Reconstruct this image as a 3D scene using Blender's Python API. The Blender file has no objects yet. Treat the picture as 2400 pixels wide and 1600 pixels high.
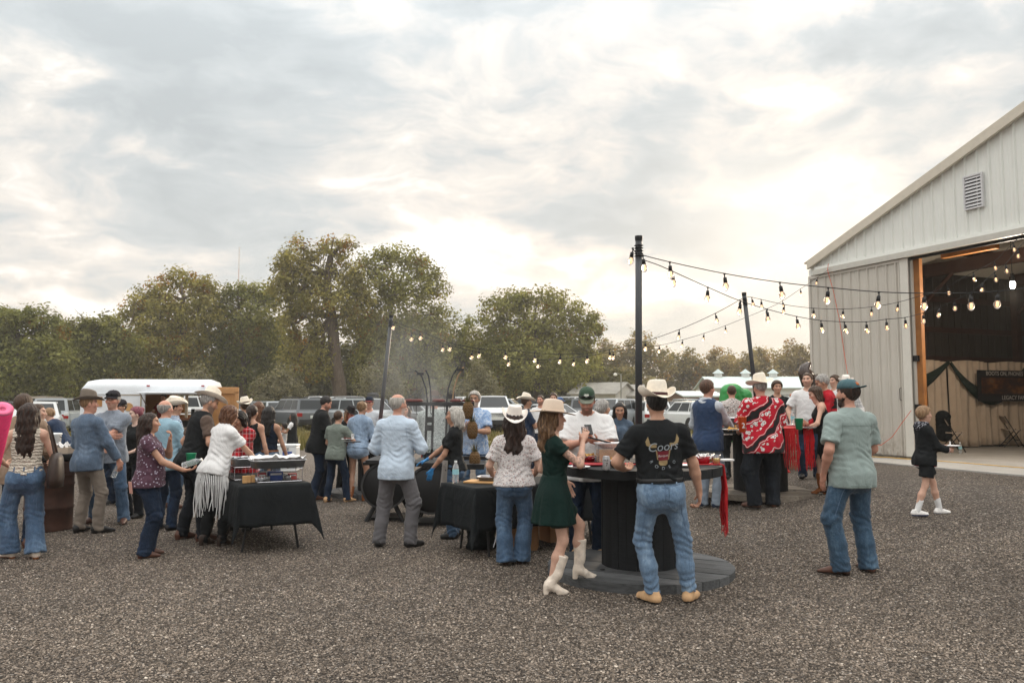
import bpy, bmesh, math, random
import numpy as np
from mathutils import Vector, Matrix
random.seed(7); RNG = np.random.default_rng(11)
SC = bpy.context.scene; COL = SC.collection
# ------------------------------------------------------------ camera, sky, sun, exposure
FPX = 1867.0; TH = math.atan(138 / FPX); HC = 1.68      # focal length (px of a 2400 px picture), pitch, eye height
cam_d = bpy.data.cameras.new('camera'); cam = bpy.data.objects.new('camera', cam_d); COL.objects.link(cam)
cam_d.sensor_width = 36; cam_d.lens = FPX / 2400 * 36; cam_d.clip_start = .1; cam_d.clip_end = 4000
cam.location = (0, 0, HC); cam.rotation_euler = (math.pi / 2 + TH, 0, 0)
SC.camera = cam
SC.view_settings.view_transform = 'Standard'; SC.view_settings.look = 'None'
SC.view_settings.exposure = 1.18; SC.view_settings.gamma = 1; SC.view_settings.use_curve_mapping = False
SC.render.engine = 'CYCLES'
SC.cycles.max_bounces = 6; SC.cycles.diffuse_bounces = 3; SC.cycles.glossy_bounces = 2
SC.cycles.transmission_bounces = 4; SC.cycles.transparent_max_bounces = 8
SC.cycles.use_denoising = True
SC.cycles.volume_bounces = 0
SUN_AZ, SUN_EL = 19.0, 11.0
sd = bpy.data.lights.new('sun', 'SUN'); sd.energy = 1.0; sd.angle = math.radians(14); sd.color = (1, .80, .58)
so = bpy.data.objects.new('sun', sd); COL.objects.link(so)
_sv = Vector((math.sin(math.radians(SUN_AZ)) * math.cos(math.radians(SUN_EL)), math.cos(math.radians(SUN_AZ)) * math.cos(math.radians(SUN_EL)), math.sin(math.radians(SUN_EL))))
so.rotation_euler = _sv.to_track_quat('Z', 'Y').to_euler()

class NT:
    """small helper to wire node trees"""
    def __init__(s, tree): s.t = tree; s.n = tree.nodes; s.l = tree.links
    def add(s, kind, **kw):
        nd = s.n.new(kind)
        for k, v in kw.items(): setattr(nd, k, v)
        return nd
    def put(s, sock, v):
        if hasattr(v, 'is_output') or isinstance(v, bpy.types.NodeSocket): s.l.new(v, sock)
        elif v is not None:
            if sock.type == 'RGBA' and not isinstance(v, (int, float)) and len(v) == 3: v = (*v, 1)
            sock.default_value = v
    def m(s, op, a, b=None, c=None, clamp=False):
        nd = s.add('ShaderNodeMath', operation=op, use_clamp=clamp); s.put(nd.inputs[0], a); s.put(nd.inputs[1], b)
        if c is not None: s.put(nd.inputs[2], c)
        return nd.outputs[0]
    def vm(s, op, a, b=None, scale=None):
        nd = s.add('ShaderNodeVectorMath', operation=op); s.put(nd.inputs[0], a); s.put(nd.inputs[1], b)
        if scale is not None: s.put(nd.inputs['Scale'], scale)
        return nd.outputs[1] if op in ('DOT_PRODUCT', 'LENGTH', 'DISTANCE') else nd.outputs[0]
    def mix(s, f, a, b, mode='MIX'):
        nd = s.add('ShaderNodeMix', data_type='RGBA', blend_type=mode)
        s.put(nd.inputs[0], f); s.put(nd.inputs[6], a); s.put(nd.inputs[7], b); return nd.outputs[2]
    def ramp(s, f, pts, interp='LINEAR'):
        nd = s.add('ShaderNodeValToRGB'); cr = nd.color_ramp; cr.interpolation = interp
        while len(cr.elements) < len(pts): cr.elements.new(0.5)
        for e, (p, c) in zip(cr.elements, pts):
            e.position = p; e.color = (*c, 1) if not isinstance(c, (int, float)) else (c, c, c, 1)
        s.put(nd.inputs[0], f); return nd.outputs[0]
    def noise(s, vec, scale, detail=3, rough=.55, dist=0.0, col=False, typ=None):
        nd = s.add('ShaderNodeTexNoise'); s.put(nd.inputs['Vector'], vec)
        if typ: nd.noise_type = typ
        nd.inputs['Scale'].default_value = scale; nd.inputs['Detail'].default_value = detail
        nd.inputs['Roughness'].default_value = rough; nd.inputs['Distortion'].default_value = dist
        return nd.outputs['Color' if col else 'Fac']
    def vor(s, vec, scale, feat='F1', out='Distance', rnd=1.0):
        nd = s.add('ShaderNodeTexVoronoi', feature=feat); s.put(nd.inputs['Vector'], vec)
        nd.inputs['Scale'].default_value = scale; nd.inputs['Randomness'].default_value = rnd
        return nd.outputs[out]
    def sep(s, v):
        nd = s.add('ShaderNodeSeparateXYZ'); s.put(nd.inputs[0], v); return nd.outputs
    def comb(s, x, y, z):
        nd = s.add('ShaderNodeCombineXYZ')
        for i, v in enumerate((x, y, z)): s.put(nd.inputs[i], v)
        return nd.outputs[0]
    def scalev(s, v, sc):
        nd = s.add('ShaderNodeMapping'); s.put(nd.inputs['Vector'], v); nd.inputs['Scale'].default_value = sc; return nd.outputs[0]
    def obj(s):  return s.add('ShaderNodeTexCoord').outputs['Object']
    def bump(s, h, st=.3, d=.01):
        nd = s.add('ShaderNodeBump'); nd.inputs['Strength'].default_value = st; nd.inputs['Distance'].default_value = d
        s.put(nd.inputs['Height'], h); return nd.outputs[0]

world = bpy.data.worlds.new('World'); SC.world = world; world.use_nodes = True
def build_world():
    w = NT(world.node_tree); w.n.clear()
    out = w.add('ShaderNodeOutputWorld'); bg = w.add('ShaderNodeBackground'); bg.inputs['Strength'].default_value = 0.106
    w.l.new(bg.outputs[0], out.inputs[0])
    sky = w.add('ShaderNodeTexSky'); sky.sky_type = 'NISHITA'; sky.sun_disc = False
    sky.sun_elevation = math.radians(SUN_EL); sky.sun_rotation = math.radians(SUN_AZ)
    d = w.add('ShaderNodeTexCoord').outputs['Generated']
    dx, dy, dz = w.sep(d)
    zz = w.m('ADD', w.m('MAXIMUM', dz, 0.0), 0.27)
    pl = w.comb(w.m('DIVIDE', dx, zz), w.m('DIVIDE', dy, zz), 0)          # cloud layer seen from below
    pl = w.vm('ADD', pl, (3.1, 1.7, .4))
    warp = w.vm('SCALE', w.vm('SUBTRACT', w.noise(pl, 2.2, 3, .5, col=True), (.5, .5, .5)), None, scale=.45)
    pw = w.vm('ADD', pl, warp)
    n1 = w.noise(pw, 1.9, 8, .57); n2 = w.noise(w.scalev(pw, (1, 1.35, 1)), 5.2, 7, .62); n3 = w.noise(pl, .5, 2, .5)
    az = w.m('ARCTAN2', dx, dy); el = w.m('ARCSINE', dz)
    # wobble the angular map so that banks and breaks have cloud-like outlines
    wb = w.vm('SUBTRACT', w.noise(d, 5.0, 7, .62, col=True), (.5, .5, .5)); wx, wy, wz = w.sep(wb)
    az = w.m('ADD', az, w.m('MULTIPLY', wx, .34)); el = w.m('ADD', el, w.m('MULTIPLY', wy, .17))
    acc = w.m('ADD', w.m('MULTIPLY', w.m('SUBTRACT', n1, .5), 1.75), w.m('MULTIPLY', w.m('SUBTRACT', n2, .5), 1.15))
    acc = w.m('ADD', acc, w.m('MULTIPLY', w.m('SUBTRACT', n3, .5), .3))
    acc = w.m('ADD', acc, .425)
    acc = w.m('ADD', acc, w.m('MULTIPLY', w.m('DIVIDE', w.m('SUBTRACT', dz, .42), .35, clamp=True), .15))   # overhead cloud made brighter to add light on the yard
    acc0 = acc
    def blob(px, py, rx, ry, amp):
        nonlocal acc
        a0 = math.atan((px - 1200) / FPX); e0 = math.atan((800 - py) / FPX) + TH
        a = w.m('DIVIDE', w.m('SUBTRACT', az, a0), rx / FPX); e = w.m('DIVIDE', w.m('SUBTRACT', el, e0), ry / FPX)
        r2 = w.m('ADD', w.m('MULTIPLY', a, a), w.m('MULTIPLY', e, e))
        acc = w.m('ADD', acc, w.m('MULTIPLY', w.m('POWER', 2.0, w.m('MULTIPLY', r2, -1.4)), amp * 1.0))
    for b in SKY_BLOBS: blob(*b)
    col = w.ramp(acc, [(0.0, (.222, .243, .255)), (.28, (.268, .288, .298)), (.44, (.335, .336, .330)), (.56, (.395, .383, .362)), (.68, (.470, .463, .446)), (.80, (.545, .540, .525)), (1.0, (.65, .635, .61))])
    # the clouds take a warm tint low over the horizon and towards the sun
    sdir = w.vm('DOT_PRODUCT', d, tuple(_sv))
    warm = w.m('MULTIPLY', w.m('POWER', w.m('MAXIMUM', sdir, 0.0), 12.0), .32)
    low = w.m('MULTIPLY', w.m('SUBTRACT', 1.0, w.m('DIVIDE', w.m('MAXIMUM', dz, 0.0), .36), clamp=True), .62)
    mid = w.ramp(acc, [(.2, 0.15), (.5, 1.0), (.75, 1.0), (1.0, .25)])
    wf = w.m('MULTIPLY', w.m('ADD', warm, low, clamp=True), w.m('MULTIPLY', mid, w.noise(pw, 1.7, 3, .5), clamp=True))
    col = w.mix(w.m('MULTIPLY', wf, 1.25, clamp=True), col, w.mix(.55, col, (.60, .445, .340)))
    glow = w.m('MULTIPLY', w.m('POWER', w.m('MAXIMUM', sdir, 0.0), 160.0), .30)
    col = w.mix(glow, col, (.70, .63, .55))
    col = w.vm('SCALE', col, None, scale=w.m('MULTIPLY_ADD', w.ramp(dz, [(.28, 0.0), (.95, 1.0)], 'EASE'), 17.0, 10.0))      # extra brightness added overhead, mostly above the view, to light people and ground
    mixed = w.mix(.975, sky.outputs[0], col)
    low_g = w.m('LESS_THAN', dz, -.02)
    mixed = w.mix(low_g, mixed, (.75, .66, .55))
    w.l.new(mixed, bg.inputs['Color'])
SKY_BLOBS = [  # px, py, rx, ry (of the 2400 px picture), brightness offset
    (2000, 60, 380, 100, .34), (1440, 130, 170, 90, -.10), (1740, 120, 200, 90, .20), (1860, 285, 105, 60, .46), (2030, 470, 150, 55, .34), (2000, 370, 260, 60, -.14), (1700, 420, 200, 90, -.22),
    (1180, 640, 200, 60, .30), (1650, 640, 300, 60, .34), (1500, 520, 300, 60, -.18), (90, 725, 260, 34, .42), (310, 385, 130, 30, .34), (150, 340, 120, 20, .2),
    (820, 40, 330, 60, .20), (40, 220, 90, 60, .18), (560, 240, 120, 30, .15), (1160, 560, 120, 40, .22),
    (300, 200, 360, 150, -.24), (480, 320, 260, 90, -.16), (600, 120, 160, 70, -.14), (1130, 40, 160, 55, -.26), (1600, 265, 200, 50, -.28), (1300, 370, 300, 110, -.16),
    (1650, 500, 330, 60, -.12), (2180, 165, 240, 45, -.26), (1950, 190, 100, 40, -.2), (1000, 330, 150, 60, -.12), (1560, 740, 240, 50, -.26), (1800, 800, 220, 20, -.12),
    (750, 560, 300, 60, -.1), (330, 610, 300, 50, -.08)]
build_world()
# ------------------------------------------------------------ picture <-> place (used while laying the scene out)
def ray(px, py):
    u = (px - 1200) / FPX; v = (800 - py) / FPX
    return np.array([u, math.cos(TH) - v * math.sin(TH), math.sin(TH) + v * math.cos(TH)])
def at(px, py, Y):
    r = ray(px, py); return np.array([0, 0, HC]) + r * (Y / r[1])
def atz(px, py, z):
    r = ray(px, py); return np.array([0, 0, HC]) + r * ((z - HC) / r[2])
def sm(t):
    t = np.clip(t, 0, 1); return t * t * (3 - 2 * t)
def gz(x, y):
    """height of the yard: level, rising to a low pad in front of the barn"""
    return .455 * sm((np.asarray(x, float) - .8) / 6) * sm((np.asarray(y, float) - 5) / 7) * (1 - sm((np.asarray(y, float) - 27) / 10))
def gnd(px, py):
    z = 0.0
    for _ in range(25): p = atz(px, py, z); z = float(gz(p[0], p[1]))
    p[2] = z; return p
def xat(px, Y):
    """x of picture column px at depth Y, near eye level"""
    return at(px, 938, Y)[0]
# ------------------------------------------------------------ mesh helpers
def srgb(r, g=None, b=None):
    if g is None: r, g, b = r
    f = lambda c: (c / 255 / 12.92) if c / 255 <= .04045 else ((c / 255 + .055) / 1.055) ** 2.4
    return (f(r), f(g), f(b))
def link(o, parent=None):
    COL.objects.link(o)
    if parent is not None: o.parent = parent
    return o
def raw_mesh(name, V, Fq, smooth=False, mats=None):
    """V (n,3) array, Fq (m,k) array of equal-sized faces"""
    V = np.ascontiguousarray(V, np.float32); Fq = np.ascontiguousarray(Fq, np.int32)
    me = bpy.data.meshes.new(name); m, k = Fq.shape
    me.vertices.add(len(V)); me.vertices.foreach_set('co', V.ravel())
    me.loops.add(m * k); me.loops.foreach_set('vertex_index', Fq.ravel())
    me.polygons.add(m); me.polygons.foreach_set('loop_start', np.arange(0, m * k, k, dtype=np.int32))
    me.polygons.foreach_set('use_smooth', np.full(m, smooth, bool))
    if mats is not None:
        for mt in (mats if isinstance(mats, (list, tuple)) else [mats]): me.materials.append(mt)
    me.update(calc_edges=True); return me
class MB:
    """collects simple shapes, then links them as ONE mesh object"""
    def __init__(s): s.v = []; s.f = []
    def poly(s, pts, faces):
        b = len(s.v); s.v += [tuple(map(float, p)) for p in pts]; s.f += [tuple(i + b for i in f) for f in faces]; return s
    def box(s, c, d, rz=0.0, M=None, bev=0.0):
        x, y, z = d[0] / 2, d[1] / 2, d[2] / 2
        P = [(-x, -y, -z), (x, -y, -z), (x, y, -z), (-x, y, -z), (-x, -y, z), (x, -y, z), (x, y, z), (-x, y, z)]
        ca, sa = math.cos(rz), math.sin(rz)
        if M is not None: P = [tuple(M @ Vector(p)) for p in P]
        P = [(p[0] * ca - p[1] * sa + c[0], p[0] * sa + p[1] * ca + c[1], p[2] + c[2]) for p in P]
        return s.poly(P, [(0, 3, 2, 1), (4, 5, 6, 7), (0, 1, 5, 4), (1, 2, 6, 5), (2, 3, 7, 6), (3, 0, 4, 7)])
    def tube(s, pts, r, seg=8, cap=True, flat=1.0):
        pts = [Vector(p) for p in pts]; n = len(pts); rs = r if isinstance(r, (list, tuple)) else [r] * n
        b = len(s.v); up = None
        for i, p in enumerate(pts):
            t = (pts[min(i + 1, n - 1)] - pts[max(i - 1, 0)]).normalized()
            if up is None: up = Vector((0, 0, 1)) if abs(t.z) < .9 else Vector((0, 1, 0))
            a = t.cross(up).normalized(); c = a.cross(t).normalized(); up = c
            for k in range(seg):
                q = 2 * math.pi * k / seg
                s.v.append(tuple(p + a * (math.cos(q) * rs[i]) + c * (math.sin(q) * rs[i] * flat)))
        for i in range(n - 1):
            for k in range(seg):
                k2 = (k + 1) % seg
                s.f.append((b + i * seg + k, b + i * seg + k2, b + (i + 1) * seg + k2, b + (i + 1) * seg + k))
        if cap: s.f.append(tuple(b + k for k in range(seg))[::-1]); s.f.append(tuple(b + (n - 1) * seg + k for k in range(seg)))
        return s
    def lathe(s, prof, seg=16, c=(0, 0, 0), sx=1.0, sy=1.0, M=None, cap=True):
        b = len(s.v)
        for r, z in prof:
            for k in range(seg):
                q = 2 * math.pi * k / seg; p = Vector((r * math.cos(q) * sx, r * math.sin(q) * sy, z))
                if M is not None: p = M @ p
                s.v.append((p[0] + c[0], p[1] + c[1], p[2] + c[2]))
        for i in range(len(prof) - 1):
            for k in range(seg):
                k2 = (k + 1) % seg; s.f.append((b + i * seg + k, b + i * seg + k2, b + (i + 1) * seg + k2, b + (i + 1) * seg + k))
        if cap:
            if prof[0][0] > 1e-5: s.f.append(tuple(b + k for k in range(seg))[::-1])
            if prof[-1][0] > 1e-5: s.f.append(tuple(b + (len(prof) - 1) * seg + k for k in range(seg)))
        return s
    def prism(s, outline, y0, y1, axis='y'):
        """extrude a closed (a,b) outline along an axis: 'y' -> (a, y, b), 'z' -> (a, b, z), 'x' -> (x, a, b)"""
        f = {'y': lambda a, b, t: (a, t, b), 'z': lambda a, b, t: (a, b, t), 'x': lambda a, b, t: (t, a, b)}[axis]
        n = len(outline); P = [f(a, b, y0) for a, b in outline] + [f(a, b, y1) for a, b in outline]
        return s.poly(P, [tuple(range(n))[::-1], tuple(range(n, 2 * n))] + [(i, (i + 1) % n, n + (i + 1) % n, n + i) for i in range(n)])
    def mesh(s, name, mat, smooth=False, fix=True):
        me = bpy.data.meshes.new(name); me.from_pydata(s.v, [], s.f)
        if fix:
            bm = bmesh.new(); bm.from_mesh(me); bmesh.ops.recalc_face_normals(bm, faces=bm.faces[:]); bm.to_mesh(me); bm.free()
        if mat is not None: me.materials.append(mat)
        if smooth: me.polygons.foreach_set('use_smooth', [True] * len(me.polygons))
        me.update(); return me
    def obj(s, name, mat, parent=None, smooth=False, bev=0.0, solid=0.0, loc=None, sub=0):
        o = bpy.data.objects.new(name, s.mesh(name, mat, smooth)); link(o, parent)
        if loc is not None: o.location = loc
        if solid: md = o.modifiers.new('solid', 'SOLIDIFY'); md.thickness = solid; md.offset = 0
        if bev: md = o.modifiers.new('bevel', 'BEVEL'); md.width = bev; md.segments = 2; md.limit_method = 'ANGLE'
        if sub: md = o.modifiers.new('sub', 'SUBSURF'); md.levels = sub; md.render_levels = sub
        return o
def new(name, me, parent=None, loc=None):
    o = bpy.data.objects.new(name, me); link(o, parent)
    if loc is not None: o.location = loc
    return o
def tag(o, label=None, cat=None, group=None, kind=None):
    if label: o['label'] = label
    if cat: o['category'] = cat
    if group: o['group'] = group
    if kind: o['kind'] = kind
    return o
def thing(name, label, cat, loc=(0, 0, 0), rz=0.0, group=None):
    o = bpy.data.objects.new(name, None); link(o); o.location = tuple(map(float, loc)); o.rotation_euler = (0, 0, rz)
    o.empty_display_size = .1
    return tag(o, label, cat, group)
def dup(root, loc, rz=None, label=None, scale=None):
    def cp(o, par):
        c = o.copy(); COL.objects.link(c); c.parent = par
        for ch in o.children: cp(ch, c)
        return c
    r = cp(root, None); r.location = tuple(map(float, loc))
    if rz is not None: r.rotation_euler = (0, 0, rz)
    if scale is not None: r.scale = (scale,) * 3
    if label: r['label'] = label
    return r
# ------------------------------------------------------------ materials
_MC = {}
def mat(name, color, rough=.7, metal=0.0, spec=.35, var=.12, vscale=9.0, bump=0.0, bscale=60.0, emit=None, trans=0.0, alpha=1.0, coat=0.0, ior=None):
    key = (name,)
    if key in _MC: return _MC[key]
    m = bpy.data.materials.new(name); m.use_nodes = True; w = NT(m.node_tree); p = w.n['Principled BSDF']
    if var > 0:
        o = w.obj(); f = w.noise(o, vscale, 4, .6)
        lo = tuple(c * (1 - var) for c in color); hi = tuple(min(1, c * (1 + var)) for c in color)
        w.l.new(w.mix(w.ramp(f, [(.3, 0.0), (.7, 1.0)]), lo, hi), p.inputs['Base Color'])
        if bump: w.l.new(w.bump(w.noise(o, bscale, 3, .6), bump, .004), p.inputs['Normal'])
    else: p.inputs['Base Color'].default_value = (*color, 1)
    p.inputs['Roughness'].default_value = rough; p.inputs['Metallic'].default_value = metal
    p.inputs['Specular IOR Level'].default_value = spec
    if trans: p.inputs['Transmission Weight'].default_value = trans
    if ior: p.inputs['IOR'].default_value = ior
    if coat: p.inputs['Coat Weight'].default_value = coat; p.inputs['Coat Roughness'].default_value = .08
    if emit: p.inputs['Emission Color'].default_value = (*emit[0], 1); p.inputs['Emission Strength'].default_value = emit[1]
    if alpha < 1: p.inputs['Alpha'].default_value = alpha
    _MC[key] = m; return m
def nodemat(name):
    m = bpy.data.materials.new(name); m.use_nodes = True; w = NT(m.node_tree); return m, w, w.n['Principled BSDF']
# ============================================================ ground
def ground_mat():
    m, w, p = nodemat('yard_ground'); o = w.obj(); x, y, z = w.sep(o)
    cells = w.vor(o, 52, out='Color'); cx, cy, cz = w.sep(cells); dist = w.vor(o, 52)
    col = w.ramp(cx, [(0, (.030, .025, .021)), (.35, (.085, .071, .060)), (.62, (.155, .130, .110)), (.86, (.25, .212, .18)), (.96, (.40, .35, .305)), (1, (.55, .50, .45))])
    big = w.noise(o, .9, 5, .6); mid = w.noise(o, 5, 4, .6)
    col = w.mix(w.m('MULTIPLY', w.ramp(dist, [(.25, 0.0), (.8, 1.0)]), .75), col, (.018, .015, .013))
    col = w.mix(1.0, col, w.ramp(w.m('ADD', w.m('MULTIPLY', big, .6), w.m('MULTIPLY', mid, .4)), [(.3, (.62, .60, .58)), (.7, (1.0, 1.0, 1.0))]), 'MULTIPLY')
    far = w.ramp(w.noise(o, 9, 4, .65), [(.3, (.115, .096, .080)), (.7, (.215, .181, .153))])
    col = w.mix(w.m('MULTIPLY', w.m('DIVIDE', w.m('SUBTRACT', y, 9.0), 12.0, clamp=True), .7), col, far)
    # dry grass field beyond the yard
    g = w.noise(o, .22, 5, .6); g2 = w.noise(w.scalev(o, (6, 2.2, 1)), 2.0, 4, .7)
    gcol = w.mix(g2, w.ramp(g, [(.3, (.10, .095, .035)), (.5, (.17, .145, .062)), (.7, (.085, .10, .036))]), (.22, .185, .09))
    edge = w.m('ADD', w.m('DIVIDE', w.m('SUBTRACT', y, 27.5), 3.0), w.m('MULTIPLY', w.m('SUBTRACT', w.noise(o, .6, 5, .6), .5), 2.4))
    k = w.ramp(edge, [(.35, 0.0), (.65, 1.0)])
    w.l.new(w.mix(k, col, gcol), p.inputs['Base Color'])
    p.inputs['Roughness'].default_value = .92; p.inputs['Specular IOR Level'].default_value = .2
    h = w.m('ADD', w.m('MULTIPLY', dist, -.7), w.m('MULTIPLY', mid, .3))
    w.l.new(w.bump(h, .9, .02), p.inputs['Normal']); return m
def build_ground():
    xs = np.concatenate([-np.geomspace(520, 14, 26), np.linspace(-13.5, 16, 60), np.geomspace(16.6, 520, 26)])
    ys = np.concatenate([np.linspace(-40, 2, 8), np.linspace(2.5, 40, 76), np.geomspace(41, 700, 30)])
    X, Y = np.meshgrid(xs, ys, indexing='ij'); Z = gz(X, Y)
    V = np.stack([X, Y, Z], -1).reshape(-1, 3); nx, ny = X.shape
    i, j = np.meshgrid(np.arange(nx - 1), np.arange(ny - 1), indexing='ij'); a = (i * ny + j).ravel()
    o = new('ground', raw_mesh('ground', V, np.stack([a, a + ny, a + ny + 1, a + 1], 1), True, ground_mat())); tag(o, kind='structure')
build_ground()
def stone_mat():
    m, w, p = nodemat('gravel_stone'); r = w.add('ShaderNodeObjectInfo').outputs['Random']
    c = w.ramp(r, [(0, (.050, .040, .032)), (.3, (.105, .086, .070)), (.55, (.165, .136, .112)), (.78, (.235, .195, .162)), (.94, (.31, .262, .222)), (.985, (.42, .37, .32)), (1, (.58, .52, .46))])
    g_ = w.add('ShaderNodeNewGeometry').outputs['Position']; c = w.mix(1.0, c, w.ramp(w.m('ADD', w.m('MULTIPLY', w.noise(g_, .55, 5, .6), .65), w.m('MULTIPLY', w.noise(g_, 3.2, 4, .6), .35)), [(.34, (.68, .65, .62)), (.5, (1.05, 1.02, .98)), (.66, (1.34, 1.29, 1.22))]), 'MULTIPLY')
    w.l.new(c, p.inputs['Base Color']); p.inputs['Roughness'].default_value = .85; p.inputs['Specular IOR Level'].default_value = .25; return m
def build_gravel():
    """loose stones lying over the near yard, as geometry-node instances of a small rough stone"""
    sm_ = stone_mat()
    g = bpy.data.node_groups.new('gravel_scatter', 'GeometryNodeTree')
    g.interface.new_socket('Geometry', in_out='INPUT', socket_type='NodeSocketGeometry'); g.interface.new_socket('Geometry', in_out='OUTPUT', socket_type='NodeSocketGeometry')
    N = g.nodes; L = g.links; gi = N.new('NodeGroupInput'); go = N.new('NodeGroupOutput')
    dp = N.new('GeometryNodeDistributePointsOnFaces'); at_ = N.new('GeometryNodeInputNamedAttribute'); at_.data_type = 'FLOAT'; at_.inputs['Name'].default_value = 'dens'
    L.new(gi.outputs[0], dp.inputs['Mesh']); L.new(at_.outputs['Attribute'], dp.inputs['Density'])
    ico = N.new('GeometryNodeMeshIcoSphere'); ico.inputs['Radius'].default_value = 1; ico.inputs['Subdivisions'].default_value = 1
    sp = N.new('GeometryNodeSetPosition'); rn = N.new('FunctionNodeRandomValue'); rn.data_type = 'FLOAT_VECTOR'
    rn.inputs[0].default_value = (-.28, -.28, -.28); rn.inputs[1].default_value = (.28, .28, .28)
    L.new(ico.outputs[0], sp.inputs['Geometry']); L.new(rn.outputs[0], sp.inputs['Offset'])
    st = N.new('GeometryNodeSetMaterial'); st.inputs['Material'].default_value = sm_; L.new(sp.outputs[0], st.inputs[0])
    ip = N.new('GeometryNodeInstanceOnPoints'); L.new(dp.outputs['Points'], ip.inputs['Points']); L.new(st.outputs[0], ip.inputs['Instance'])
    rr = N.new('FunctionNodeRandomValue'); rr.data_type = 'FLOAT_VECTOR'; rr.inputs[0].default_value = (-.4, -.4, 0); rr.inputs[1].default_value = (.4, .4, 6.28); rr.inputs['Seed'].default_value = 3
    L.new(rr.outputs[0], ip.inputs['Rotation'])
    r1 = N.new('FunctionNodeRandomValue'); r1.data_type = 'FLOAT'; r1.inputs[2].default_value = 0.0; r1.inputs[3].default_value = 1.0; r1.inputs['Seed'].default_value = 5
    pw = N.new('ShaderNodeMath'); pw.operation = 'POWER'; L.new(r1.outputs[1], pw.inputs[0]); pw.inputs[1].default_value = 3.0
    mr = N.new('ShaderNodeMapRange'); L.new(pw.outputs[0], mr.inputs[0]); mr.inputs[3].default_value = .0046; mr.inputs[4].default_value = .0120
    r2 = N.new('FunctionNodeRandomValue'); r2.data_type = 'FLOAT_VECTOR'; r2.inputs[0].default_value = (.8, .65, .45); r2.inputs[1].default_value = (1.3, 1.0, .75); r2.inputs['Seed'].default_value = 9
    vs = N.new('ShaderNodeVectorMath'); vs.operation = 'SCALE'; L.new(r2.outputs[0], vs.inputs[0]); L.new(mr.outputs[0], vs.inputs['Scale']); L.new(vs.outputs[0], ip.inputs['Scale'])
    L.new(ip.outputs[0], go.inputs[0])
    xs = np.linspace(-1, 1, 22); ys = np.concatenate([np.linspace(4.2, 9, 14), np.linspace(9.5, 21, 16)])
    U, Y = np.meshgrid(xs, ys, indexing='ij'); X = U * (Y * .72 + 1.7); keep = gz(X, Y) + .001
    V = np.stack([X, Y, keep], -1).reshape(-1, 3); nx, ny = X.shape
    i, j = np.meshgrid(np.arange(nx - 1), np.arange(ny - 1), indexing='ij'); a = (i * ny + j).ravel()
    me = raw_mesh('gravel', V, np.stack([a, a + ny, a + ny + 1, a + 1], 1), True, sm_)
    dn = np.where(V[:, 1] < 6.2, 4600, np.where(V[:, 1] < 9, 3200, np.where(V[:, 1] < 12, 1800, np.where(V[:, 1] < 16, 900, 400)))).astype(np.float32)
    # keep the stones off the concrete apron
    dn[(V[:, 0] - 8.3) * .9227 + (V[:, 1] - 16.41) * .3855 > -1.45] = 0
    A = me.attributes.new('dens', 'FLOAT', 'POINT'); A.data.foreach_set('value', dn)
    o = new('gravel', me); md = o.modifiers.new('scatter', 'NODES'); md.node_group = g
    tag(o, 'loose brown and grey gravel covering the yard', kind='stuff')
build_gravel()
def leafmat(name, trans=.48):
    m = bpy.data.materials.new(name); m.use_nodes = True; w = NT(m.node_tree); w.n.clear()
    out = w.add('ShaderNodeOutputMaterial'); a = w.add('ShaderNodeAttribute'); a.attribute_name = 'col'
    df = w.add('ShaderNodeBsdfDiffuse'); tr = w.add('ShaderNodeBsdfTranslucent'); mx = w.add('ShaderNodeMixShader')
    w.l.new(a.outputs['Color'], df.inputs[0]); w.l.new(w.mix(1.0, a.outputs['Color'], (1.25, 1.15, .6), 'MULTIPLY'), tr.inputs[0])
    mx.inputs[0].default_value = trans; w.l.new(df.outputs[0], mx.inputs[1]); w.l.new(tr.outputs[0], mx.inputs[2]); w.l.new(mx.outputs[0], out.inputs[0]); return m
LEAF = leafmat('foliage'); GRASSM = leafmat('dry_grass', .25)
def build_grass():
    n = 26000; Y = RNG.uniform(27, 62, n) ; X = RNG.uniform(-.75, .62, n) * Y
    ok = ~((X > 5) & (Y < 40)); X, Y = X[ok], Y[ok]; n = len(X)
    h = RNG.uniform(.08, .32, n) * (1 + .8 * np.sin(X * .7) * np.sin(Y * .5)).clip(.4, 1.8); a = RNG.uniform(0, 6.28, n); wd = RNG.uniform(.03, .10, n)
    Z = gz(X, Y); B = np.stack([X, Y, Z], 1); sx = np.stack([np.cos(a) * wd, np.sin(a) * wd, 0 * a], 1); tip = np.stack([RNG.normal(0, .07, n), RNG.normal(0, .07, n), h], 1)
    V = np.stack([B - sx, B + sx, B + tip], 1).reshape(-1, 3); me = raw_mesh('grass', V, np.arange(3 * n).reshape(-1, 3), False, GRASSM)
    t = RNG.uniform(0, 1, (n, 1)); c = np.array([[.10, .10, .035]]) * (1 - t) + np.array([[.24, .20, .10]]) * t
    A = me.attributes.new('col', 'FLOAT_COLOR', 'POINT'); A.data.foreach_set('color', np.repeat(np.c_[c, np.ones(n)], 3, 0).astype(np.float32).ravel())
    tag(new('grass', me), 'dry yellow green grass growing on the parking field', kind='stuff')
build_grass()
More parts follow.
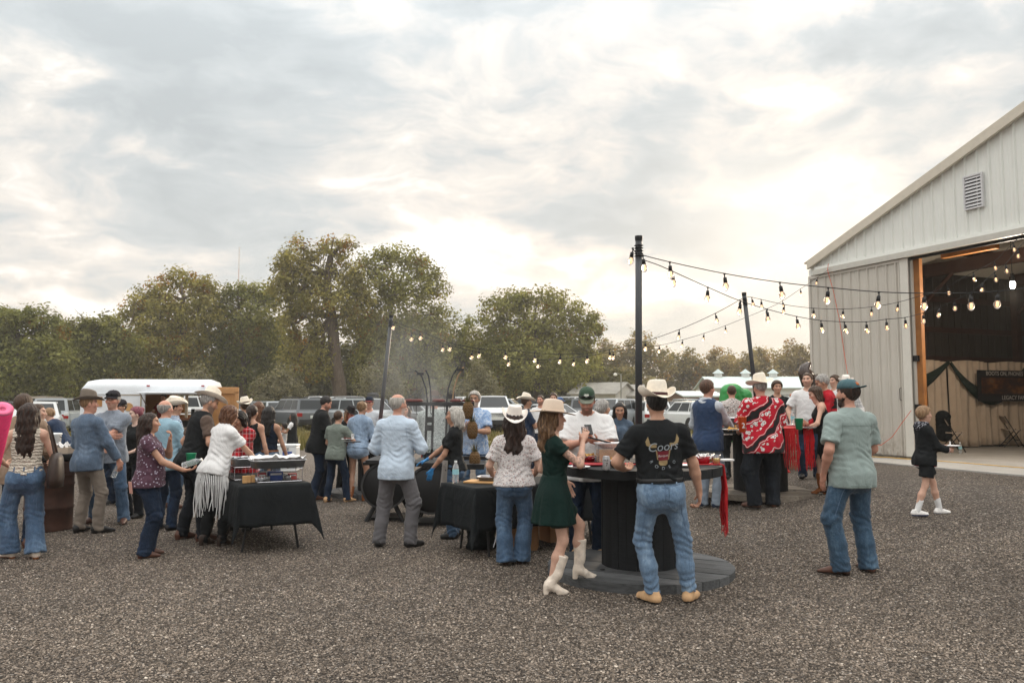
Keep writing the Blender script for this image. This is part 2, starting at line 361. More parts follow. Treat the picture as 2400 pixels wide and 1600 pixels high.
# ============================================================ metal barn on the right
def doormat():
    m, w, p = nodemat('barn_grey_steel'); o = w.obj(); x, y, z = w.sep(o); f = w.noise(o, 1.5, 5, .6); st = w.noise(w.scalev(o, (7, 7, .35)), 2.0, 4, .6)
    c = w.mix(f, srgb(190, 184, 174), srgb(206, 201, 191)); c = w.mix(w.m('MULTIPLY', w.ramp(st, [(.5, 0.), (.75, 1.)]), .22), c, srgb(160, 150, 136))
    d = w.m('MULTIPLY', w.m('SUBTRACT', 1.0, w.m('DIVIDE', w.m('SUBTRACT', z, .5), .55), clamp=True), w.ramp(w.noise(o, 9, 5, .65), [(.4, 0.), (.65, .8)]))     # mud splashed along the foot
    w.l.new(w.mix(d, c, srgb(132, 116, 98)), p.inputs['Base Color']); p.inputs['Roughness'].default_value = .5; p.inputs['Specular IOR Level'].default_value = .4; return m
M_WALL = mat('barn_cream_steel', srgb(229, 230, 224), .5, spec=.4, var=.03, vscale=1.5)
M_DOOR = doormat()
M_TRIM = mat('barn_trim', srgb(212, 208, 198), .5, var=.04)
M_TRACK = mat('door_track_steel', srgb(196, 193, 184), .45, metal=.2, var=.05)
M_ROOFM = mat('roof_steel', srgb(208, 199, 183), .5, var=.05)
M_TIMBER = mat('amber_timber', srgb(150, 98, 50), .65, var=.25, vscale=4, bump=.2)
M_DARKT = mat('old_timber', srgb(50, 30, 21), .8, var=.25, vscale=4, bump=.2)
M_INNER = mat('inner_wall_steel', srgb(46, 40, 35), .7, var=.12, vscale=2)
M_BLACK = mat('black_metal', (.012, .012, .013), .5, var=.2)
M_BLACKP = mat('black_plastic', (.014, .014, .015), .6, var=.2)
SZ = .48
BO = np.array([8.3008, 16.4122, SZ]); BA = np.array([-.3855, .9227, 0]); BN = np.array([.9227, .3855, 0]); BANG = math.atan2(BA[1], BA[0])
def bp(t, n, h): return BO + BA * t + BN * n + np.array([0, 0, h])
def concrete_mat():
    m, w, p = nodemat('concrete'); o = w.obj(); f = w.noise(o, 1.6, 6, .65); f2 = w.noise(o, 24, 3, .6)
    c = w.ramp(w.m('ADD', w.m('MULTIPLY', f, .75), w.m('MULTIPLY', f2, .25)), [(.3, (.30, .285, .26)), (.7, (.46, .44, .41))])
    w.l.new(c, p.inputs['Base Color']); p.inputs['Roughness'].default_value = .85; w.l.new(w.bump(f2, .15, .005), p.inputs['Normal']); return m
def local_box(mb, t0, t1, n0, n1, h0, h1):
    """box in the barn's own frame"""
    P = [bp(t, n, h) for h in (h0, h1) for t, n in ((t0, n0), (t1, n0), (t1, n1), (t0, n1))]
    return mb.poly(P, [(0, 3, 2, 1), (4, 5, 6, 7), (0, 1, 5, 4), (1, 2, 6, 5), (2, 3, 7, 6), (3, 0, 4, 7)])
def build_barn():
    HD = 4.18; TL, TR = 2.89, -9.0; RID = -3.05; EAVE = 4.39; SL = .370; DEP = 15.0
    rakez = lambda t: EAVE + SL * (TL - t) if t > RID else EAVE + SL * (t - TR)
    slab = MB(); local_box(slab, 1.35, TR - 1, -1.37, 0.02, -.14, 0); local_box(slab, TL, TR, 0.02, DEP, -.14, -.004)
    o = slab.obj('concrete_slab', concrete_mat()); tag(o, kind='structure')
    root = thing('metal_barn', 'large cream ribbed steel barn with its big sliding door pushed open', 'barn', BO)
    def part(mb, name, m, **k):
        par = k.pop('parent', root); ob = mb.obj(name, m, None, **k); ob.parent = par; ob.matrix_parent_inverse = Matrix.Translation(-Vector(BO)); return ob
    # gable sheets: one panel per rib, 0.25 m, each with its raised rib
    def panel(t0, t1, hb, top, n=0.0, th=.012, name='wall_panel', m=M_WALL, rib=True):
        mb = MB(); k = .023; d = .036
        prof = [(t0, n), (t0 - (t0 - t1) * .30, n), (t0 - (t0 - t1) * .32, n - .006), (t0 - (t0 - t1) * .38, n - .006), (t0 - (t0 - t1) * .40, n), (t0 - (t0 - t1) * .58, n), (t0 - (t0 - t1) * .60, n - .006), (t0 - (t0 - t1) * .66, n - .006), (t0 - (t0 - t1) * .68, n),
                (t1 + 2 * k, n), (t1 + 1.4 * k, n - d), (t1 + .6 * k, n - d), (t1 + .001, n)]
        P = [bp(t, q, hb) for t, q in prof] + [bp(t, q, top(t)) for t, q in prof]; c = len(prof)
        mb.poly(P, [(i, i + 1, c + i + 1, c + i) for i in range(c - 1)])
        return part(mb, name, m)
    pit = .25; t = TL
    while t > TR + .01:
        t1 = max(t - pit, TR)
        if t > 0.05 or t < -6.0: panel(t, t1, 0, lambda q: 3.9, n=.0, m=M_DOOR) if t < -6.0 else None
        panel(t, t1, HD + .01, lambda q: rakez(q) - .06, n=-.02)
        t = t1
    mb = MB(); local_box(mb, TL + .01, 2.80, -.03, .05, 0, HD); part(mb, 'corner_trim', M_TRIM)
    mb = MB(); local_box(mb, TL - .1, .02, .004, .03, 0, HD + .17); part(mb, 'front_wall', M_DOOR)
    # rake boards and roof
    for s_, (ta, tb) in enumerate(((TL - .09, RID), (RID, TR + .09))):
        za = rakez(ta); zb = rakez(tb)
        mb = MB(); P = []
        for n0, n1, lo, hi in ((-.16, -.10, -.09, .10),):
            P = [bp(ta, n0, za + lo), bp(tb, n0, zb + lo), bp(tb, n0, zb + hi), bp(ta, n0, za + hi), bp(ta, n1, za + lo), bp(tb, n1, zb + lo), bp(tb, n1, zb + hi), bp(ta, n1, za + hi)]
        mb.poly(P, [(0, 1, 2, 3), (4, 7, 6, 5), (0, 4, 5, 1), (3, 2, 6, 7), (0, 3, 7, 4), (1, 5, 6, 2)]); part(mb, 'rake_board', M_ROOFM)
        mb = MB(); P = [bp(ta, -.10, za - .085), bp(tb, -.10, zb - .085), bp(tb, -.024, zb - .065), bp(ta, -.024, za - .065)]; P += [p + np.array([0, 0, .02]) for p in P]
        mb.poly(P, [(0, 1, 2, 3), (4, 7, 6, 5), (0, 4, 5, 1), (3, 2, 6, 7), (0, 3, 7, 4), (1, 5, 6, 2)]); part(mb, 'soffit', M_TRIM)
        mb = MB(); ta2, tb2 = (TL + .07, RID) if s_ == 0 else (RID, TR - .07); za, zb = (EAVE - SL * .07, zb) if s_ == 0 else (za, EAVE - SL * .07); P = [bp(ta2, -.09, za + .125), bp(tb2, -.09, zb + .125), bp(tb2, DEP, zb + .125), bp(ta2, DEP, za + .125)]; P += [p + np.array([0, 0, .03]) for p in P]
        mb.poly(P, [(0, 3, 2, 1), (4, 5, 6, 7), (0, 1, 5, 4), (1, 2, 6, 5), (2, 3, 7, 6), (3, 0, 4, 7)]); part(mb, 'roof', M_ROOFM)
    # side walls and the back, dark steel inside
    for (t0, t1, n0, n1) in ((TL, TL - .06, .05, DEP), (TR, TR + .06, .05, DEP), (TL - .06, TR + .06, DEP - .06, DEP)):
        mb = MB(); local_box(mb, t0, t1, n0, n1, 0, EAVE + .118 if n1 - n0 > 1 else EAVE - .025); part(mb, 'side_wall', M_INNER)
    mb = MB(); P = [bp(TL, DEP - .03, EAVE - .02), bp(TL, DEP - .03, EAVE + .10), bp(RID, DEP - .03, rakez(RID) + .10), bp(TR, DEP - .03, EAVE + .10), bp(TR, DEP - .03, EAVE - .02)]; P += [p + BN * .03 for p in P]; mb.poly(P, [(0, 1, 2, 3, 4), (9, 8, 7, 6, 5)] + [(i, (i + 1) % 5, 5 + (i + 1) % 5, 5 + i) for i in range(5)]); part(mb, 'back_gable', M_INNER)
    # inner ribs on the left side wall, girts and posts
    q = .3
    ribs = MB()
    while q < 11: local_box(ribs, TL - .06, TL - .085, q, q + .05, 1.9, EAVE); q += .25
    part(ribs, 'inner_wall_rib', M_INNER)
    for h in (2.95, 3.75, 2.2):
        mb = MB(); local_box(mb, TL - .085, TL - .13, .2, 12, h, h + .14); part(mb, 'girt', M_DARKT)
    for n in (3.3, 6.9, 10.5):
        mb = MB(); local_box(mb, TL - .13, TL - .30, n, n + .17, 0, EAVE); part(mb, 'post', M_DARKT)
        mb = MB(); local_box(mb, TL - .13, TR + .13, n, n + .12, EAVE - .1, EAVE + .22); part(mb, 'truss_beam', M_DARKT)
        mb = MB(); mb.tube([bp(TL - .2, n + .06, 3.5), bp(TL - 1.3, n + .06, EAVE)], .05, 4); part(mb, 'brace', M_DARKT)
    q = .8
    while q < 11:
        for ta, tb in ((TL, RID), (TR, RID)):
            pass
        q += 1.2
    for f in (.2, .45, .7, .95):
        for sgn in (0, 1):
            tt = TL + (RID - TL) * f if sgn == 0 else TR + (RID - TR) * f
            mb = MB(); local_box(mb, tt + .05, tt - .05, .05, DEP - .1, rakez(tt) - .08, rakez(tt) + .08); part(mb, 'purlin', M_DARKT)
    # door opening frame
    mb = MB(); local_box(mb, -.02, -.16, .04, .13, 0, HD); part(mb, 'door_post', M_TIMBER)
    mb = MB(); local_box(mb, 0.02, -.02, -.01, .05, 0, HD); part(mb, 'jamb_trim', M_TRIM)
    mb = MB(); local_box(mb, -6.0, -6.16, .04, .18, 0, HD); part(mb, 'door_post', M_TIMBER)
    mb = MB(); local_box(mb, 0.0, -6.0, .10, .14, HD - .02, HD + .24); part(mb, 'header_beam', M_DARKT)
    mb = MB(); local_box(mb, -.3, -1.5, .5, .62, HD - .05, HD + .06); part(mb, 'door_brace', M_TIMBER)
    # track cover over the sliding door
    mb = MB(); local_box(mb, 2.6, -8.8, -.17, -.05, HD - .02, HD + .10); ob = part(mb, 'door_track', M_TRACK)
    mb = MB(); local_box(mb, 2.62, -8.82, -.10, -.034, HD + .10, HD + .175); part(mb, 'track_flashing', M_WALL)
    mb = MB(); mb.tube([bp(.0, -.03, HD - .05), bp(-6, -.03, HD - .05)], .03, 6); part(mb, 'track_rail', M_BLACK)
    # the sliding door itself: its own frame, panels and latch
    def dpart(mb, name, m): return part(mb, name, m)
    dr = MB(); local_box(dr, 2.78, .03, -.07, -.05, .05, HD - .03); door = dpart(dr, 'sliding_door', M_DOOR)
    t = 2.78
    while t > .26:
        t1 = max(t - pit, .20); ob = panel(t, t1, .06, lambda q: HD - .06, n=-.075, name='door_panel', m=M_DOOR); ob.parent = door; ob.matrix_parent_inverse = Matrix.Identity(4); t = t1
        ob.matrix_parent_inverse = Matrix.Identity(4)
    for a, b, h0, h1, nm in ((.20, .0, .05, HD - .03, 'door_edge_trim'), (2.82, 2.76, .05, HD - .03, 'door_edge_trim'), (2.78, .2, HD - .09, HD - .03, 'door_top_trim')):
        mb = MB(); local_box(mb, a, b, -.10 if a < 1 else -.11, -.078, h0, h1); ob = mb.obj(nm, M_TRIM if a < 1 else M_DOOR); ob.parent = door
    mb = MB(); mb.tube([bp(.26, -.11, 1.2), bp(.26, -.15, 1.22), bp(.26, -.15, 1.44), bp(.26, -.11, 1.46)], .008, 6); ob = mb.obj('latch', M_BLACK); ob.parent = door
    for h in (1.0, 2.0): mb = MB(); local_box(mb, .02, -.10, -.02, .03, h, h + .12); part(mb, 'door_guide', M_BLACK)
    # louvred vent in the gable
    tc, hc = -1.52, 5.18
    M_V = mat('vent_white', srgb(206, 205, 206), .5, var=.03)
    vent = MB()
    for a, b, c, d in ((.20, .17, -.33, .33), (-.17, -.20, -.33, .33), (.17, -.17, .30, .33), (.17, -.17, -.33, -.30)): local_box(vent, tc + a, tc + b, -.09, -.045, hc + c, hc + d)
    vo = part(vent, 'louvre_vent', M_V)
    mb = MB(); local_box(mb, tc + .17, tc - .17, -.052, -.048, hc - .3, hc + .3); ob = mb.obj('vent_backing', mat('vent_dark', (.05, .05, .055), .8)); ob.parent = vo
    for i in range(9):
        h = hc - .285 + i * .066; mb = MB(); P = [bp(tc + .168, -.056, h + .05), bp(tc - .168, -.056, h + .05), bp(tc - .168, -.086, h + .008), bp(tc + .168, -.086, h + .008)]
        P += [p + np.array([0, 0, .008]) for p in P]; mb.poly(P, [(0, 1, 2, 3), (4, 7, 6, 5), (0, 4, 5, 1), (3, 2, 6, 7), (0, 3, 7, 4), (1, 5, 6, 2)]); ob = mb.obj('louvre_slat', M_V); ob.parent = vo
    # lit lamp hanging inside
    lp = bp(-1.32, 1.2, 3.55); r = thing('hanging_lamp', 'bright white lamp hanging inside the barn door opening', 'lamp', lp)
    MB().lathe([(.016, .02), (.036, .0), (.052, -.05), (.046, -.11), (.022, -.14), (0, -.145)], 12).obj('bulb', mat('lamp_glow', (1, 1, 1), .4, var=0, emit=((1, .93, .84), 9.0)), r, True)
    ld = bpy.data.lights.new('lamp_light', 'POINT'); ld.energy = 120; ld.color = (1, .86, .70); ld.shadow_soft_size = .08; lo_ = bpy.data.objects.new('lamp_light', ld); link(lo_, r); lo_.location = (0, 0, -.28)
    MB().lathe([(.03, .16), (.04, .03), (.055, .0), (.0, .0)], 10).obj('socket', M_BLACK, r); MB().tube([(0, 0, .15), (0, 0, 1.2)], .008, 5).obj('cable', M_BLACK, r)
build_barn()
# ============================================================ trees
def nrand(k, s=1.0): return RNG.normal(0, s, k)
def tree(name, label, Y, lobes, trunk, cols, n, leaf=.30, dj=.7, cat='tree', group=None, limb=True, dens=1.0, tw=.38):
    """lobes: (px, py, rx, ry) of the crown's clumps as seen at depth Y, trunk: picture points from the ground up"""
    k = Y / FPX; L = []; n = int(n * 1.45); leaf *= .86
    for (px, py, rx, ry) in lobes:
        dy = RNG.uniform(-1, 1) * rx * k * dj; c = at(px, py, Y + dy); L.append((c, rx * k, ry * k, max(rx, ry) * k))
    tp = [at(px, py, Y) for px, py in trunk]; tp[0][2] = -.2
    root = thing(name, label, cat, (tp[0][0], tp[0][1], 0), group=group); B = np.array([tp[0][0], tp[0][1], 0])
    mb = MB(); m = len(tp)
    mb.tube([p - B for p in tp], [tw * (1.25 - .75 * i / max(1, m - 1)) for i in range(m)], 9)
    ob = mb.obj('trunk', BARK, root, True)
    if limb:
        lm = MB(); st = [p - B for p in tp]
        for (c, rx, ry, rz) in L:
            e = c - B; s0 = min(st[max(1, m // 2):] if m > 2 else st[-1:], key=lambda q: np.linalg.norm(q - e) + 3 * max(0, q[2] - e[2]))
            md = (s0 + e) / 2 + np.array([nrand(1)[0], nrand(1)[0], abs(nrand(1)[0])]) * np.linalg.norm(e - s0) * .10; w0 = tw * .5
            lm.tube([s0, s0 * .6 + md * .4 + np.array([0, 0, -.1]), md, e], [w0, w0 * .8, w0 * .55, w0 * .2], 5)
            for _ in range(5):
                e2 = e + np.array([nrand(1)[0] * rx * .6, nrand(1)[0] * rz * .6, nrand(1)[0] * ry * .6]); b0 = md * .35 + e * .65 if _ % 2 else e
                lm.tube([b0, (b0 + e2) / 2 + np.array([0, 0, .1]), e2], [w0 * .28, w0 * .2, w0 * .07], 4)
        lm.obj('limbs', BARK, root, True)['kind'] = 'stuff'
    vol = np.array([rx * ry for (_, rx, ry, _) in L]); cnt = (n * vol / vol.sum()).astype(int); P = []; CC = []; NN = []
    for (c, rx, ry, rz), q in zip(L, cnt):
        # small clumps spread through the lobe, leaves round each clump
        nc = max(6, int(q / 34)); d = RNG.normal(size=(nc, 3)); d /= np.linalg.norm(d, axis=1)[:, None]; r = RNG.uniform(.12, 1, (nc, 1)) ** .55 * RNG.uniform(.80, 1.22, (nc, 1))
        cc = d * r * np.array([rx, rz * .9, ry]); shade = RNG.uniform(.62, 1.35, nc)
        tone = np.clip(RNG.normal(cols.get('w', .25), .22, nc), 0, 1); aut = RNG.random(nc) < cols.get('aut', .06)
        which = RNG.integers(0, nc, q); sz = np.array([rx, rz, ry]) * .13 + .12
        dl = RNG.normal(size=(q, 3)); p = cc[which] + dl * np.minimum(sz, [.62, .62, .42]); P.append(p + c - B)
        a, b = np.array(cols['a']), np.array(cols['b']); cl = (a[None] * (1 - tone[:, None]) + b[None] * tone[:, None]) * shade[:, None]
        cl[aut] = np.array(cols.get('c', (.24, .13, .025))) * RNG.uniform(.6, 1.2, (aut.sum(), 1))
        CC.append(cl[which] * RNG.uniform(.75, 1.25, (q, 1)))
        nn = d[which] * .45 + dl * .55 + RNG.normal(size=(q, 3)) * .55 + np.array([0, -.15, .65]); NN.append(nn)
    P = np.concatenate(P); CC = np.concatenate(CC); N_ = np.concatenate(NN); keep = P[:, 2] > .15; P, CC, N_ = P[keep], CC[keep], N_[keep]
    N_ /= np.linalg.norm(N_, axis=1)[:, None]; q = len(P); s = leaf * RNG.uniform(.5, 1.25, (q, 1))
    t = np.cross(N_, RNG.normal(size=(q, 3))); t /= np.linalg.norm(t, axis=1)[:, None] + 1e-9; u = np.cross(N_, t)
    V = np.stack([P - t * s * .62, P - u * s * .34, P + t * s * .62, P + u * s * .34], 1).reshape(-1, 3)
    me = raw_mesh('crown', V, np.arange(4 * q).reshape(-1, 4), False, LEAF)
    A = me.attributes.new('col', 'FLOAT_COLOR', 'POINT'); A.data.foreach_set('color', np.repeat(np.c_[CC, np.ones(q)], 4, 0).astype(np.float32).ravel())
    new('crown', me, root); return root
def bark_mat():
    m, w, p = nodemat('bark'); o = w.obj(); f = w.noise(w.scalev(o, (3, 3, .7)), 3.0, 5, .65)
    w.l.new(w.ramp(f, [(.3, (.060, .044, .032)), (.7, (.17, .125, .09))]), p.inputs['Base Color']); p.inputs['Roughness'].default_value = .95; w.l.new(w.bump(f, .8, .06), p.inputs['Normal']); return m
BARK = bark_mat()
OLIVE = dict(a=(.160, .164, .050), b=(.325, .315, .120), w=.40, aut=.03, c=(.27, .145, .03))
GREEN = dict(a=(.145, .156, .054), b=(.295, .288, .108), w=.32, aut=.02, c=(.22, .13, .03))
GOLD = dict(a=(.178, .168, .050), b=(.375, .330, .118), w=.42, aut=.06, c=(.32, .17, .03))
SILVER = dict(a=(.17, .165, .105), b=(.32, .295, .21), w=.4, aut=.02, c=(.22, .16, .10))
FAR = dict(a=(.20, .17, .078), b=(.38, .30, .15), w=.45, aut=.12, c=(.36, .22, .07))
G = 'trees along the far side of the parking field'
def build_trees():
    tree('cottonwood_tree', 'tall open cottonwood with a thick bare leaning trunk, above the white pickup', 80,
         [(697, 612, 50, 48), (680, 640, 45, 40), (775, 592, 50, 32), (812, 574, 26, 20), (668, 672, 46, 40), (735, 650, 44, 40), (800, 645, 50, 42), (705, 722, 52, 38), (770, 702, 60, 42), (680, 765, 26, 60), (845, 690, 44, 52), (700, 690, 40, 40), (820, 740, 40, 50), (740, 770, 34, 46), (750, 840, 40, 50), (690, 850, 36, 50)],
         [(800, 960), (795, 905), (785, 840), (781, 790), (778, 740), (765, 690), (768, 640), (775, 600)], GOLD, 15000, .34, tw=.62)
    tree('cottonwood_tree', 'broad rounded olive tree with an orange patch, right of the bare leaning trunk', 83,
         [(872, 622, 44, 38), (905, 600, 34, 26), (950, 605, 42, 30), (992, 632, 38, 34), (1018, 680, 36, 42), (900, 672, 64, 52), (962, 690, 64, 56), (1030, 735, 30, 46), (870, 765, 60, 60), (950, 790, 74, 74), (1005, 800, 50, 64), (865, 850, 50, 60), (950, 870, 70, 60), (1020, 880, 50, 50)],
         [(905, 960), (905, 850), (910, 760), (920, 690)], OLIVE, 17000, .36)
    tree('broadleaf_tree', 'wide autumn tree with yellowing top behind the food trailer', 84,
         [(425, 662, 44, 30), (470, 672, 40, 36), (385, 690, 46, 38), (345, 708, 46, 36), (310, 735, 36, 36), (410, 730, 70, 50), (470, 740, 56, 52), (350, 780, 64, 52), (430, 815, 70, 60), (330, 850, 64, 64), (430, 890, 80, 50)],
         [(420, 960), (415, 850), (420, 760), (430, 700)], GOLD, 15000, .36)
    tree('broadleaf_tree', 'dense green tree above the wooden trailer door', 86,
         [(520, 700, 42, 40), (555, 690, 36, 30), (595, 692, 40, 34), (632, 700, 34, 40), (540, 760, 60, 54), (605, 765, 60, 56), (520, 835, 60, 60), (590, 850, 66, 66), (640, 830, 40, 60), (560, 905, 70, 40)],
         [(570, 960), (570, 850), (565, 760)], GREEN, 14000, .36)
    tree('broadleaf_tree', 'dark green tree filling the far left edge of the treeline', 70,
         [(10, 745, 52, 34), (60, 750, 50, 34), (100, 765, 44, 40), (-30, 790, 60, 60), (40, 815, 70, 56), (110, 835, 56, 56), (20, 880, 80, 60), (110, 900, 60, 44), (-60, 860, 60, 70)],
         [(40, 960), (40, 860), (45, 790)], GREEN, 13000, .34)
    tree('broadleaf_tree', 'low ragged olive tree between the far left tree and the yellowing tree', 78,
         [(165, 775, 40, 32), (215, 770, 44, 30), (262, 772, 40, 34), (180, 830, 56, 56), (250, 840, 56, 60), (200, 895, 70, 44), (290, 820, 44, 60), (140, 800, 30, 40)],
         [(215, 960), (215, 860), (215, 800)], OLIVE, 12000, .36)
    tree('broadleaf_tree', 'round olive green tree standing alone left of the front light pole', 88,
         [(1262, 700, 70, 30), (1200, 706, 48, 34), (1322, 722, 50, 36), (1155, 740, 44, 40), (1378, 765, 40, 36), (1408, 775, 16, 20), (1240, 770, 90, 60), (1330, 800, 66, 56), (1150, 810, 60, 60), (1240, 850, 90, 60), (1330, 870, 66, 50), (1160, 890, 60, 50), (1370, 830, 40, 40)],
         [(1260, 960), (1258, 860), (1256, 780)], OLIVE, 18000, .38)
    tree('broadleaf_tree', 'shadowy olive tree closing the gap behind the barbecue pit', 92,
         [(1080, 790, 34, 60), (1055, 830, 36, 70), (1105, 850, 44, 64), (1065, 900, 60, 40), (1120, 905, 50, 40)], [(1085, 960), (1085, 850)], GREEN, 6000, .38)
    for lb, px, lob in (('silvery grey bush behind the dark wagon', 650, [(620, 915, 34, 34), (660, 895, 44, 42), (690, 925, 30, 30), (640, 935, 50, 24)]),
                        ('silver leaved bush behind the grey haired man holding a plate', 1125, [(1120, 890, 30, 50), (1145, 910, 30, 40), (1100, 925, 30, 30)]),
                        ('pale dry willow bush behind the trailer roof', 440, [(425, 890, 30, 30), (470, 895, 30, 34), (445, 920, 50, 24)]),
                        ('grey green bush under the broad rounded tree', 885, [(870, 900, 36, 46), (915, 905, 36, 44), (890, 935, 50, 24)])):
        tree('olive_bush', lb, 74, lob, [(px, 960), (px + 4, 910)], SILVER, 3600, .26, cat='bush', group='silvery bushes before the treeline', tw=.1)
    far = [('hazy tree just right of the front light pole', [(1500, 815, 50, 34), (1455, 850, 50, 40), (1530, 850, 50, 44), (1480, 890, 70, 40)]),
           ('round mid green tree behind the brown shed roof', [(1600, 845, 52, 30), (1570, 880, 50, 40), (1640, 880, 44, 40), (1600, 910, 60, 30)]),
           ('thin golden tree behind the first roof cupola', [(1690, 845, 36, 30), (1670, 875, 40, 34), (1720, 875, 36, 34), (1690, 905, 60, 30)]),
           ('thin golden tree behind the middle roof cupola', [(1775, 838, 28, 28), (1750, 865, 36, 34), (1790, 880, 40, 34), (1760, 910, 60, 30)]),
           ('golden tree beside the corner of the barn', [(1850, 830, 40, 32), (1890, 840, 40, 34), (1840, 870, 44, 40), (1895, 880, 40, 40), (1860, 910, 60, 30)]),
           ('low hazy tree left of the front light pole', [(1420, 830, 36, 34), (1400, 870, 40, 40), (1440, 890, 44, 40), (1390, 905, 44, 30)])]
    for i, (lb, lob) in enumerate(far):
        tree('broadleaf_tree', lb, 135 + 6 * (i % 3), lob, [(lob[0][0], 955), (lob[0][0] + 3, 880)], FAR if i in (2, 3, 4) else dict(FAR, a=(.15, .135, .062), b=(.29, .24, .115)), 5200, .55, group=G)
    BACKL = ['dark back row tree beyond the left picture edge', 'dark back row tree behind the far left tree', 'dark back row tree above the left end of the trailer', 'dark back row tree behind the middle of the trailer roof', 'dark back row tree behind the wide yellowing tree', 'dark back row tree above the wooden trailer door', 'dark back row tree left of the bare leaning trunk', 'dark back row tree right of the bare leaning trunk', 'dark back row tree behind the broad rounded olive tree', 'dark back row tree behind the barbecue smoke', 'dark back row tree left behind the lone round tree', 'dark back row tree right behind the lone round tree', 'low dark back row tree behind the old grey barn']
    rng2 = random.Random(5)
    for i, (px, top) in enumerate([(-60, 790), (90, 800), (230, 805), (330, 780), (470, 740), (600, 740), (700, 770), (830, 760), (950, 740), (1060, 800), (1150, 790), (1270, 780), (1390, 850)]):
        lob = [(px + rng2.uniform(-70, 70), rng2.uniform(top + 25, 935), rng2.uniform(44, 66), rng2.uniform(38, 56)) for _ in range(11)] + [(px, top + 30, 60, 34), (px - 50, 915, 60, 40), (px + 50, 915, 60, 40)]
        tree('broadleaf_tree', BACKL[i], 104 + 3 * (i % 3), lob, [(px, 955), (px, 880), (px, top + 50)], dict(GREEN, a=(.075, .076, .030), b=(.15, .13, .055)), 8000, .5, group='trees in the back row of the wood', limb=False)
    # dark understorey closing the foot of the wood
    Yb = 98; px = RNG.uniform(-260, 1420, 14000); py = 960 - np.abs(RNG.normal(0, 1, 14000)) * 52; yy = Yb + RNG.uniform(-3, 3, 14000)
    P = np.stack([(px - 1200) / FPX * yy, yy, HC + (938 - py) / FPX * yy], 1); P = P[P[:, 2] > .1]; q = len(P)
    t = RNG.normal(size=(q, 3)); t /= np.linalg.norm(t, axis=1)[:, None]; u = np.cross(t, RNG.normal(size=(q, 3))); u /= np.linalg.norm(u, axis=1)[:, None]; s = RNG.uniform(.3, .7, (q, 1))
    me = raw_mesh('undergrowth', np.stack([P - t * s, P - u * s * .5, P + t * s, P + u * s * .5], 1).reshape(-1, 3), np.arange(4 * q).reshape(-1, 4), False, LEAF)
    c = np.array([[.075, .072, .030]]) * RNG.uniform(.5, 1.7, (q, 1)); A = me.attributes.new('col', 'FLOAT_COLOR', 'POINT'); A.data.foreach_set('color', np.repeat(np.c_[c, np.ones(q)], 4, 0).astype(np.float32).ravel())
    tag(new('undergrowth', me), 'dark tangled undergrowth at the foot of the wood', kind='stuff')
build_trees()
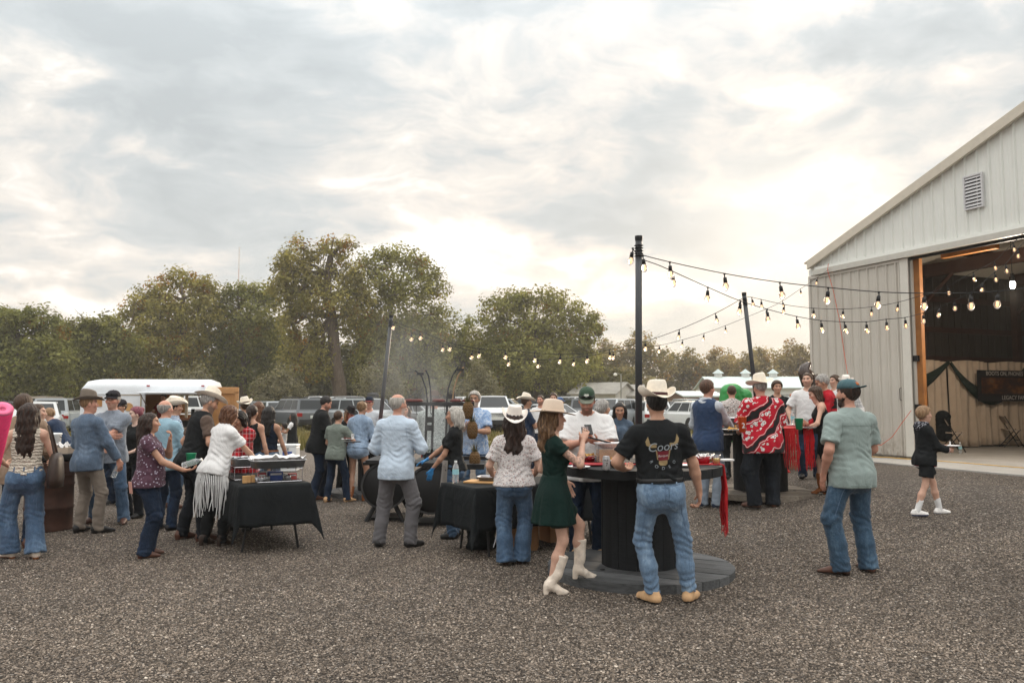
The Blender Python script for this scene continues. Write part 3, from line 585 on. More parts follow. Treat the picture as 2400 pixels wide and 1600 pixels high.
# ============================================================ sheds, mast, yard light
def build_far():
    M_OLD = mat('weathered_roof', srgb(150, 146, 138), .8, var=.25, vscale=.6); M_PALE = mat('pale_boards', srgb(190, 186, 178), .8, var=.08, vscale=1)
    M_ICE = mat('pale_blue_roof', srgb(196, 208, 206), .6, var=.04, vscale=.5); M_WH = mat('white_boards', srgb(208, 207, 203), .7, var=.05)
    M_BR = mat('brown_boards', srgb(120, 92, 70), .8, var=.15)
    def shed(name, label, Y, px0, px1, ridge_py, eave_py, depth, mw, mr, yaw, cup=(), wallh=None, win=()):
        """a gabled shed: px0..px1 long front, roof seen from its long side"""
        a = at(px0, eave_py, Y); b = at(px1, eave_py, Y); w_ = b[0] - a[0]; he = a[2]; hr = at(px0, ridge_py, Y)[2]
        r = thing(name, label, 'shed', ((a[0] + b[0]) / 2, Y, 0), yaw); x = w_ / 2
        MB().box((0, depth / 2, he / 2), (w_ - .6, depth, he)).obj('wall', mw, r)
        for q in (-1, 1): MB().poly([(q * (x - .3), 0, he), (q * (x - .3), depth, he), (q * (x - .3), depth / 2, hr - .1)], [(0, 1, 2)]).obj('gable', mw, r, solid=.04)
        for s in (0, 1):
            y0 = -.35 if s == 0 else depth + .35; mb = MB(); P = [(-x, y0, he - .12), (x, y0, he - .12), (x, depth / 2, hr), (-x, depth / 2, hr)]
            mb.poly(P + [(p[0], p[1], p[2] + .12) for p in P], [(0, 3, 2, 1), (4, 5, 6, 7), (0, 1, 5, 4), (1, 2, 6, 5), (2, 3, 7, 6), (3, 0, 4, 7)]); rf = mb.obj('roof', mr, r)
        for cpx in cup:
            cx = at(cpx, ridge_py, Y)[0] - (a[0] + b[0]) / 2; cm = MB(); cm.box((cx, depth / 2, hr + .15), (.75, .75, .7)); cu = cm.obj('cupola', M_WH, r)
            MB().lathe([(.75, .5), (0, 1.05)], 4, (cx, depth / 2, hr)).obj('cupola_roof', M_ICE, cu)
        for wx, wz, ww, wh, nm in win: MB().box((wx, -.02, wz), (ww, .06, wh)).obj(nm, mat('shed_opening', srgb(150, 150, 148), .6), r)
        return r
    shed('farm_shed', 'long white shed with a pale roof and three small roof cupolas', 92, 1668, 2040, 882, 908, 9, M_WH, M_ICE, 0, (1707, 1774, 1842), win=((-.6, 1.3, 1.9, 2.2, 'door'), (-5.5, 1.5, 1.0, 1.2, 'window'), (3.4, 1.5, 1.0, 1.2, 'window')))
    shed('farm_shed', 'old weathered grey roofed barn behind the man in the green cap', 84, 1395, 1515, 902, 927, 7, M_PALE, M_OLD, math.radians(-6), win=((0, 1.2, 2.4, 2.2, 'opening'),))
    r = shed('farm_shed', 'pale gable ended wing of the old grey barn behind the parked cars', 82, 1326, 1452, 897, 922, 6, M_PALE, M_OLD, math.radians(-28))
    shed('farm_shed', 'small brown open shed with a light roof behind the white hatchback', 80, 1596, 1700, 918, 927, 5, M_BR, M_ICE, math.radians(8))
    r = thing('light_pole', 'slim grey yard light pole left of the front black pole', 'light pole', (at(1456, 938, 78)[0], 78, 0)); top = at(1456, 876, 78)[2]
    MB().tube([(0, 0, 0), (0, 0, top)], [.09, .06], 8).obj('pole', mat('galvanised', srgb(150, 148, 140), .5, .5), r); MB().tube([(0, 0, top - .1), (-.3, 0, top + .05), (-.5, 0, top)], .03, 6).obj('arm', mat('galvanised', srgb(150, 148, 140)), r)
    MB().lathe([(0, .1), (.14, .06), (.2, -.1), (.1, -.2), (0, -.22)], 10, (-.55, 0, top)).obj('lamp_head', mat('lamp_white', srgb(225, 222, 214)), r)
    Y = 320; b = at(552, 938, Y); h = at(552, 578, Y)[2]; r = thing('radio_mast', 'very thin tall red and white radio mast on the skyline', 'mast', (b[0], Y, 0)); MR = mat('mast_red', srgb(196, 160, 150)); MWt = mat('mast_white', srgb(205, 196, 190))
    for i in range(7):
        z0, z1 = h * i / 7, h * (i + 1) / 7 - .02; mb = MB()
        for k in range(3): q = 2.09 * k; mb.tube([(.2 * math.cos(q), .2 * math.sin(q), z0), (.2 * math.cos(q), .2 * math.sin(q), z1)], .05, 4)
        for j in range(5):
            za = z0 + (z1 - z0) * j / 5; zb = z0 + (z1 - z0) * (j + 1) / 5; mb.tube([(.2, 0, za), (-.1, .17, zb)], .03, 3); mb.tube([(-.1, .17, za), (-.1, -.17, zb)], .03, 3)
        mb.obj('mast_section', MR if i % 2 else MWt, r)
build_far()

# ============================================================ thin evening haze over the whole place
def build_haze():
    m = bpy.data.materials.new('haze'); m.use_nodes = True; w = NT(m.node_tree); w.n.clear(); out = w.add('ShaderNodeOutputMaterial'); v = w.add('ShaderNodeVolumePrincipled')
    v.inputs['Color'].default_value = (.97, .95, .90, 1); v.inputs['Density'].default_value = .0008; v.inputs['Anisotropy'].default_value = .2; w.l.new(v.outputs[0], out.inputs['Volume'])
    o = MB().box((0, 330, 31), (1060, 760, 66)).obj('haze', m); tag(o, 'thin evening haze lying over the field', kind='stuff')
build_haze()
# ============================================================ figures: smooth surfaces grown from soft-joined volumes
F32 = np.float32
def vec(*a): return np.array(a, float)
def unit(v): v = np.asarray(v, float); return v / (np.linalg.norm(v) + 1e-12)
def rotx(a): c, s = math.cos(a), math.sin(a); return np.array([[1, 0, 0], [0, c, -s], [0, s, c]])
def roty(a): c, s = math.cos(a), math.sin(a); return np.array([[c, 0, s], [0, 1, 0], [-s, 0, c]])
def rotz(a): c, s = math.cos(a), math.sin(a); return np.array([[c, -s, 0], [s, c, 0], [0, 0, 1]])
class Cap:                      # tapered limb
    def __init__(s, a, b, ra, rb, k=.03, flat=False, flat0=False): s.a, s.b, s.ra, s.rb, s.k, s.flat, s.flat0 = np.asarray(a, float), np.asarray(b, float), ra, rb, k, flat, flat0
    def box(s): r = max(s.ra, s.rb); return np.minimum(s.a, s.b) - r, np.maximum(s.a, s.b) + r
    def ev(s, P):
        ba = (s.b - s.a).astype(F32); pa = P - s.a.astype(F32); L2 = max(float(ba @ ba), 1e-9); t0 = pa @ ba / F32(L2); t = np.clip(t0, 0, 1)
        d = np.linalg.norm(pa - t[..., None] * ba, axis=-1) - (s.ra + (s.rb - s.ra) * t)
        if s.flat: d = np.maximum(d, (t0 - 1) * F32(math.sqrt(L2)))
        if s.flat0: d = np.maximum(d, -t0 * F32(math.sqrt(L2)))
        return d
class Ell:                      # ellipsoid; R columns are its axes
    def __init__(s, c, r, R=None, k=.03): s.c, s.r, s.R, s.k = np.asarray(c, float), np.asarray(r, float), np.eye(3) if R is None else R, k
    def box(s):
        e = np.sqrt(((s.R * s.r) ** 2).sum(1)); return s.c - e, s.c + e
    def ev(s, P):
        q = (P - s.c.astype(F32)) @ s.R.astype(F32); k0 = np.linalg.norm(q / s.r.astype(F32), axis=-1); k1 = np.linalg.norm(q / (s.r ** 2).astype(F32), axis=-1)
        return k0 * (k0 - 1) / np.maximum(k1, 1e-6)
class Loft:                     # trunk: stations (z, rx, ry, y offset) in a turned frame
    def __init__(s, st, R, o, k=.04, ripple=0.0, nrip=9, rz=(0, 1), ph=0.0):
        st = sorted(st); s.z = np.array([q[0] for q in st]); s.v = np.array([q[1:] for q in st]); s.R, s.o, s.k, s.rip, s.nr, s.rz, s.ph = R, np.asarray(o, float), k, ripple, nrip, rz, ph
    def box(s):
        m = s.v[:, :2].max() * 1.2 + .02; c = [s.o + s.R @ vec(x, y, z) for x in (-m, m) for y in (-m, m) for z in (s.z[0], s.z[-1])]; return np.min(c, 0), np.max(c, 0)
    def ev(s, P):
        q = (P - s.o.astype(F32)) @ s.R.astype(F32); z = q[..., 2]; zz = z.ravel()
        i = lambda j: np.interp(zz, s.z, s.v[:, j]).astype(F32).reshape(z.shape)
        rx, ry, yo = i(0), i(1), i(2); x, y = q[..., 0], q[..., 1] - yo
        if s.rip: th = np.arctan2(y, x); w = np.clip((s.rz[0] - z) / max(1e-6, s.rz[0] - s.rz[1]), 0, 1); f = 1 + s.rip * w * (np.sin(th * s.nr + s.ph) + .4 * np.sin(th * (2 * s.nr + 1) + 1)); rx, ry = rx * f, ry * f
        k0 = np.sqrt((x / rx) ** 2 + (y / ry) ** 2); k1 = np.sqrt((x / rx ** 2) ** 2 + (y / ry ** 2) ** 2); d = k0 * (k0 - 1) / np.maximum(k1, 1e-6)
        d = np.where(k0 < .3, -np.minimum(rx, ry) * .7, d)
        return np.maximum(d, np.maximum(s.z[0] - z, z - s.z[-1]))
def smin(a, b, k):
    h = np.maximum(k - np.abs(a - b), 0) / k; return np.minimum(a, b) - h * h * k * F32(.25)
CORN = [(0, 0, 0), (1, 0, 0), (0, 1, 0), (1, 1, 0), (0, 0, 1), (1, 0, 1), (0, 1, 1), (1, 1, 1)]
EDG = [(0, 1), (2, 3), (4, 5), (6, 7), (0, 2), (1, 3), (4, 6), (5, 7), (0, 4), (1, 5), (2, 6), (3, 7)]
def surface(prims, h, ops=(), pad=.03):
    """one closed smooth surface round all the volumes (surface nets)"""
    bx = [p.box() for p in prims]; lo = np.min([b[0] for b in bx], 0) - pad; hi = np.max([b[1] for b in bx], 0) + pad
    n = np.ceil((hi - lo) / h).astype(int) + 2; ax = [(lo[i] + h * np.arange(n[i])).astype(F32) for i in range(3)]
    D = np.full(n, .2, F32)
    for p, (b0, b1) in zip(prims, bx):
        mg = p.k + 2.5 * h + .004; i0 = np.maximum(np.floor((b0 - mg - lo) / h).astype(int), 0); i1 = np.minimum(np.ceil((b1 + mg - lo) / h).astype(int) + 1, n)
        sl = tuple(slice(a, b) for a, b in zip(i0, i1)); P = np.stack(np.meshgrid(*[ax[i][sl[i]] for i in range(3)], indexing='ij'), -1)
        D[sl] = smin(D[sl], p.ev(P), F32(p.k))
    if ops:
        P = np.stack(np.meshgrid(*ax, indexing='ij'), -1)
        for f in ops: D = f(P, D)
    for i in range(3):
        s = [slice(None)] * 3
        for e in (0, -1): s[i] = e; D[tuple(s)] = np.maximum(D[tuple(s)], F32(1e-3))
    c = [D[a:n[0] - 1 + a, b:n[1] - 1 + b, d:n[2] - 1 + d] for a, b, d in CORN]
    ins = [q < 0 for q in c]; cnt = sum(q.astype(np.int8) for q in ins); act = (cnt > 0) & (cnt < 8); I = np.argwhere(act)
    if len(I) == 0: return np.zeros((0, 3)), np.zeros((0, 4), int)
    cv = np.stack([q[act] for q in c], 1); pos = np.zeros((len(I), 3), F32); w = np.zeros((len(I), 1), F32); K = np.array(CORN, F32)
    for a, b in EDG:
        da, db = cv[:, a], cv[:, b]; m = (da < 0) != (db < 0); t = np.where(m, da / np.where(m, da - db, 1), 0)
        pos += m[:, None] * (K[a] + (K[b] - K[a]) * t[:, None]); w += m[:, None]
    V = lo + h * (I + pos / w); idx = np.full(act.shape, -1, np.int64); idx[act] = np.arange(len(I)); Q = []
    S = D < 0
    for a in range(3):
        b, d = (a + 1) % 3, (a + 2) % 3
        s0 = [slice(1, -1)] * 3; s0[a] = slice(0, n[a] - 1); s1 = list(s0); s1[a] = slice(1, n[a]); A_, B_ = S[tuple(s0)], S[tuple(s1)]
        for up in (True, False):
            e = np.argwhere(A_ & ~B_ if up else B_ & ~A_)
            if len(e) == 0: continue
            off = [1, 1, 1]; off[a] = 0; e = e + np.array(off); g = lambda db, dd: idx[tuple((e - (np.eye(3, dtype=int)[b] * db + np.eye(3, dtype=int)[d] * dd)).T)]
            q = np.stack([g(1, 1), g(0, 1), g(0, 0), g(1, 0)], 1); Q.append(q if up else q[:, ::-1])
    Q = np.concatenate(Q); Q = Q[(Q >= 0).all(1)]; return V, Q
def plane(n, d):                # keep the side where n.p < d
    n = np.asarray(n, F32)
    return lambda P, D: np.maximum(D, P @ n - F32(d))
def folds(spots, amp, seed, lam=.05):
    """cloth creases round joints: (point, radius) spots"""
    r = random.Random(seed); ph = [r.uniform(0, 6) for _ in range(6)]; tilt = r.uniform(-.5, .5)
    def f(P, D):
        w = np.zeros(D.shape, F32) + F32(.16)
        for c, rad in spots: w = np.maximum(w, np.exp(-((P - np.asarray(c, F32)) ** 2).sum(-1) / F32(rad * rad)))
        x, y, z = P[..., 0], P[..., 1], P[..., 2]
        u = z * F32(6.283 / lam) + 3.0 * np.sin(x * 23 + ph[0] + 9 * z) + 2.8 * np.sin(y * 26 + ph[1] - 7 * z) + tilt * x * 60
        return D + F32(amp) * w * (np.sin(u + ph[2]) + .5 * np.sin(u * .53 + ph[3] + x * 31))
    return f
def ik(a, b, l1, l2, pole):
    a, b = np.asarray(a, float), np.asarray(b, float); v = b - a; L = np.linalg.norm(v); u = v / L
    if L > (l1 + l2) * .995: L = (l1 + l2) * .995; b = a + u * L
    x = (l1 * l1 - l2 * l2 + L * L) / (2 * L); h = math.sqrt(max(l1 * l1 - x * x, 0)); p = np.asarray(pole, float); p = p - u * (p @ u); return a + u * x + unit(p) * h, b
# ---- cloth materials
def cloth(name, color, kind='plain', c2=None, c3=None, scale=1.0, rough=.85, var=.14):
    if name in _MC: return _MC[name]
    k_ = .82 if kind == 'denim' else 1.38; f_ = lambda c: tuple(q * k_ / (1 + .6 * q * (k_ > 1)) for q in c); color = f_(color); c2 = f_(c2) if c2 else None; c3 = f_(c3) if c3 else None
    m, w, p = nodemat(name); o = w.obj(); x, y, z = w.sep(o); big = w.noise(o, 5, 4, .6); fine = w.noise(o, 90, 2, .6); col = None
    c2 = c2 or tuple(min(1, c * 1.5) for c in color); c3 = c3 or c2
    if kind == 'plain': col = w.mix(w.ramp(big, [(.3, 0.), (.7, 1.)]), tuple(c * (1 - var) for c in color), tuple(c * (1 + var) for c in color))
    elif kind == 'denim':
        st = w.noise(w.scalev(o, (1, 1, .45)), 7, 4, .6); th = w.noise(w.scalev(o, (6, 6, 1.3)), 10, 3, .6)
        col = w.ramp(w.m('ADD', w.m('MULTIPLY', st, .75), w.m('MULTIPLY', th, .25)), [(.32, tuple(c * .62 for c in color)), (.52, color), (.70, c2)])
        col = w.mix(w.m('MULTIPLY', w.ramp(fine, [(.35, 0.), (.75, 1.)]), .25), col, c2)
    elif kind == 'plaid':
        k = 62 * scale; s1 = w.m('SINE', w.m('MULTIPLY', w.m('ADD', x, w.m('MULTIPLY', y, .8)), k)); s2 = w.m('SINE', w.m('MULTIPLY', z, k))
        b1 = w.ramp(s1, [(.42, 0.), (.58, 1.)]); b2 = w.ramp(s2, [(.42, 0.), (.58, 1.)])
        col = w.mix(w.m('MULTIPLY', b1, .55), color, c2); col = w.mix(w.m('MULTIPLY', b2, .55), col, c2)
        l1 = w.m('GREATER_THAN', w.m('SINE', w.m('MULTIPLY', w.m('ADD', x, w.m('MULTIPLY', y, .8)), k * 2)), .95); l2 = w.m('GREATER_THAN', w.m('SINE', w.m('MULTIPLY', z, k * 2)), .95)
        col = w.mix(w.m('MULTIPLY', w.m('MAXIMUM', l1, l2), .8), col, c3)
    elif kind == 'check':
        k = 260 * scale; l1 = w.m('GREATER_THAN', w.m('SINE', w.m('MULTIPLY', w.m('ADD', x, w.m('MULTIPLY', y, .8)), k)), .55); l2 = w.m('GREATER_THAN', w.m('SINE', w.m('MULTIPLY', z, k)), .55)
        col = w.mix(w.m('MAXIMUM', l1, l2), color, c2)
    elif kind == 'block':
        k = 34 * scale; b1 = w.m('GREATER_THAN', w.m('SINE', w.m('MULTIPLY', w.m('ADD', x, w.m('MULTIPLY', y, .8)), k)), 0.); b2 = w.m('GREATER_THAN', w.m('SINE', w.m('MULTIPLY', z, k * .6)), .0)
        col = w.mix(w.m('MULTIPLY', b1, b2), c2, color)
    elif kind == 'floral':
        v = w.vor(o, 24 * scale); v2 = w.vor(w.vm('ADD', o, (3.3, 1.2, .7)), 38 * scale)
        col = w.mix(w.ramp(v, [(.26, 1.), (.36, 0.)]), color, c2); col = w.mix(w.ramp(v2, [(.2, 1.), (.3, 0.)]), col, c3)
    elif kind == 'leafy':
        n1 = w.noise(o, 16 * scale, 4, .6, 1.6); col = w.ramp(n1, [(.40, c2), (.46, color), (.55, color), (.60, c3)])
    elif kind == 'frill':
        u = w.m('ADD', w.m('MULTIPLY', z, 190), w.m('MULTIPLY', w.noise(o, 30, 3, .6), 11)); s1 = w.m('SINE', u); col = w.ramp(w.m('MULTIPLY', w.m('ADD', s1, 1), .5), [(.1, tuple(c * .74 for c in color)), (.6, color), (1, c2)])
    elif kind == 'paisley':     # wide black bands sweeping over red, between rows of white flowers
        wv = w.noise(o, 3.2, 2, .5); u = w.m('ADD', w.m('MULTIPLY', w.m('SUBTRACT', z, w.m('MULTIPLY', x, .95)), 16), w.m('MULTIPLY', wv, 7)); s1 = w.m('SINE', u); s2 = w.m('SINE', w.m('ADD', u, 2.6))
        f = w.vor(o, 16); fr = w.vor(o, 74); pet = w.mix(w.ramp(fr, [(.3, 1.), (.42, 0.)]), (.78, .75, .72), (.03, .02, .02))
        pet = w.mix(w.ramp(f, [(.16, 1.), (.20, 0.)]), pet, (.30, .01, .03))
        col = w.mix(w.m('MULTIPLY', w.ramp(f, [(.43, 1.), (.48, 0.)]), w.ramp(s2, [(.45, 0.), (.52, 1.)])), color, pet)
        edge = w.m('LESS_THAN', w.m('ABSOLUTE', w.m('SUBTRACT', s1, .42)), .09)
        col = w.mix(w.ramp(s1, [(.70, 0.), (.72, 1.)]), col, (.012, .010, .011)); col = w.mix(w.m('MULTIPLY', edge, .9), col, (.75, .72, .70))
    if kind not in ('plain', 'denim'): col = w.mix(1.0, col, w.ramp(big, [(.3, .86), (.7, 1.0)]), 'MULTIPLY')
    w.l.new(col, p.inputs['Base Color']); p.inputs['Roughness'].default_value = rough; p.inputs['Specular IOR Level'].default_value = .18
    p.inputs['Sheen Weight'].default_value = .10 if max(color) > .06 else .0
    if kind == 'frill': w.l.new(w.bump(w.m('SINE', u), .8, .012), p.inputs['Normal'])
    else: w.l.new(w.bump(w.m('ADD', w.m('MULTIPLY', w.noise(w.scalev(o, (1, 1, .75)), 6.5, 3, .55, 1.0), 1.0), w.m('MULTIPLY', fine, .05)), .6, .04), p.inputs['Normal'])
    _MC[name] = m; return m
def skinmat():
    m, w, p = nodemat('skin'); a = w.add('ShaderNodeAttribute'); a.attribute_name = 'col'; o = w.obj()
    w.l.new(w.mix(1.0, a.outputs['Color'], w.ramp(w.noise(o, 30, 3, .6), [(.3, (.88, .86, .85)), (.7, (1.05, 1.03, 1.02))]), 'MULTIPLY'), p.inputs['Base Color'])
    p.inputs['Roughness'].default_value = .55; p.inputs['Subsurface Weight'].default_value = .08; p.inputs['Subsurface Radius'].default_value = (.012, .005, .003); p.inputs['Specular IOR Level'].default_value = .35; return m
SKIN = skinmat()
def hairmat(name, c, c2=None):
    if name in _MC: return _MC[name]
    m, w, p = nodemat(name); o = w.obj(); c2 = c2 or tuple(q * 1.9 for q in c); f = w.noise(w.scalev(o, (9, 9, .9)), 9, 4, .65, .6)
    w.l.new(w.ramp(f, [(.32, tuple(q * .55 for q in c)), (.5, c), (.68, c2)]), p.inputs['Base Color']); p.inputs['Roughness'].default_value = .48; p.inputs['Specular IOR Level'].default_value = .4
    w.l.new(w.bump(f, .9, .02), p.inputs['Normal']); _MC[name] = m; return m
def leather(name, c, rough=.5): return mat(name, c, rough, var=.22, vscale=14, bump=.25, bscale=40, spec=.4)
SK = dict(fair=(.60, .37, .275), tan=(.50, .285, .195), mid=(.42, .235, .155), brown=(.31, .165, .105), pale=(.66, .45, .36), red=(.55, .29, .21))
MALE = [(-.12, .10, .085, -.01), (-.08, .158, .118, -.02), (-.03, .170, .124, -.018), (.06, .162, .113, 0), (.15, .155, .110, .008), (.26, .163, .114, .008), (.36, .176, .118, 0), (.43, .172, .108, -.012), (.475, .150, .090, -.018), (.52, .098, .072, -.018), (.56, .055, .058, -.008)]
FEM = [(-.12, .10, .085, -.01), (-.08, .166, .120, -.022), (-.03, .176, .124, -.02), (.06, .152, .108, -.002), (.15, .128, .096, .004), (.25, .138, .100, .004), (.35, .150, .106, 0), (.42, .148, .094, -.012), (.46, .130, .080, -.018), (.505, .085, .064, -.018), (.55, .048, .050, -.008)]
POSE = {  # wrist, hand direction, palm normal, finger curl, elbow pole, thumb hint  (right side; x mirrors for the left)
    'down': ((.285, .03, .80), (.05, .1, -1), (-1, .1, 0), .30, (.3, -1, 0), (0, 1, 0)), 'fist': ((.30, .04, .78), (.0, .15, -1), (-1, .2, 0), 1.05, (.4, -1, 0), (0, 1, 0)),
    'front': ((.07, .31, 1.06), (-.75, .6, .1), (0, -.2, 1), .5, (.7, -.5, -.7), (-.3, .6, .5)), 'bend': ((.22, .30, 1.02), (-.25, 1, .05), (-1, 0, .2), .55, (.5, -.7, -.6), (0, 0, 1)),
    'hold': ((.12, .34, 1.14), (-.35, .85, .3), (-.6, -.2, .6), .75, (.6, -.5, -.8), (0, .2, 1)), 'mouth': ((.06, .22, 1.38), (-.35, .25, .9), (-.3, -.9, .2), .8, (.8, .1, -1), (-1, 0, .3)),
    'pocket': ((.205, .07, .90), (-.1, .35, -1), (-1, 0, 0), .2, (.6, -1, 0), (0, 1, 0)), 'hip': ((.20, .10, 1.0), (-.8, .5, -.4), (0, -1, 0), .4, (1, -.5, 0), (0, 0, 1)),
    'table': ((.20, .40, 1.05), (-.2, 1, -.15), (0, -.1, -1), .25, (.8, -.3, -.6), (-1, 0, 0)), 'crossA': ((-.13, .23, 1.21), (-1, -.05, .12), (0, -1, 0), .25, (.9, .2, -.8), (0, .2, 1)), 'crossB': ((-.08, .20, 1.145), (-1, -.2, 0), (0, -1, 0), .4, (.9, .2, -.8), (0, .2, 1)),
    'reach': ((.20, .50, 1.12), (-.1, 1, -.2), (0, 0, -1), .35, (.7, -.2, -.7), (-1, 0, 0)), 'phone': ((.075, .33, 1.20), (-.55, .75, .35), (-.4, -.3, .85), .7, (.7, -.3, -.8), (0, .4, .9)), 'back': ((.12, -.16, .98), (-.9, .1, -.2), (0, -1, 0), .4, (1, -.6, 0), (0, 0, 1)),
    'belly': ((.02, .25, 1.00), (-.9, .3, .0), (0, -1, .2), .3, (.8, -.4, -.7), (0, .3, 1)),
}
NP_ = [0]
def person(label, at_=None, feet=None, H=1.75, yaw=0.0, sex='m', fat=1.0, lean=0, side=0, twist=0, head=(0, 0, 0), L=(-.115, 0, 0, 10), R=(.115, 0, 0, 10), aL='down', aR='down',
           skin='tan', top=None, bottom=None, shoes=None, hair=None, hat=None, extra=(), drop=0.0, face=None, vox=None, hands=None, headscale=None, belt=None, beard=None, sole=None, glasses=None):
    """feet: picture point of the spot between the feet; at_: (picture column, depth)"""
    if feet is not None: base = gnd(*feet)
    else: x = xat(*at_); base = np.array([x, at_[1], float(gz(x, at_[1]))])
    dist = math.hypot(base[0], base[1]); NP_[0] += 1; seed = NP_[0] * 17
    s = H / 1.75; h = vox or (.0105 if dist < 7.4 else .0125 if dist < 11 else .0165 if dist < 15 else .022)
    near = dist < 12; child = H < 1.5; hs = (headscale or (1.0 if not child else 1.0 + (1.5 - H) * .62))
    hip = vec(0, 0, .925 - drop); Rt = rotz(math.radians(twist)) @ rotx(-math.radians(lean)) @ roty(math.radians(side))
    T = lambda x, y, z: hip + Rt @ vec(x, y, z)
    root = thing('person', label, 'person', base, math.radians(yaw), 'guests at the yard party')
    def emit(name, V, Q, m, smooth=True, par=None, split=None):
        if len(V) == 0: return None
        V = V * s
        me = raw_mesh(name, V, Q, smooth, m)
        if split is not None: me.polygons.foreach_set('material_index', split(V[Q].mean(1) / s).astype(np.int32))
        return new(name, me, par or root)
    st0 = MALE if sex == 'm' else FEM; fw = fat
    def stations(ease=0.0, hang=None, lo=-.3, hi=.6, fz=fw):
        out = []
        for z, rx, ry, yo in st0:
            b = math.exp(-((z - .12) / .22) ** 2); f = 1 + (fz - 1) * (.55 + .45 * b); g = 1 + (fz - 1) * (.4 + 1.1 * b)
            a, c = rx * f, ry * g
            if hang is not None and z < .33: a, c = max(a, hang[0] * (1 + (fz - 1) * .9)) + .012 * (z < .12), max(c, hang[1] * (1 + (fz - 1) * 1.3)) + .012 * (z < .12)
            if lo <= z <= hi: out.append((z, a + ease, c + ease, yo + (c - ry) * .45))
        return out
    shw = (.178 if sex == 'm' else .158) * (1 + (fw - 1) * .35) * (.9 if child else 1); SH = {1: T(shw, -.012, .452 if sex == 'm' else .438), -1: T(-shw, -.012, .452 if sex == 'm' else .438)}
    af = (1.0 if sex == 'm' else .84) * (1 + (fw - 1) * .7); lf = (1.0 if sex == 'm' else .98) * (1 + (fw - 1) * .55)
    # limbs
    legs = {}
    for sg, Fp in ((-1, L), (1, R)):
        fx, fy, fz = Fp[0], Fp[1], Fp[2]; toe = math.radians(-sg * Fp[3]); fd = vec(math.sin(-toe), math.cos(toe), 0); hj = T(sg * .088, -.005, -.02); an = vec(fx, fy, .085 + fz)
        kn, an2 = ik(hj, an, .425, .415, fd + vec(sg * .12, 0, 0)); an = an if np.linalg.norm(an - hj) < .83 else an; legs[sg] = (hj, kn, an, fd)
    arms = {}
    for sg, A in ((-1, aL), (1, aR)):
        d = A if isinstance(A, dict) else {}; ps = POSE[d.get('pose', A if isinstance(A, str) else 'down')]; mir = vec(sg, 1, 1)
        W = np.array(d['w'], float) if 'w' in d else hip + Rt @ (np.array(ps[0]) * mir - vec(0, 0, .925)); hd = unit(np.array(d.get('d', np.array(ps[1]) * mir), float)); pn = unit(np.array(d.get('n', np.array(ps[2]) * mir), float)); cu = d.get('c', ps[3]); po = np.array(d.get('p', np.array(ps[4]) * mir), float); thn = np.array(d.get('t', np.array(ps[5]) * mir), float)
        el, W = ik(SH[sg], W, .285, .262, Rt @ po); fo = unit(W - el); hd = unit(hd + fo * .35); arms[sg] = (SH[sg], el, W, hd, pn, cu, thn)
    # head frame
    nb = T(0, -.012, .515 if sex == 'm' else .50); Rh = Rt @ rotz(math.radians(head[0])) @ rotx(-math.radians(head[1])) @ roty(math.radians(head[2]))
    up = unit(Rt @ vec(0, 0, 1) * .45 + vec(0, 0, .55)); HCn = nb + up * .088 + Rh @ vec(0, .015, .085) * hs; Rw = Rh
    if lean > 18: Rw = rotz(math.radians(twist)) @ rotx(-math.radians(lean * .55)) @ rotz(math.radians(head[0])) @ rotx(-math.radians(head[1])) @ roty(math.radians(head[2]))
    Hh = lambda x, y, z: HCn + Rw @ (vec(x, y, z) * hs)
    # ---- the body: one continuous skin
    tone = np.array(SK[skin] if isinstance(skin, str) else skin); body = [Loft(stations(-.004), Rt, hip, .04)]
    body.append(Cap(T(-shw * .78, -.014, .447), T(shw * .78, -.014, .447), .044, .044, .05)); body += [Cap(T(q * .04, -.022, .505), T(q * shw * .9, -.014, .46), .044, .036, .04) for q in (-1, 1)]; body.append(Cap(nb - up * .04, HCn - up * .03, .054 if sex == 'm' else .044, .050 if sex == 'm' else .041, .03))
    if sex == 'f' and not child:
        for q in (-1, 1): body.append(Ell(T(q * .068, .082, .325), (.062, .055, .062), Rt, .04))
    for q in (-1, 1): body.append(Ell(T(q * .075, -.07, -.075), (.088, .075, .09), Rt, .05))
    for sg in (-1, 1):
        S0, el, W, hd, pn, cu, thn = arms[sg]; body += [Cap(S0, el, .047 * af, .040 * af, .035), Cap(el, el * .65 + W * .35, .041 * af, .042 * af, .02), Cap(el * .65 + W * .35, W, .041 * af, .026 * af, .02), Ell(S0, (.050 * af,) * 3, None, .04)]
        hj, kn, an, fd = legs[sg]; cm = kn * .62 + an * .38 - fd * .010
        body += [Cap(hj, kn, .082 * lf, .051 * lf, .04), Cap(kn, cm, .048 * lf, .053 * lf, .03), Cap(cm, an, .054 * lf, .034 * lf, .03), Cap(an, an + fd * .07 - vec(0, 0, .035), .032, .024, .02)]
    VB, QB = surface(body, max(.0135, h * 1.25)); CB = np.tile(tone, (len(VB), 1)); parts = [(VB, QB, CB)]
    hv = .0056 if dist < 9.5 else .0068 if dist < 12 else .0085 if dist < 15 else .0115
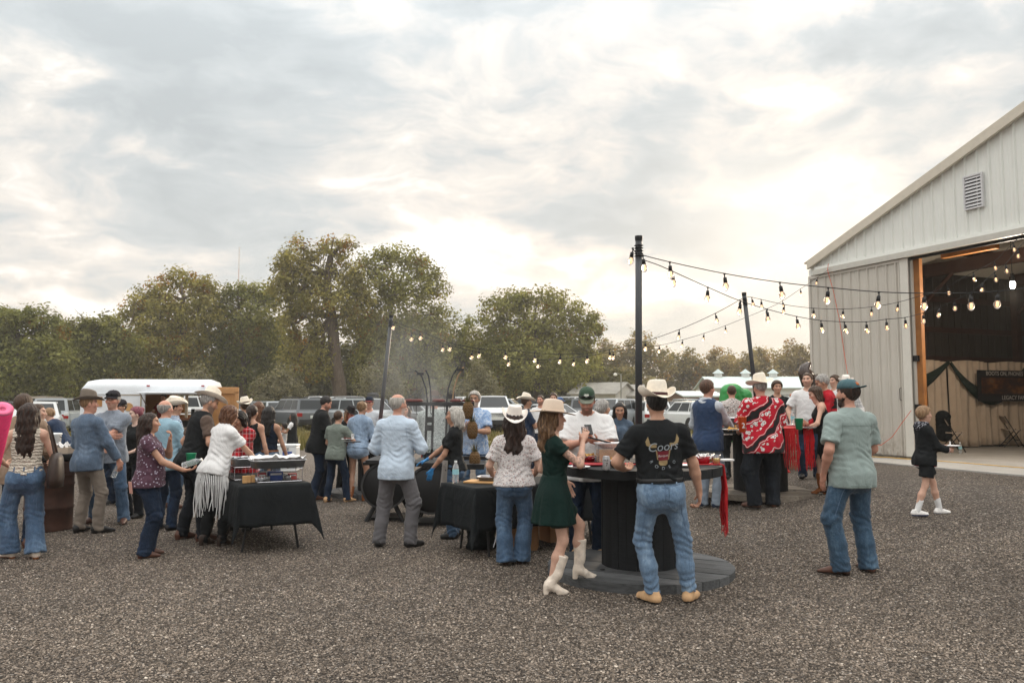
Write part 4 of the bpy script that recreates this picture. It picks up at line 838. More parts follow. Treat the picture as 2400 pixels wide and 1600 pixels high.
    hd_pr = [Ell(Hh(0, -.012, .028), (.0745 * hs, .094 * hs, .090 * hs), Rw, .02), Ell(Hh(0, .022, -.035), (.060 * hs, .066 * hs, .070 * hs), Rw, .03), Ell(Hh(0, .058, -.088), (.028 * hs, .026 * hs, .022 * hs), Rw, .03),
             Cap(Hh(0, .083, .018), Hh(0, .104, -.022), .0075 * hs, .0125 * hs, .012), Ell(Hh(-.012, .096, -.026), (.009 * hs,) * 3, Rw, .01), Ell(Hh(.012, .096, -.026), (.009 * hs,) * 3, Rw, .01),
             Cap(Hh(-.034, .074, .036), Hh(.034, .074, .036), .011 * hs, .011 * hs, .018), Ell(Hh(-.044, .060, -.012), (.022 * hs,) * 3, Rw, .025), Ell(Hh(.044, .060, -.012), (.022 * hs,) * 3, Rw, .025), Cap(Hh(-.017, .083, -.055), Hh(.017, .083, -.055), .0085 * hs, .0085 * hs, .012),
             Cap(HCn - up * .13, HCn - up * .03, .053 if sex == 'm' else .043, .050 if sex == 'm' else .041, .03)]
    for q in (-1, 1): hd_pr.append(Ell(Hh(q * .076, -.004, -.008), (.009 * hs, .019 * hs, .031 * hs), Rw @ rotz(-q * .35), .008))
    def sockets(P, D):
        for q in (-1, 1): e = np.linalg.norm((P - Hh(q * .031, .088, .012).astype(F32)), axis=-1) - F32(.013 * hs); D = -smin(-D, e + F32(.002), F32(.014))
        return D
    V, Q = surface(hd_pr, hv, (sockets,)); q = ((V - HCn) @ Rw) / hs; C = np.tile(tone, (len(V), 1)); fr = q[:, 1] > .045
    def paint(m, c, a=1.0):
        w = (np.clip(m, 0, 1) * a)[:, None]; C[:] = C * (1 - w) + np.array(c) * w
    fa = dict(brow=(.05, .03, .02), lip=(.36, .13, .11), eye=(.02, .015, .012)); fa.update(face or {})
    paint(np.exp(-((np.abs(q[:, 0]) - .045) / .022) ** 2 - ((q[:, 2] + .015) / .02) ** 2) * fr, tone * np.array([1.12, .82, .8]), .6)
    paint(np.exp(-((np.abs(q[:, 0]) - .031) / .017) ** 4 - ((q[:, 2] - .013) / .008) ** 4) * fr, (.42, .36, .33), .6)
    paint(np.exp(-((np.abs(q[:, 0]) - .031) / .009) ** 2 - ((q[:, 2] - .013) / .0075) ** 2) * fr, fa['eye'], 1.0)
    paint(np.exp(-((np.abs(q[:, 0]) - .031) / .018) ** 4 - ((q[:, 2] - .021) / .0045) ** 2) * fr, (.06, .035, .025), .8)
    paint(np.exp(-((np.abs(q[:, 0]) - .034) / .020) ** 4 - ((q[:, 2] - .037) / .0065) ** 2) * fr, fa['brow'], .85)
    paint(np.exp(-(q[:, 0] / .023) ** 4 - ((q[:, 2] + .055) / .0085) ** 2) * fr, fa['lip'], .75)
    if beard:
        k = np.clip((-.030 - q[:, 2]) / .02, 0, 1) * np.clip((q[:, 1] + .005) / .02, 0, 1) * (1 - np.exp(-(q[:, 0] / .022) ** 4 - ((q[:, 2] + .056) / .010) ** 2)); k = k * (q[:, 2] > -.115)
        k = np.maximum(k, np.exp(-(q[:, 0] / .032) ** 4 - ((q[:, 2] + .041) / .007) ** 2) * fr); paint(k, beard[0], beard[1])
    parts.append((V, Q, C))
    for sg in (-1, 1):
        S0, el, W, hd, pn, cu, thn = arms[sg]; hsz = (1.0 if sex == 'm' else .9) * (1.0 if not child else hs * .95); pn = unit(pn - hd * (pn @ hd)); ax = np.cross(hd, pn); tsg = 1 if ax @ thn >= 0 else -1; ax = ax * tsg
        fo = unit(W - el); P = [Cap(W - fo * .05, W + hd * .02, .027 * af, .024 * af, .015), Ell(W + hd * .050 * hsz, (.041 * hsz, .017 * hsz, .054 * hsz), np.stack([ax, pn, hd], 1), .012)]
        for off, ln, cc in ((.030, .066, .95), (.010, .076, 1.0), (-.010, .070, 1.05), (-.029, .054, 1.15)):
            p0 = W + (hd * .090 + ax * off) * hsz; a = cu * .55 * cc
            for ff in (.45, .32, .23):
                dr = hd * math.cos(a) + pn * math.sin(a) + ax * off * 1.2; p1 = p0 + unit(dr) * ln * ff * 1.35 * hsz; P.append(Cap(p0, p1, .0092 * hsz, .0082 * hsz, .004)); p0 = p1; a += cu * .8 * cc
        p0 = W + (hd * .028 + ax * .030) * hsz; p1 = p0 + unit(hd * .75 + ax * .62 + pn * .35) * .042 * hsz; p2 = p1 + unit(hd * .95 + ax * .1 + pn * (.3 + cu * .5)) * .032 * hsz; P += [Cap(p0, p1, .0125 * hsz, .0105 * hsz, .008), Cap(p1, p2, .0105 * hsz, .0088 * hsz, .005)]
        V, Q = surface(P, .0058 if dist < 10 else .0072 if dist < 13 else .0095); parts.append((V, Q, np.tile(tone * np.array([1.0, .95, .93]), (len(V), 1))))
    Vs, Qs, Cs, b = [], [], [], 0
    for V, Q, C in parts: Vs.append(V); Qs.append(Q + b); Cs.append(C); b += len(V)
    V = np.concatenate(Vs); C = np.concatenate(Cs)
    for fn in (fa.get('paint') or ()): fn(V, C, dict(arms=arms, legs=legs, T=T))
    me = raw_mesh('body', V * s, np.concatenate(Qs), True, SKIN); A = me.attributes.new('col', 'FLOAT_COLOR', 'POINT'); A.data.foreach_set('color', np.c_[C, np.ones(len(C))].astype(F32).ravel()); new('body', me, root)
    # ---- shirt
    zt = lambda d0: plane(-(Rt @ vec(0, 0, 1)), -((Rt @ vec(0, 0, 1)) @ hip) - d0)          # keep trunk height above d0
    def pleats(k, amp, ph):
        def f(P_, D):
            q = (P_ - hip.astype(F32)) @ Rt.astype(F32); th = np.arctan2(q[..., 0], q[..., 1]); w_ = np.clip((F32(.24) - q[..., 2]) / F32(.34), 0, 1) * (np.abs(q[..., 0]) < .26); return D + F32(amp) * w_ * (np.sin(th * k + ph + 5 * q[..., 2]) + .6 * np.sin(th * (k * 1.7) + ph * 2 - 7 * q[..., 2]))
        return f
    def shirt(tp, name):
        e = tp.get('ease', .014); hem = tp.get('hem', -.10); sl = tp.get('sleeve', .5); hang = tp.get('hang', (.168, .120) if sex == 'm' else (.140, .110)) if hem < .03 and not tp.get('fit') else None
        stt = stations(e, hang); h0 = [q for q in stt if q[0] >= -.031][0]; P = [Loft([q for q in stt if q[0] >= max(-.031, hem - .03)] + ([(hem - .05, h0[1] * 1.015, h0[2] * 1.03, h0[3])] if hem < 0 else [(hem - .03,) + tuple(h0[1:])] if hem - .03 > -.031 else []), Rt, hip, .04)]
        sw = tp.get('shoulder', .80); P.append(Cap(T(-shw * sw, -.014, .447), T(shw * sw, -.014, .447), .046 + e * .6, .046 + e * .6, .05))
        for q in (-1, 1): P.append(Cap(T(q * .045, -.022, .50), T(q * shw * sw, -.014, .46), .046 + e * .5, .040 + e * .6, .04))
        if sex == 'f' and not child:
            for q in (-1, 1): P.append(Ell(T(q * .066, .080, .325), (.066 + e, .056 + e, .066 + e), Rt, .05))
        if hem < -.04:
            for q in (-1, 1): P.append(Ell(T(q * .06, -.055, -.05), (.085 + e * .8, .080 + e * .8, .12), Rt, .08))
        spots = [(T(0, .08, .02), .16), (T(.14, 0, .08), .13), (T(-.14, 0, .08), .13), (T(.05, -.1, .12), .12), (T(.13, -.05, .36), .07), (T(-.13, -.05, .36), .07)]
        for sg in (-1, 1):
            S0, el, W, hd, pn, cu, thn = arms[sg]; r = e * tp.get('sl_e', 1.25)
            if sl <= 0: continue
            P.append(Ell(S0 + T(0, 0, -.02) - hip, (.050 * af + r * .7,) * 3, None, .04)); spots += [(S0 * .6 + el * .4, .10), (el, .11)]
            if sl <= 1: P.append(Cap(S0, S0 + (el - S0) * min(sl * 1.2, 1.0), .048 * af + r * .8, .046 * af + r * 1.25, .035, flat=True))
            else:
                P.append(Cap(S0, el, .048 * af + r * .8, .043 * af + r, .035)); P.append(Cap(el, el + (W - el) * (sl - 1), .045 * af + r, (.043 if sl < 1.7 else .033) * af + r * .9, .025, flat=True))
        ops = [folds(spots, tp.get('fold', .0072), seed + 3, .066), pleats(7, .0 if tp.get('fit') else .0065, seed * .7), zt(hem)]
        nk = tp.get('neck', 'crew'); ztop = T(0, 0, .515 if nk != 'collar' else .56)
        if nk == 'collar': P.append(Cap(T(0, -.014, .49), T(0, .0, .555), .068 if sex == 'm' else .058, .062 if sex == 'm' else .052, .02, flat=True))
        cx = T(0, .01, .555 if sex == 'm' else .54); nr = {'crew': .075, 'collar': .0, 'v': .085, 'scoop': .115}[nk]
        if nr: ops.append(lambda P_, D, c=cx.astype(F32), r=nr: np.maximum(D, F32(r) - np.linalg.norm((P_ - c) @ (Rt * np.array([1, .9, 1.05])).astype(F32), axis=-1)))
        if nk in ('v', 'collar') and tp.get('open', nk == 'v'): c2 = T(0, .12, .47); ops.append(lambda P_, D, c=c2.astype(F32): np.maximum(D, F32(.042) - np.linalg.norm((P_ - c) * np.array([1.3, .8, .6], F32), axis=-1)))
        if tp.get('scoopback'): c3 = T(0, -.09, .43); ops.append(lambda P_, D, c=c3.astype(F32), r=tp['scoopback']: np.maximum(D, F32(r) - np.linalg.norm((P_ - c), axis=-1)))
        if nk == 'scoop' and sl <= 0:
            for q in (-1, 1): c4 = T(q * (shw + .012), 0, .43); ops.append(lambda P_, D, c=c4.astype(F32): np.maximum(D, F32(.066) - np.linalg.norm((P_ - c) * np.array([1, .75, .8], F32), axis=-1)))
        V, Q = surface(P, h, ops); ob = emit(name, V, Q, tp['mat'])
        if nk == 'collar' and ob:            # a folded collar, higher behind and open in front
            k_ = 1.0 if sex == 'm' else .86; n_ = 26; rows = []
            for rr, zz in ((.062, .505), (.063, .545), (.068, .556), (.080, .540), (.092, .512)):
                rows.append([tuple(T(rr * k_ * (1 + .08 * (abs(t) > 2)) * math.sin(t + math.pi), -.010 + rr * k_ * 1.02 * math.cos(t + math.pi) - .0, zz + (-.035 - (.02 if rr > .08 else 0)) * (abs(t) / 2.85) ** 3 - (.0 if sex == 'm' else .012)) * s) for t in np.linspace(-2.85, 2.85, n_)])
            mb = MB(); mb.poly([p for r_ in rows for p in r_], [(j * n_ + i, j * n_ + i + 1, (j + 1) * n_ + i + 1, (j + 1) * n_ + i) for j in range(4) for i in range(n_ - 1)]); mb.obj('collar', tp['mat'], ob, True, solid=.004 * s)
        return ob
    objs = {}
    if top: objs['top'] = shirt(top, top.get('name', 'shirt'))
    for ex in extra:
        if ex.get('is') == 'top': objs[ex['name']] = shirt(ex, ex['name'])
    # ---- trousers / shorts / skirt
    bt = bottom
    if bt and bt.get('kind', 'pants') in ('pants', 'shorts'):
        e = bt.get('ease', .012); wz = bt.get('waist', .085); fl = bt.get('flare', .062); th_e = bt.get('thigh', 0.0)
        P = [Loft([(z, a, b_, c) for z, a, b_, c in stations(e * .7) if z < wz + .06 and z > -.14], Rt, hip, .05), Cap(T(-.03, -.012, -.125), T(.03, -.012, -.125), .070 + e, .070 + e, .06)]; spots = []
        for q in (-1, 1): P.append(Ell(T(q * .075, -.072, -.078), (.090 + e * .6, .076 + e * .6, .094), Rt, .05))
        for sg in (-1, 1):
            hj, kn, an, fd = legs[sg]; low = vec(an[0], an[1], an[2] - .085 + bt.get('hem', .035)) - fd * .012; spots += [(kn, .13), (low + vec(0, 0, .05), .11), (hj + vec(0, .06, -.04), .12)]
            if bt.get('kind') == 'shorts': f = bt.get('len', .62); P.append(Cap(hj, hj + (kn - hj) * f, .087 * lf + e, (.078 * lf + e) * bt.get('wide', 1.08), .05, flat=True)); continue
            P += [Cap(hj, kn, .085 * lf + e + th_e, .054 * lf + e + bt.get('knee', .006), .05), Cap(kn, kn * .5 + low * .5 - fd * .014, .054 * lf + e + bt.get('knee', .006), max(.056 * lf + e, (.052 * lf + e + fl) * .5), .03), Cap(kn * .5 + low * .5 - fd * .014, low, max(.056 * lf + e, (.052 * lf + e + fl) * .5), fl, .03, flat=True)]
        ops = [folds(spots, bt.get('fold', .0085), seed + 9, .058), plane(Rt @ vec(0, 0, 1), (Rt @ vec(0, 0, 1)) @ hip + wz)]
        V, Q = surface(P, h, ops); objs['bottom'] = emit(bt.get('name', 'jeans' if 'denim' in bt['mat'].name else 'trousers' if bt.get('kind', 'pants') == 'pants' else 'shorts'), V, Q, bt['mat'])
    elif bt and bt['kind'] == 'skirt':
        z0, z1 = bt.get('waist', .10), bt['hem']; w0 = stations(.014); rx0 = np.interp(z0, [q[0] for q in w0], [q[1] for q in w0]); ry0 = np.interp(z0, [q[0] for q in w0], [q[2] for q in w0]); fl = bt.get('flare', 1.5)
        st = [(z0 + .03, rx0, ry0, 0), (z0 - .06, rx0 * 1.14, ry0 * 1.18, -.01)] + [(z0 + (z1 - z0) * f - .02 * f, rx0 * (1.18 + (fl - 1.18) * f), ry0 * (1.25 + (fl * 1.05 - 1.25) * f), -.01) for f in (.4, .7, 1.0)]
        P = [Loft(st, Rt @ rotx(math.radians(bt.get('swing', 0))), hip, .04, bt.get('ripple', .055), bt.get('nrip', 9), (z0, z1), bt.get('ph', 0))]
        for sg in (-1, 1):
            hj, kn, an, fd = legs[sg]; P.append(Cap(hj, hj * .3 + kn * .7, .10, .085, .06, flat=True))
        V, Q = surface(P, h, [folds([], .003, seed, .08)]); emit('skirt', V, Q, bt['mat'])
    # ---- shoes
    sh = shoes or {}
    for sg in (-1, 1):
        hj, kn, an, fd = legs[sg]; Fp = L if sg < 0 else R; g = vec(an[0], an[1], an[2] - .085); kd = sh.get('kind', 'shoe'); up2 = unit(kn - an)
        if sh.get('none'): continue
        o_ = lambda f, z: g + fd * f + vec(0, 0, z); k = sh.get('size', 1.0) * (1 if sex == 'm' else .9) * (.95 if not child else 1.0)
        if kd == 'shoe': P = [Cap(o_(-.055 * k, .046), o_(.06 * k, .043), .043, .044, .02), Cap(o_(.06 * k, .042), o_(.145 * k, .032), .045, .033, .02), Cap(o_(-.03, .05), o_(-.03, .105), .045, .042, .02, flat=True)]; heel = 0
        elif kd == 'boot': P = [Cap(o_(-.055 * k, .055), o_(.05 * k, .048), .040, .042, .02), Cap(o_(.05 * k, .044), o_(.185 * k, .026), .043, .018, .02), Cap(o_(-.035, .06), o_(-.03, .06) + up2 * .10, .044, .044, .03, flat=True), Cap(o_(-.06 * k, .0), o_(-.055 * k, .045), .030, .035, .008)]; heel = .03
        else:
            tall = sh.get('tall', .33); P = [Cap(o_(-.03 * k, .095), o_(.055 * k, .055), .036, .034, .03), Cap(o_(.055 * k, .048), o_(.185 * k, .022), .034, .010, .02), Cap(o_(-.02, .085), g + up2 * (tall * .55), .044, .050, .03), Cap(g + up2 * (tall * .5), g + up2 * tall, .050, .066, .02, flat=True), Cap(o_(-.062 * k, -.01), o_(-.05 * k, .07), .021, .033, .012), Cap(o_(.03 * k, .02), o_(.15 * k, .010), .026, .02, .012)]; heel = .05
        ops = [plane((0, 0, -1), -g[2])]
        if heel: ops.append(lambda P_, D, g=g, k=k, hh=heel: np.maximum(D, F32(hh * .62) - np.linalg.norm(np.stack([((P_ - (g + fd * .012 * k).astype(F32)) @ fd.astype(F32)), P_[..., 2] - F32(g[2])], -1) * np.array([1.0 if hh < .04 else .8, 1.0 if hh > .04 else 1.3], F32), axis=-1)))
        if kd == 'tall': ops.append(folds([(g + vec(0, 0, .13), .05)], .004, seed + sg, .035))
        V, Q = surface(P, min(h, .0095) if dist < 12 else h, ops); sz = sh.get('sole_z', .022)
        emit('boot' if kd != 'shoe' else 'shoe', V, Q, [sh['mat'], sh.get('sole', sh['mat'])], split=lambda c, g=g: c[:, 2] < g[2] + sz)
        if sh.get('sock'): V, Q = surface([Cap(an - vec(0, 0, .02), an + up2 * sh['sock'], .044, .050, .01, flat=True)], h); emit('sock', V, Q, sh['sockmat'])
    # ---- hair
    if hair:
        stl = hair['style']; e = hair.get('e', .009); R_ = random.Random(seed); P = [Ell(Hh(0, -.014, .030), ((.076 + e) * hs, (.096 + e) * hs, (.091 + e) * hs), Rw, .01)]; lo = hair.get('nape', -.068); hl = hair.get('line', .086); ops = []
        def facecut(P_, D, e=e):
            q_ = (P_ - HCn.astype(F32)) @ Rw.astype(F32) / F32(hs); zc = np.where(q_[..., 1] > .018, F32(hl) - (q_[..., 1] < .055) * F32(.035), np.where(q_[..., 1] > -.022, F32(hair.get('side', -.002)), F32(lo)))
            zc = np.interp(q_[..., 1], [-.10, -.045, -.012, .022, .040, .075, .12], [lo, lo, hair.get('side', -.005), hair.get('side', -.005) + .010, .058, hl, hl + .010]).astype(F32); return np.maximum(D, (zc - q_[..., 2]) * F32(hs * .8))
        def strands(amp, fr):
            ph = R_.uniform(0, 6)
            def f(P_, D):
                q_ = (P_ - HCn.astype(F32)) @ Rw.astype(F32); th = np.arctan2(q_[..., 0], q_[..., 1]); return D + F32(amp) * (np.sin(th * fr + ph + 14 * q_[..., 2] + 1.5 * np.sin(q_[..., 2] * 40)) + .5 * np.sin(th * fr * 2.3 + 25 * q_[..., 2]))
            return f
        ops.append(facecut)
        if stl == 'bald': ops.append(lambda P_, D: np.maximum(D, ((P_ - HCn.astype(F32)) @ Rw.astype(F32))[..., 2] - F32(hair.get('crown', .062) * hs)))
        if stl in ('short', 'bald'): ops.append(strands(.0022, 22))
        hang = []; bk = -(Rw @ vec(0, 1, 0)); bk = unit(vec(bk[0], bk[1], 0)); sd_ = unit(np.cross(bk, vec(0, 0, 1)))
        if stl in ('long', 'wavy', 'bob'):
            ln = hair.get('len', .42) ; c0 = Hh(0, -.055, .02); w = hair.get('w', 1.0); tb = unit(Rt @ vec(0, 0, -1)); dn = unit(vec(0, 0, -1) * .6 + tb * .6) if lean > 15 else vec(0, 0, -1)
            N = 5
            for off, rad, l2, fy in ((0, .072, 1.0, .0), (-.045, .052, .95, .005), (.045, .052, .95, .005), (-.075, .036, .82, -.045), (.075, .036, .82, -.045)):
                p0 = c0 + sd_ * off * hs + bk * (fy * hs)
                for i in range(N):
                    f1 = (i + 1) / N; wv = (.016 if stl == 'wavy' else .006) * math.sin(i * 2.1 + off * 40 + seed); ln_ = ln * l2; out = min(.045, .02 + .03 * math.sin(f1 * 2.6)) if f1 < .9 else .03
                    p1 = c0 + sd_ * (off * hs * (1 + .25 * f1 * w) + wv) + bk * (fy * hs + out * f1 + (.012 if stl == 'wavy' else .004) * math.cos(i * 1.7 + off * 30)) + dn * ln_ * f1 * (1 if lean < 40 else .8)
                    hang.append(Cap(p0, p1, rad * w * hs * (1 - .45 * ((i) / N) ** 1.5), rad * w * hs * (1 - .45 * f1 ** 1.5 - (.25 if f1 == 1 else 0)), .02)); p0 = p1
        if stl == 'bun': P.append(Ell(Hh(0, hair.get('by', -.095), hair.get('bz', .06)), (.046 * hs, .042 * hs, .044 * hs), Rw, .015)); ops.append(strands(.003, 20))
        if stl == 'braid':
            p0 = Hh(0, -.095, .0)
            for i in range(6): p1 = p0 + vec(0, 0, -.055) + bk * .006 + sd_ * (.008 if i % 2 else -.008); hang.append(Cap(p0, p1, .034 - .003 * i, .024 - .003 * i, .006)); p0 = p1
        V, Q = surface(P, hv * 1.15, ops)
        if hang: V2, Q2 = surface(hang + [Ell(Hh(0, -.03, .03), (.080 * hs, .085 * hs, .085 * hs), Rw, .03)], max(.0075, hv * 1.25), [strands(.0055 if stl == 'wavy' else .004, 17), lambda P_, D: np.maximum(D, ((P_ - HCn.astype(F32)) @ Rw.astype(F32))[..., 1] - F32(hair.get('fy', .030) * hs)), lambda P_, D: np.maximum(D, ((P_ - HCn.astype(F32)) @ Rw.astype(F32))[..., 2] - F32(.115 * hs))]); Q = np.concatenate([Q, Q2 + len(V)]); V = np.concatenate([V, V2])
        emit('hair', V, Q, hair['mat'])
    if beard and len(beard) > 2:
        V, Q = surface([Ell(Hh(0, .052, -.085), (.048 * hs, .042 * hs, (.030 + beard[2]) * hs), Rw, .02), Cap(Hh(-.062, .01, -.04), Hh(0, .06, -.095), .016, .022, .02), Cap(Hh(.062, .01, -.04), Hh(0, .06, -.095), .016, .022, .02)], hv * 1.2); emit('beard', V, Q, beard[3])
    # ---- hats
    if hat:
        tl = hat.get('tilt', (0, 0)); ctr = Hh(0, -.010 + hat.get('y', 0), hat.get('z', .062)); RH = Rw @ rotx(math.radians(tl[0])) @ roty(math.radians(tl[1])); hz = hat.get('size', 1.0) * hs
        put = lambda P_: [tuple((ctr + RH @ (vec(*p) * hz)) * s) for p in P_]
        if hat['kind'] == 'cowboy':
            bw, bl, curl, dip = hat.get('bw', .165), hat.get('bl', .195), hat.get('curl', .075), hat.get('dip', .012); ch = hat.get('h', .118); n = 40; rows = []
            for f in (1.0, .86, .7, .5, .3, .12, 0.0):
                r_ = []
                for i in range(n):
                    t = 2 * math.pi * i / n; ex = .083 + (bw - .083) * f; ey = .102 + (bl - .102) * f; x, y = ex * math.cos(t), ey * math.sin(t)
                    sx = abs(math.cos(t)); z = curl * (f ** 1.6) * (sx ** 1.6) - dip * f * (abs(math.sin(t)) ** 3); x *= 1 - .22 * (f ** 2) * (sx ** 2) * (curl / .08); r_.append((x, y, z))
                rows.append(r_)
            flt = hat.get('flat', False)
            for zf, a, b_ in ((.03, .083, .102), (.45, .080, .097), (.8, .073, .088), (.95, .066, .080), (1.0, .056, .070)):
                r_ = []
                for i in range(n):
                    t = 2 * math.pi * i / n; pin = 1 - (.20 * max(0, math.sin(t)) ** 2 * zf if not flt else .05); x, y = a * math.cos(t) * pin, b_ * math.sin(t); z = ch * zf + (.014 * math.sin(t) * -zf if not flt else 0) + (.006 * zf * math.cos(t) ** 2)
                    r_.append((x, y, z))
                rows.append(r_)
            for k2, f in enumerate((.72, .4, .12)):
                r_ = []
                for i in range(n):
                    t = 2 * math.pi * i / n; x, y = .056 * f * math.cos(t) * .9, .070 * f * math.sin(t); cr = (.026 if not flt else .006) * (1 - (abs(math.cos(t)) * f) ** 1.2); r_.append((x, y, ch - cr - .010 * math.sin(t) * f + .004))
                rows.append(r_)
            mb = MB(); P = [p for r_ in rows for p in r_]; nr = len(rows); mb.poly(put(P), [(j * n + i, j * n + (i + 1) % n, (j + 1) * n + (i + 1) % n, (j + 1) * n + i) for j in range(nr - 1) for i in range(n)] + [tuple((nr - 1) * n + i for i in range(n))])
            ob = mb.obj('hat', hat['mat'], root, True, solid=.004 * s, sub=1 if dist < 11 else 0)
            if hat.get('band'):
                bm_ = MB(); P = []
                for zf in (.012, .022, .034 if not hat.get('wideband') else .05):
                    for i in range(n): t = 2 * math.pi * i / n; P.append(((.0855 if zf < .03 else .0845) * math.cos(t), (.1045 if zf < .03 else .1035) * math.sin(t), zf))
                bm_.poly(put(P), [(j * n + i, j * n + (i + 1) % n, (j + 1) * n + (i + 1) % n, (j + 1) * n + i) for j in range(2) for i in range(n)]); bm_.obj('hat_band', hat['band'], ob, True)
        else:
            n = 28; rows = []; bk_ = -1 if hat['kind'] == 'cap_back' else 1
            for j in range(8):
                ph = j / 7 * math.pi / 2; rows.append([((.084 * math.cos(ph) ** .8) * math.cos(2 * math.pi * i / n), .103 * math.cos(ph) ** .8 * math.sin(2 * math.pi * i / n), -.012 + .090 * math.sin(ph) ** .9) for i in range(n)])
            mb = MB(); mb.poly(put([p for r_ in rows for p in r_]), [(j * n + i, j * n + (i + 1) % n, (j + 1) * n + (i + 1) % n, (j + 1) * n + i) for j in range(7) for i in range(n)]); ob = mb.obj('cap', hat['mat'], root, True, solid=.003 * s)
            vz = MB(); P = []; m_ = 12
            for f in (0, .4, .75, 1.0):
                for i in range(m_ + 1): t = math.pi * (i / m_); P.append((.080 * math.cos(t) * (1 - .12 * f), bk_ * (.085 * math.sin(t) ** .8 + .085 * f * math.sin(t) ** .45 * hat.get('vl', 1)), -.008 - .022 * f * abs(math.cos(t)) ** 2 - .012 * f * bk_ * hat.get('vd', 1)))
            vz.poly(put(P), [(j * (m_ + 1) + i, j * (m_ + 1) + i + 1, (j + 1) * (m_ + 1) + i + 1, (j + 1) * (m_ + 1) + i) for j in range(3) for i in range(m_)]); vz.obj('visor', hat.get('visor', hat['mat']), ob, True, solid=.004 * s)
            bt_ = MB(); bt_.lathe([(0, .004), (.008, 0), (.009, -.004)], 8, c=(0, 0, .080)); bt_.v = put(bt_.v); bt_.obj('cap_button', hat['mat'], ob, True)
            if hat.get('patch'):
                pm = MB(); q0 = hat.get('pq', 1); a_, b_, z0, z1 = .040, .0, .018, .05; P = []
                for zz in (z0, (z0 + z1) / 2, z1):
                    for t in np.linspace(-.34, .34, 5): rr = math.sqrt(max(0, 1 - ((zz + .012) / .090) ** 2)); P.append((.0865 * rr ** .8 * math.sin(t), q0 * .1065 * rr ** .8 * math.cos(t), zz))
                pm.poly(put(P), [(j * 5 + i, j * 5 + i + 1, (j + 1) * 5 + i + 1, (j + 1) * 5 + i) for j in range(2) for i in range(4)]); pm.obj('cap_patch', hat['patch'], ob, True, solid=.002)
            if hat.get('goggles'):
                gm = MB(); 
                for q in (-1, 1): gm.poly([], []); gm.lathe([(.0, .004), (.02, .004), (.024, 0), (.0, 0)], 10, M=Matrix.Translation((q * .032, .100, .022)) @ Matrix.Rotation(-math.pi / 2 - .2, 4, 'X') @ Matrix.Scale(.72, 4, (0, 1, 0)))
                gm.tube([(-.082, .03, .015), (-.055, .085, .02), (0, .107, .022), (.055, .085, .02), (.082, .03, .015)], .004, 5); gm.v = put(gm.v); gm.obj('sunglasses', hat['goggles'], ob)
    if glasses:
        gm = MB()
        for q in (-1, 1):
            c_ = [Hh(q * .032 + .019 * math.cos(t), .099, .012 + .014 * math.sin(t)) * s for t in np.linspace(0, 6.283, 9)]; gm.tube(c_, .0022 * s, 4); gm.tube([Hh(q * .05, .098, .016) * s, Hh(q * .078, .06, .014) * s, Hh(q * .079, 0, .012) * s], .0022 * s, 4)
        gm.tube([Hh(-.012, .101, .016) * s, Hh(.012, .101, .016) * s], .002 * s, 4); gm.obj('glasses', glasses, root)
    if belt:
        stt = stations(.016); z0 = belt.get('z', .068); rx = np.interp(z0, [q[0] for q in stt], [q[1] for q in stt]); ry = np.interp(z0, [q[0] for q in stt], [q[2] for q in stt]); yo = np.interp(z0, [q[0] for q in stt], [q[3] for q in stt])
        bm_ = MB(); n = 32; P = [tuple(T((rx + .003) * math.cos(6.283 * i / n), (ry + .003) * math.sin(6.283 * i / n) + yo, z0 + dz) * s) for dz in (-.019, .019) for i in range(n)]
        bm_.poly(P, [(i, (i + 1) % n, n + (i + 1) % n, n + i) for i in range(n)]); bm_.obj('belt', belt['mat'], root, True, solid=.004)
    toW = lambda p: np.array(base) + rotz(math.radians(yaw)) @ (np.asarray(p, float) * s)
    return dict(root=root, T=T, arms=arms, legs=legs, s=s, base=base, yaw=yaw, toW=toW, Hh=Hh, objs=objs, Rw=Rw, palm=lambda sg, f=.06, n_=.03: toW(arms[sg][2] + arms[sg][3] * f + unit(arms[sg][4]) * n_))
# ============================================================ the guests
D_LIGHT = cloth('light_wash_denim', srgb(102, 127, 154), 'denim', srgb(156, 178, 198)); D_MID = cloth('mid_blue_denim', srgb(72, 96, 124), 'denim', srgb(118, 144, 170))
D_TEAL = cloth('teal_blue_denim', srgb(58, 82, 104), 'denim', srgb(98, 124, 146)); D_DARK = cloth('dark_denim', srgb(30, 42, 60), 'denim', srgb(54, 72, 98)); D_INK = cloth('ink_denim', srgb(26, 30, 36), 'denim', srgb(46, 52, 60))
D_GREY = cloth('grey_blue_denim', srgb(84, 102, 122), 'denim', srgb(130, 148, 166)); D_PALE = cloth('pale_denim_jacket', srgb(142, 164, 190), 'denim', srgb(184, 200, 218)); D_SHIRT = cloth('blue_denim_shirt', srgb(94, 112, 134), 'denim', srgb(130, 148, 168)); D_VEST = cloth('slate_denim', srgb(70, 86, 104), 'denim', srgb(108, 124, 142))
C_BLACK = cloth('black_cotton', (.007, .008, .009)); C_WHITE = cloth('white_cotton', (.72, .71, .70), var=.04); C_NAVY = cloth('navy_cotton', srgb(30, 42, 62)); C_NAVYV = cloth('navy_fleece', srgb(36, 52, 78)); C_NVT = cloth('deep_navy_jersey', srgb(20, 28, 42))
C_GREYW = cloth('heather_grey_jersey', srgb(176, 182, 190)); C_GREYP = cloth('grey_twill', srgb(84, 82, 84)); C_KHAKI = cloth('taupe_twill', srgb(112, 102, 92)); C_SLATE = cloth('slate_trousers', srgb(112, 122, 134)); C_CHAM = cloth('grey_chambray', srgb(136, 144, 156), 'denim', srgb(168, 176, 186)); C_TAN = cloth('tan_suede_jacket', srgb(128, 106, 88))
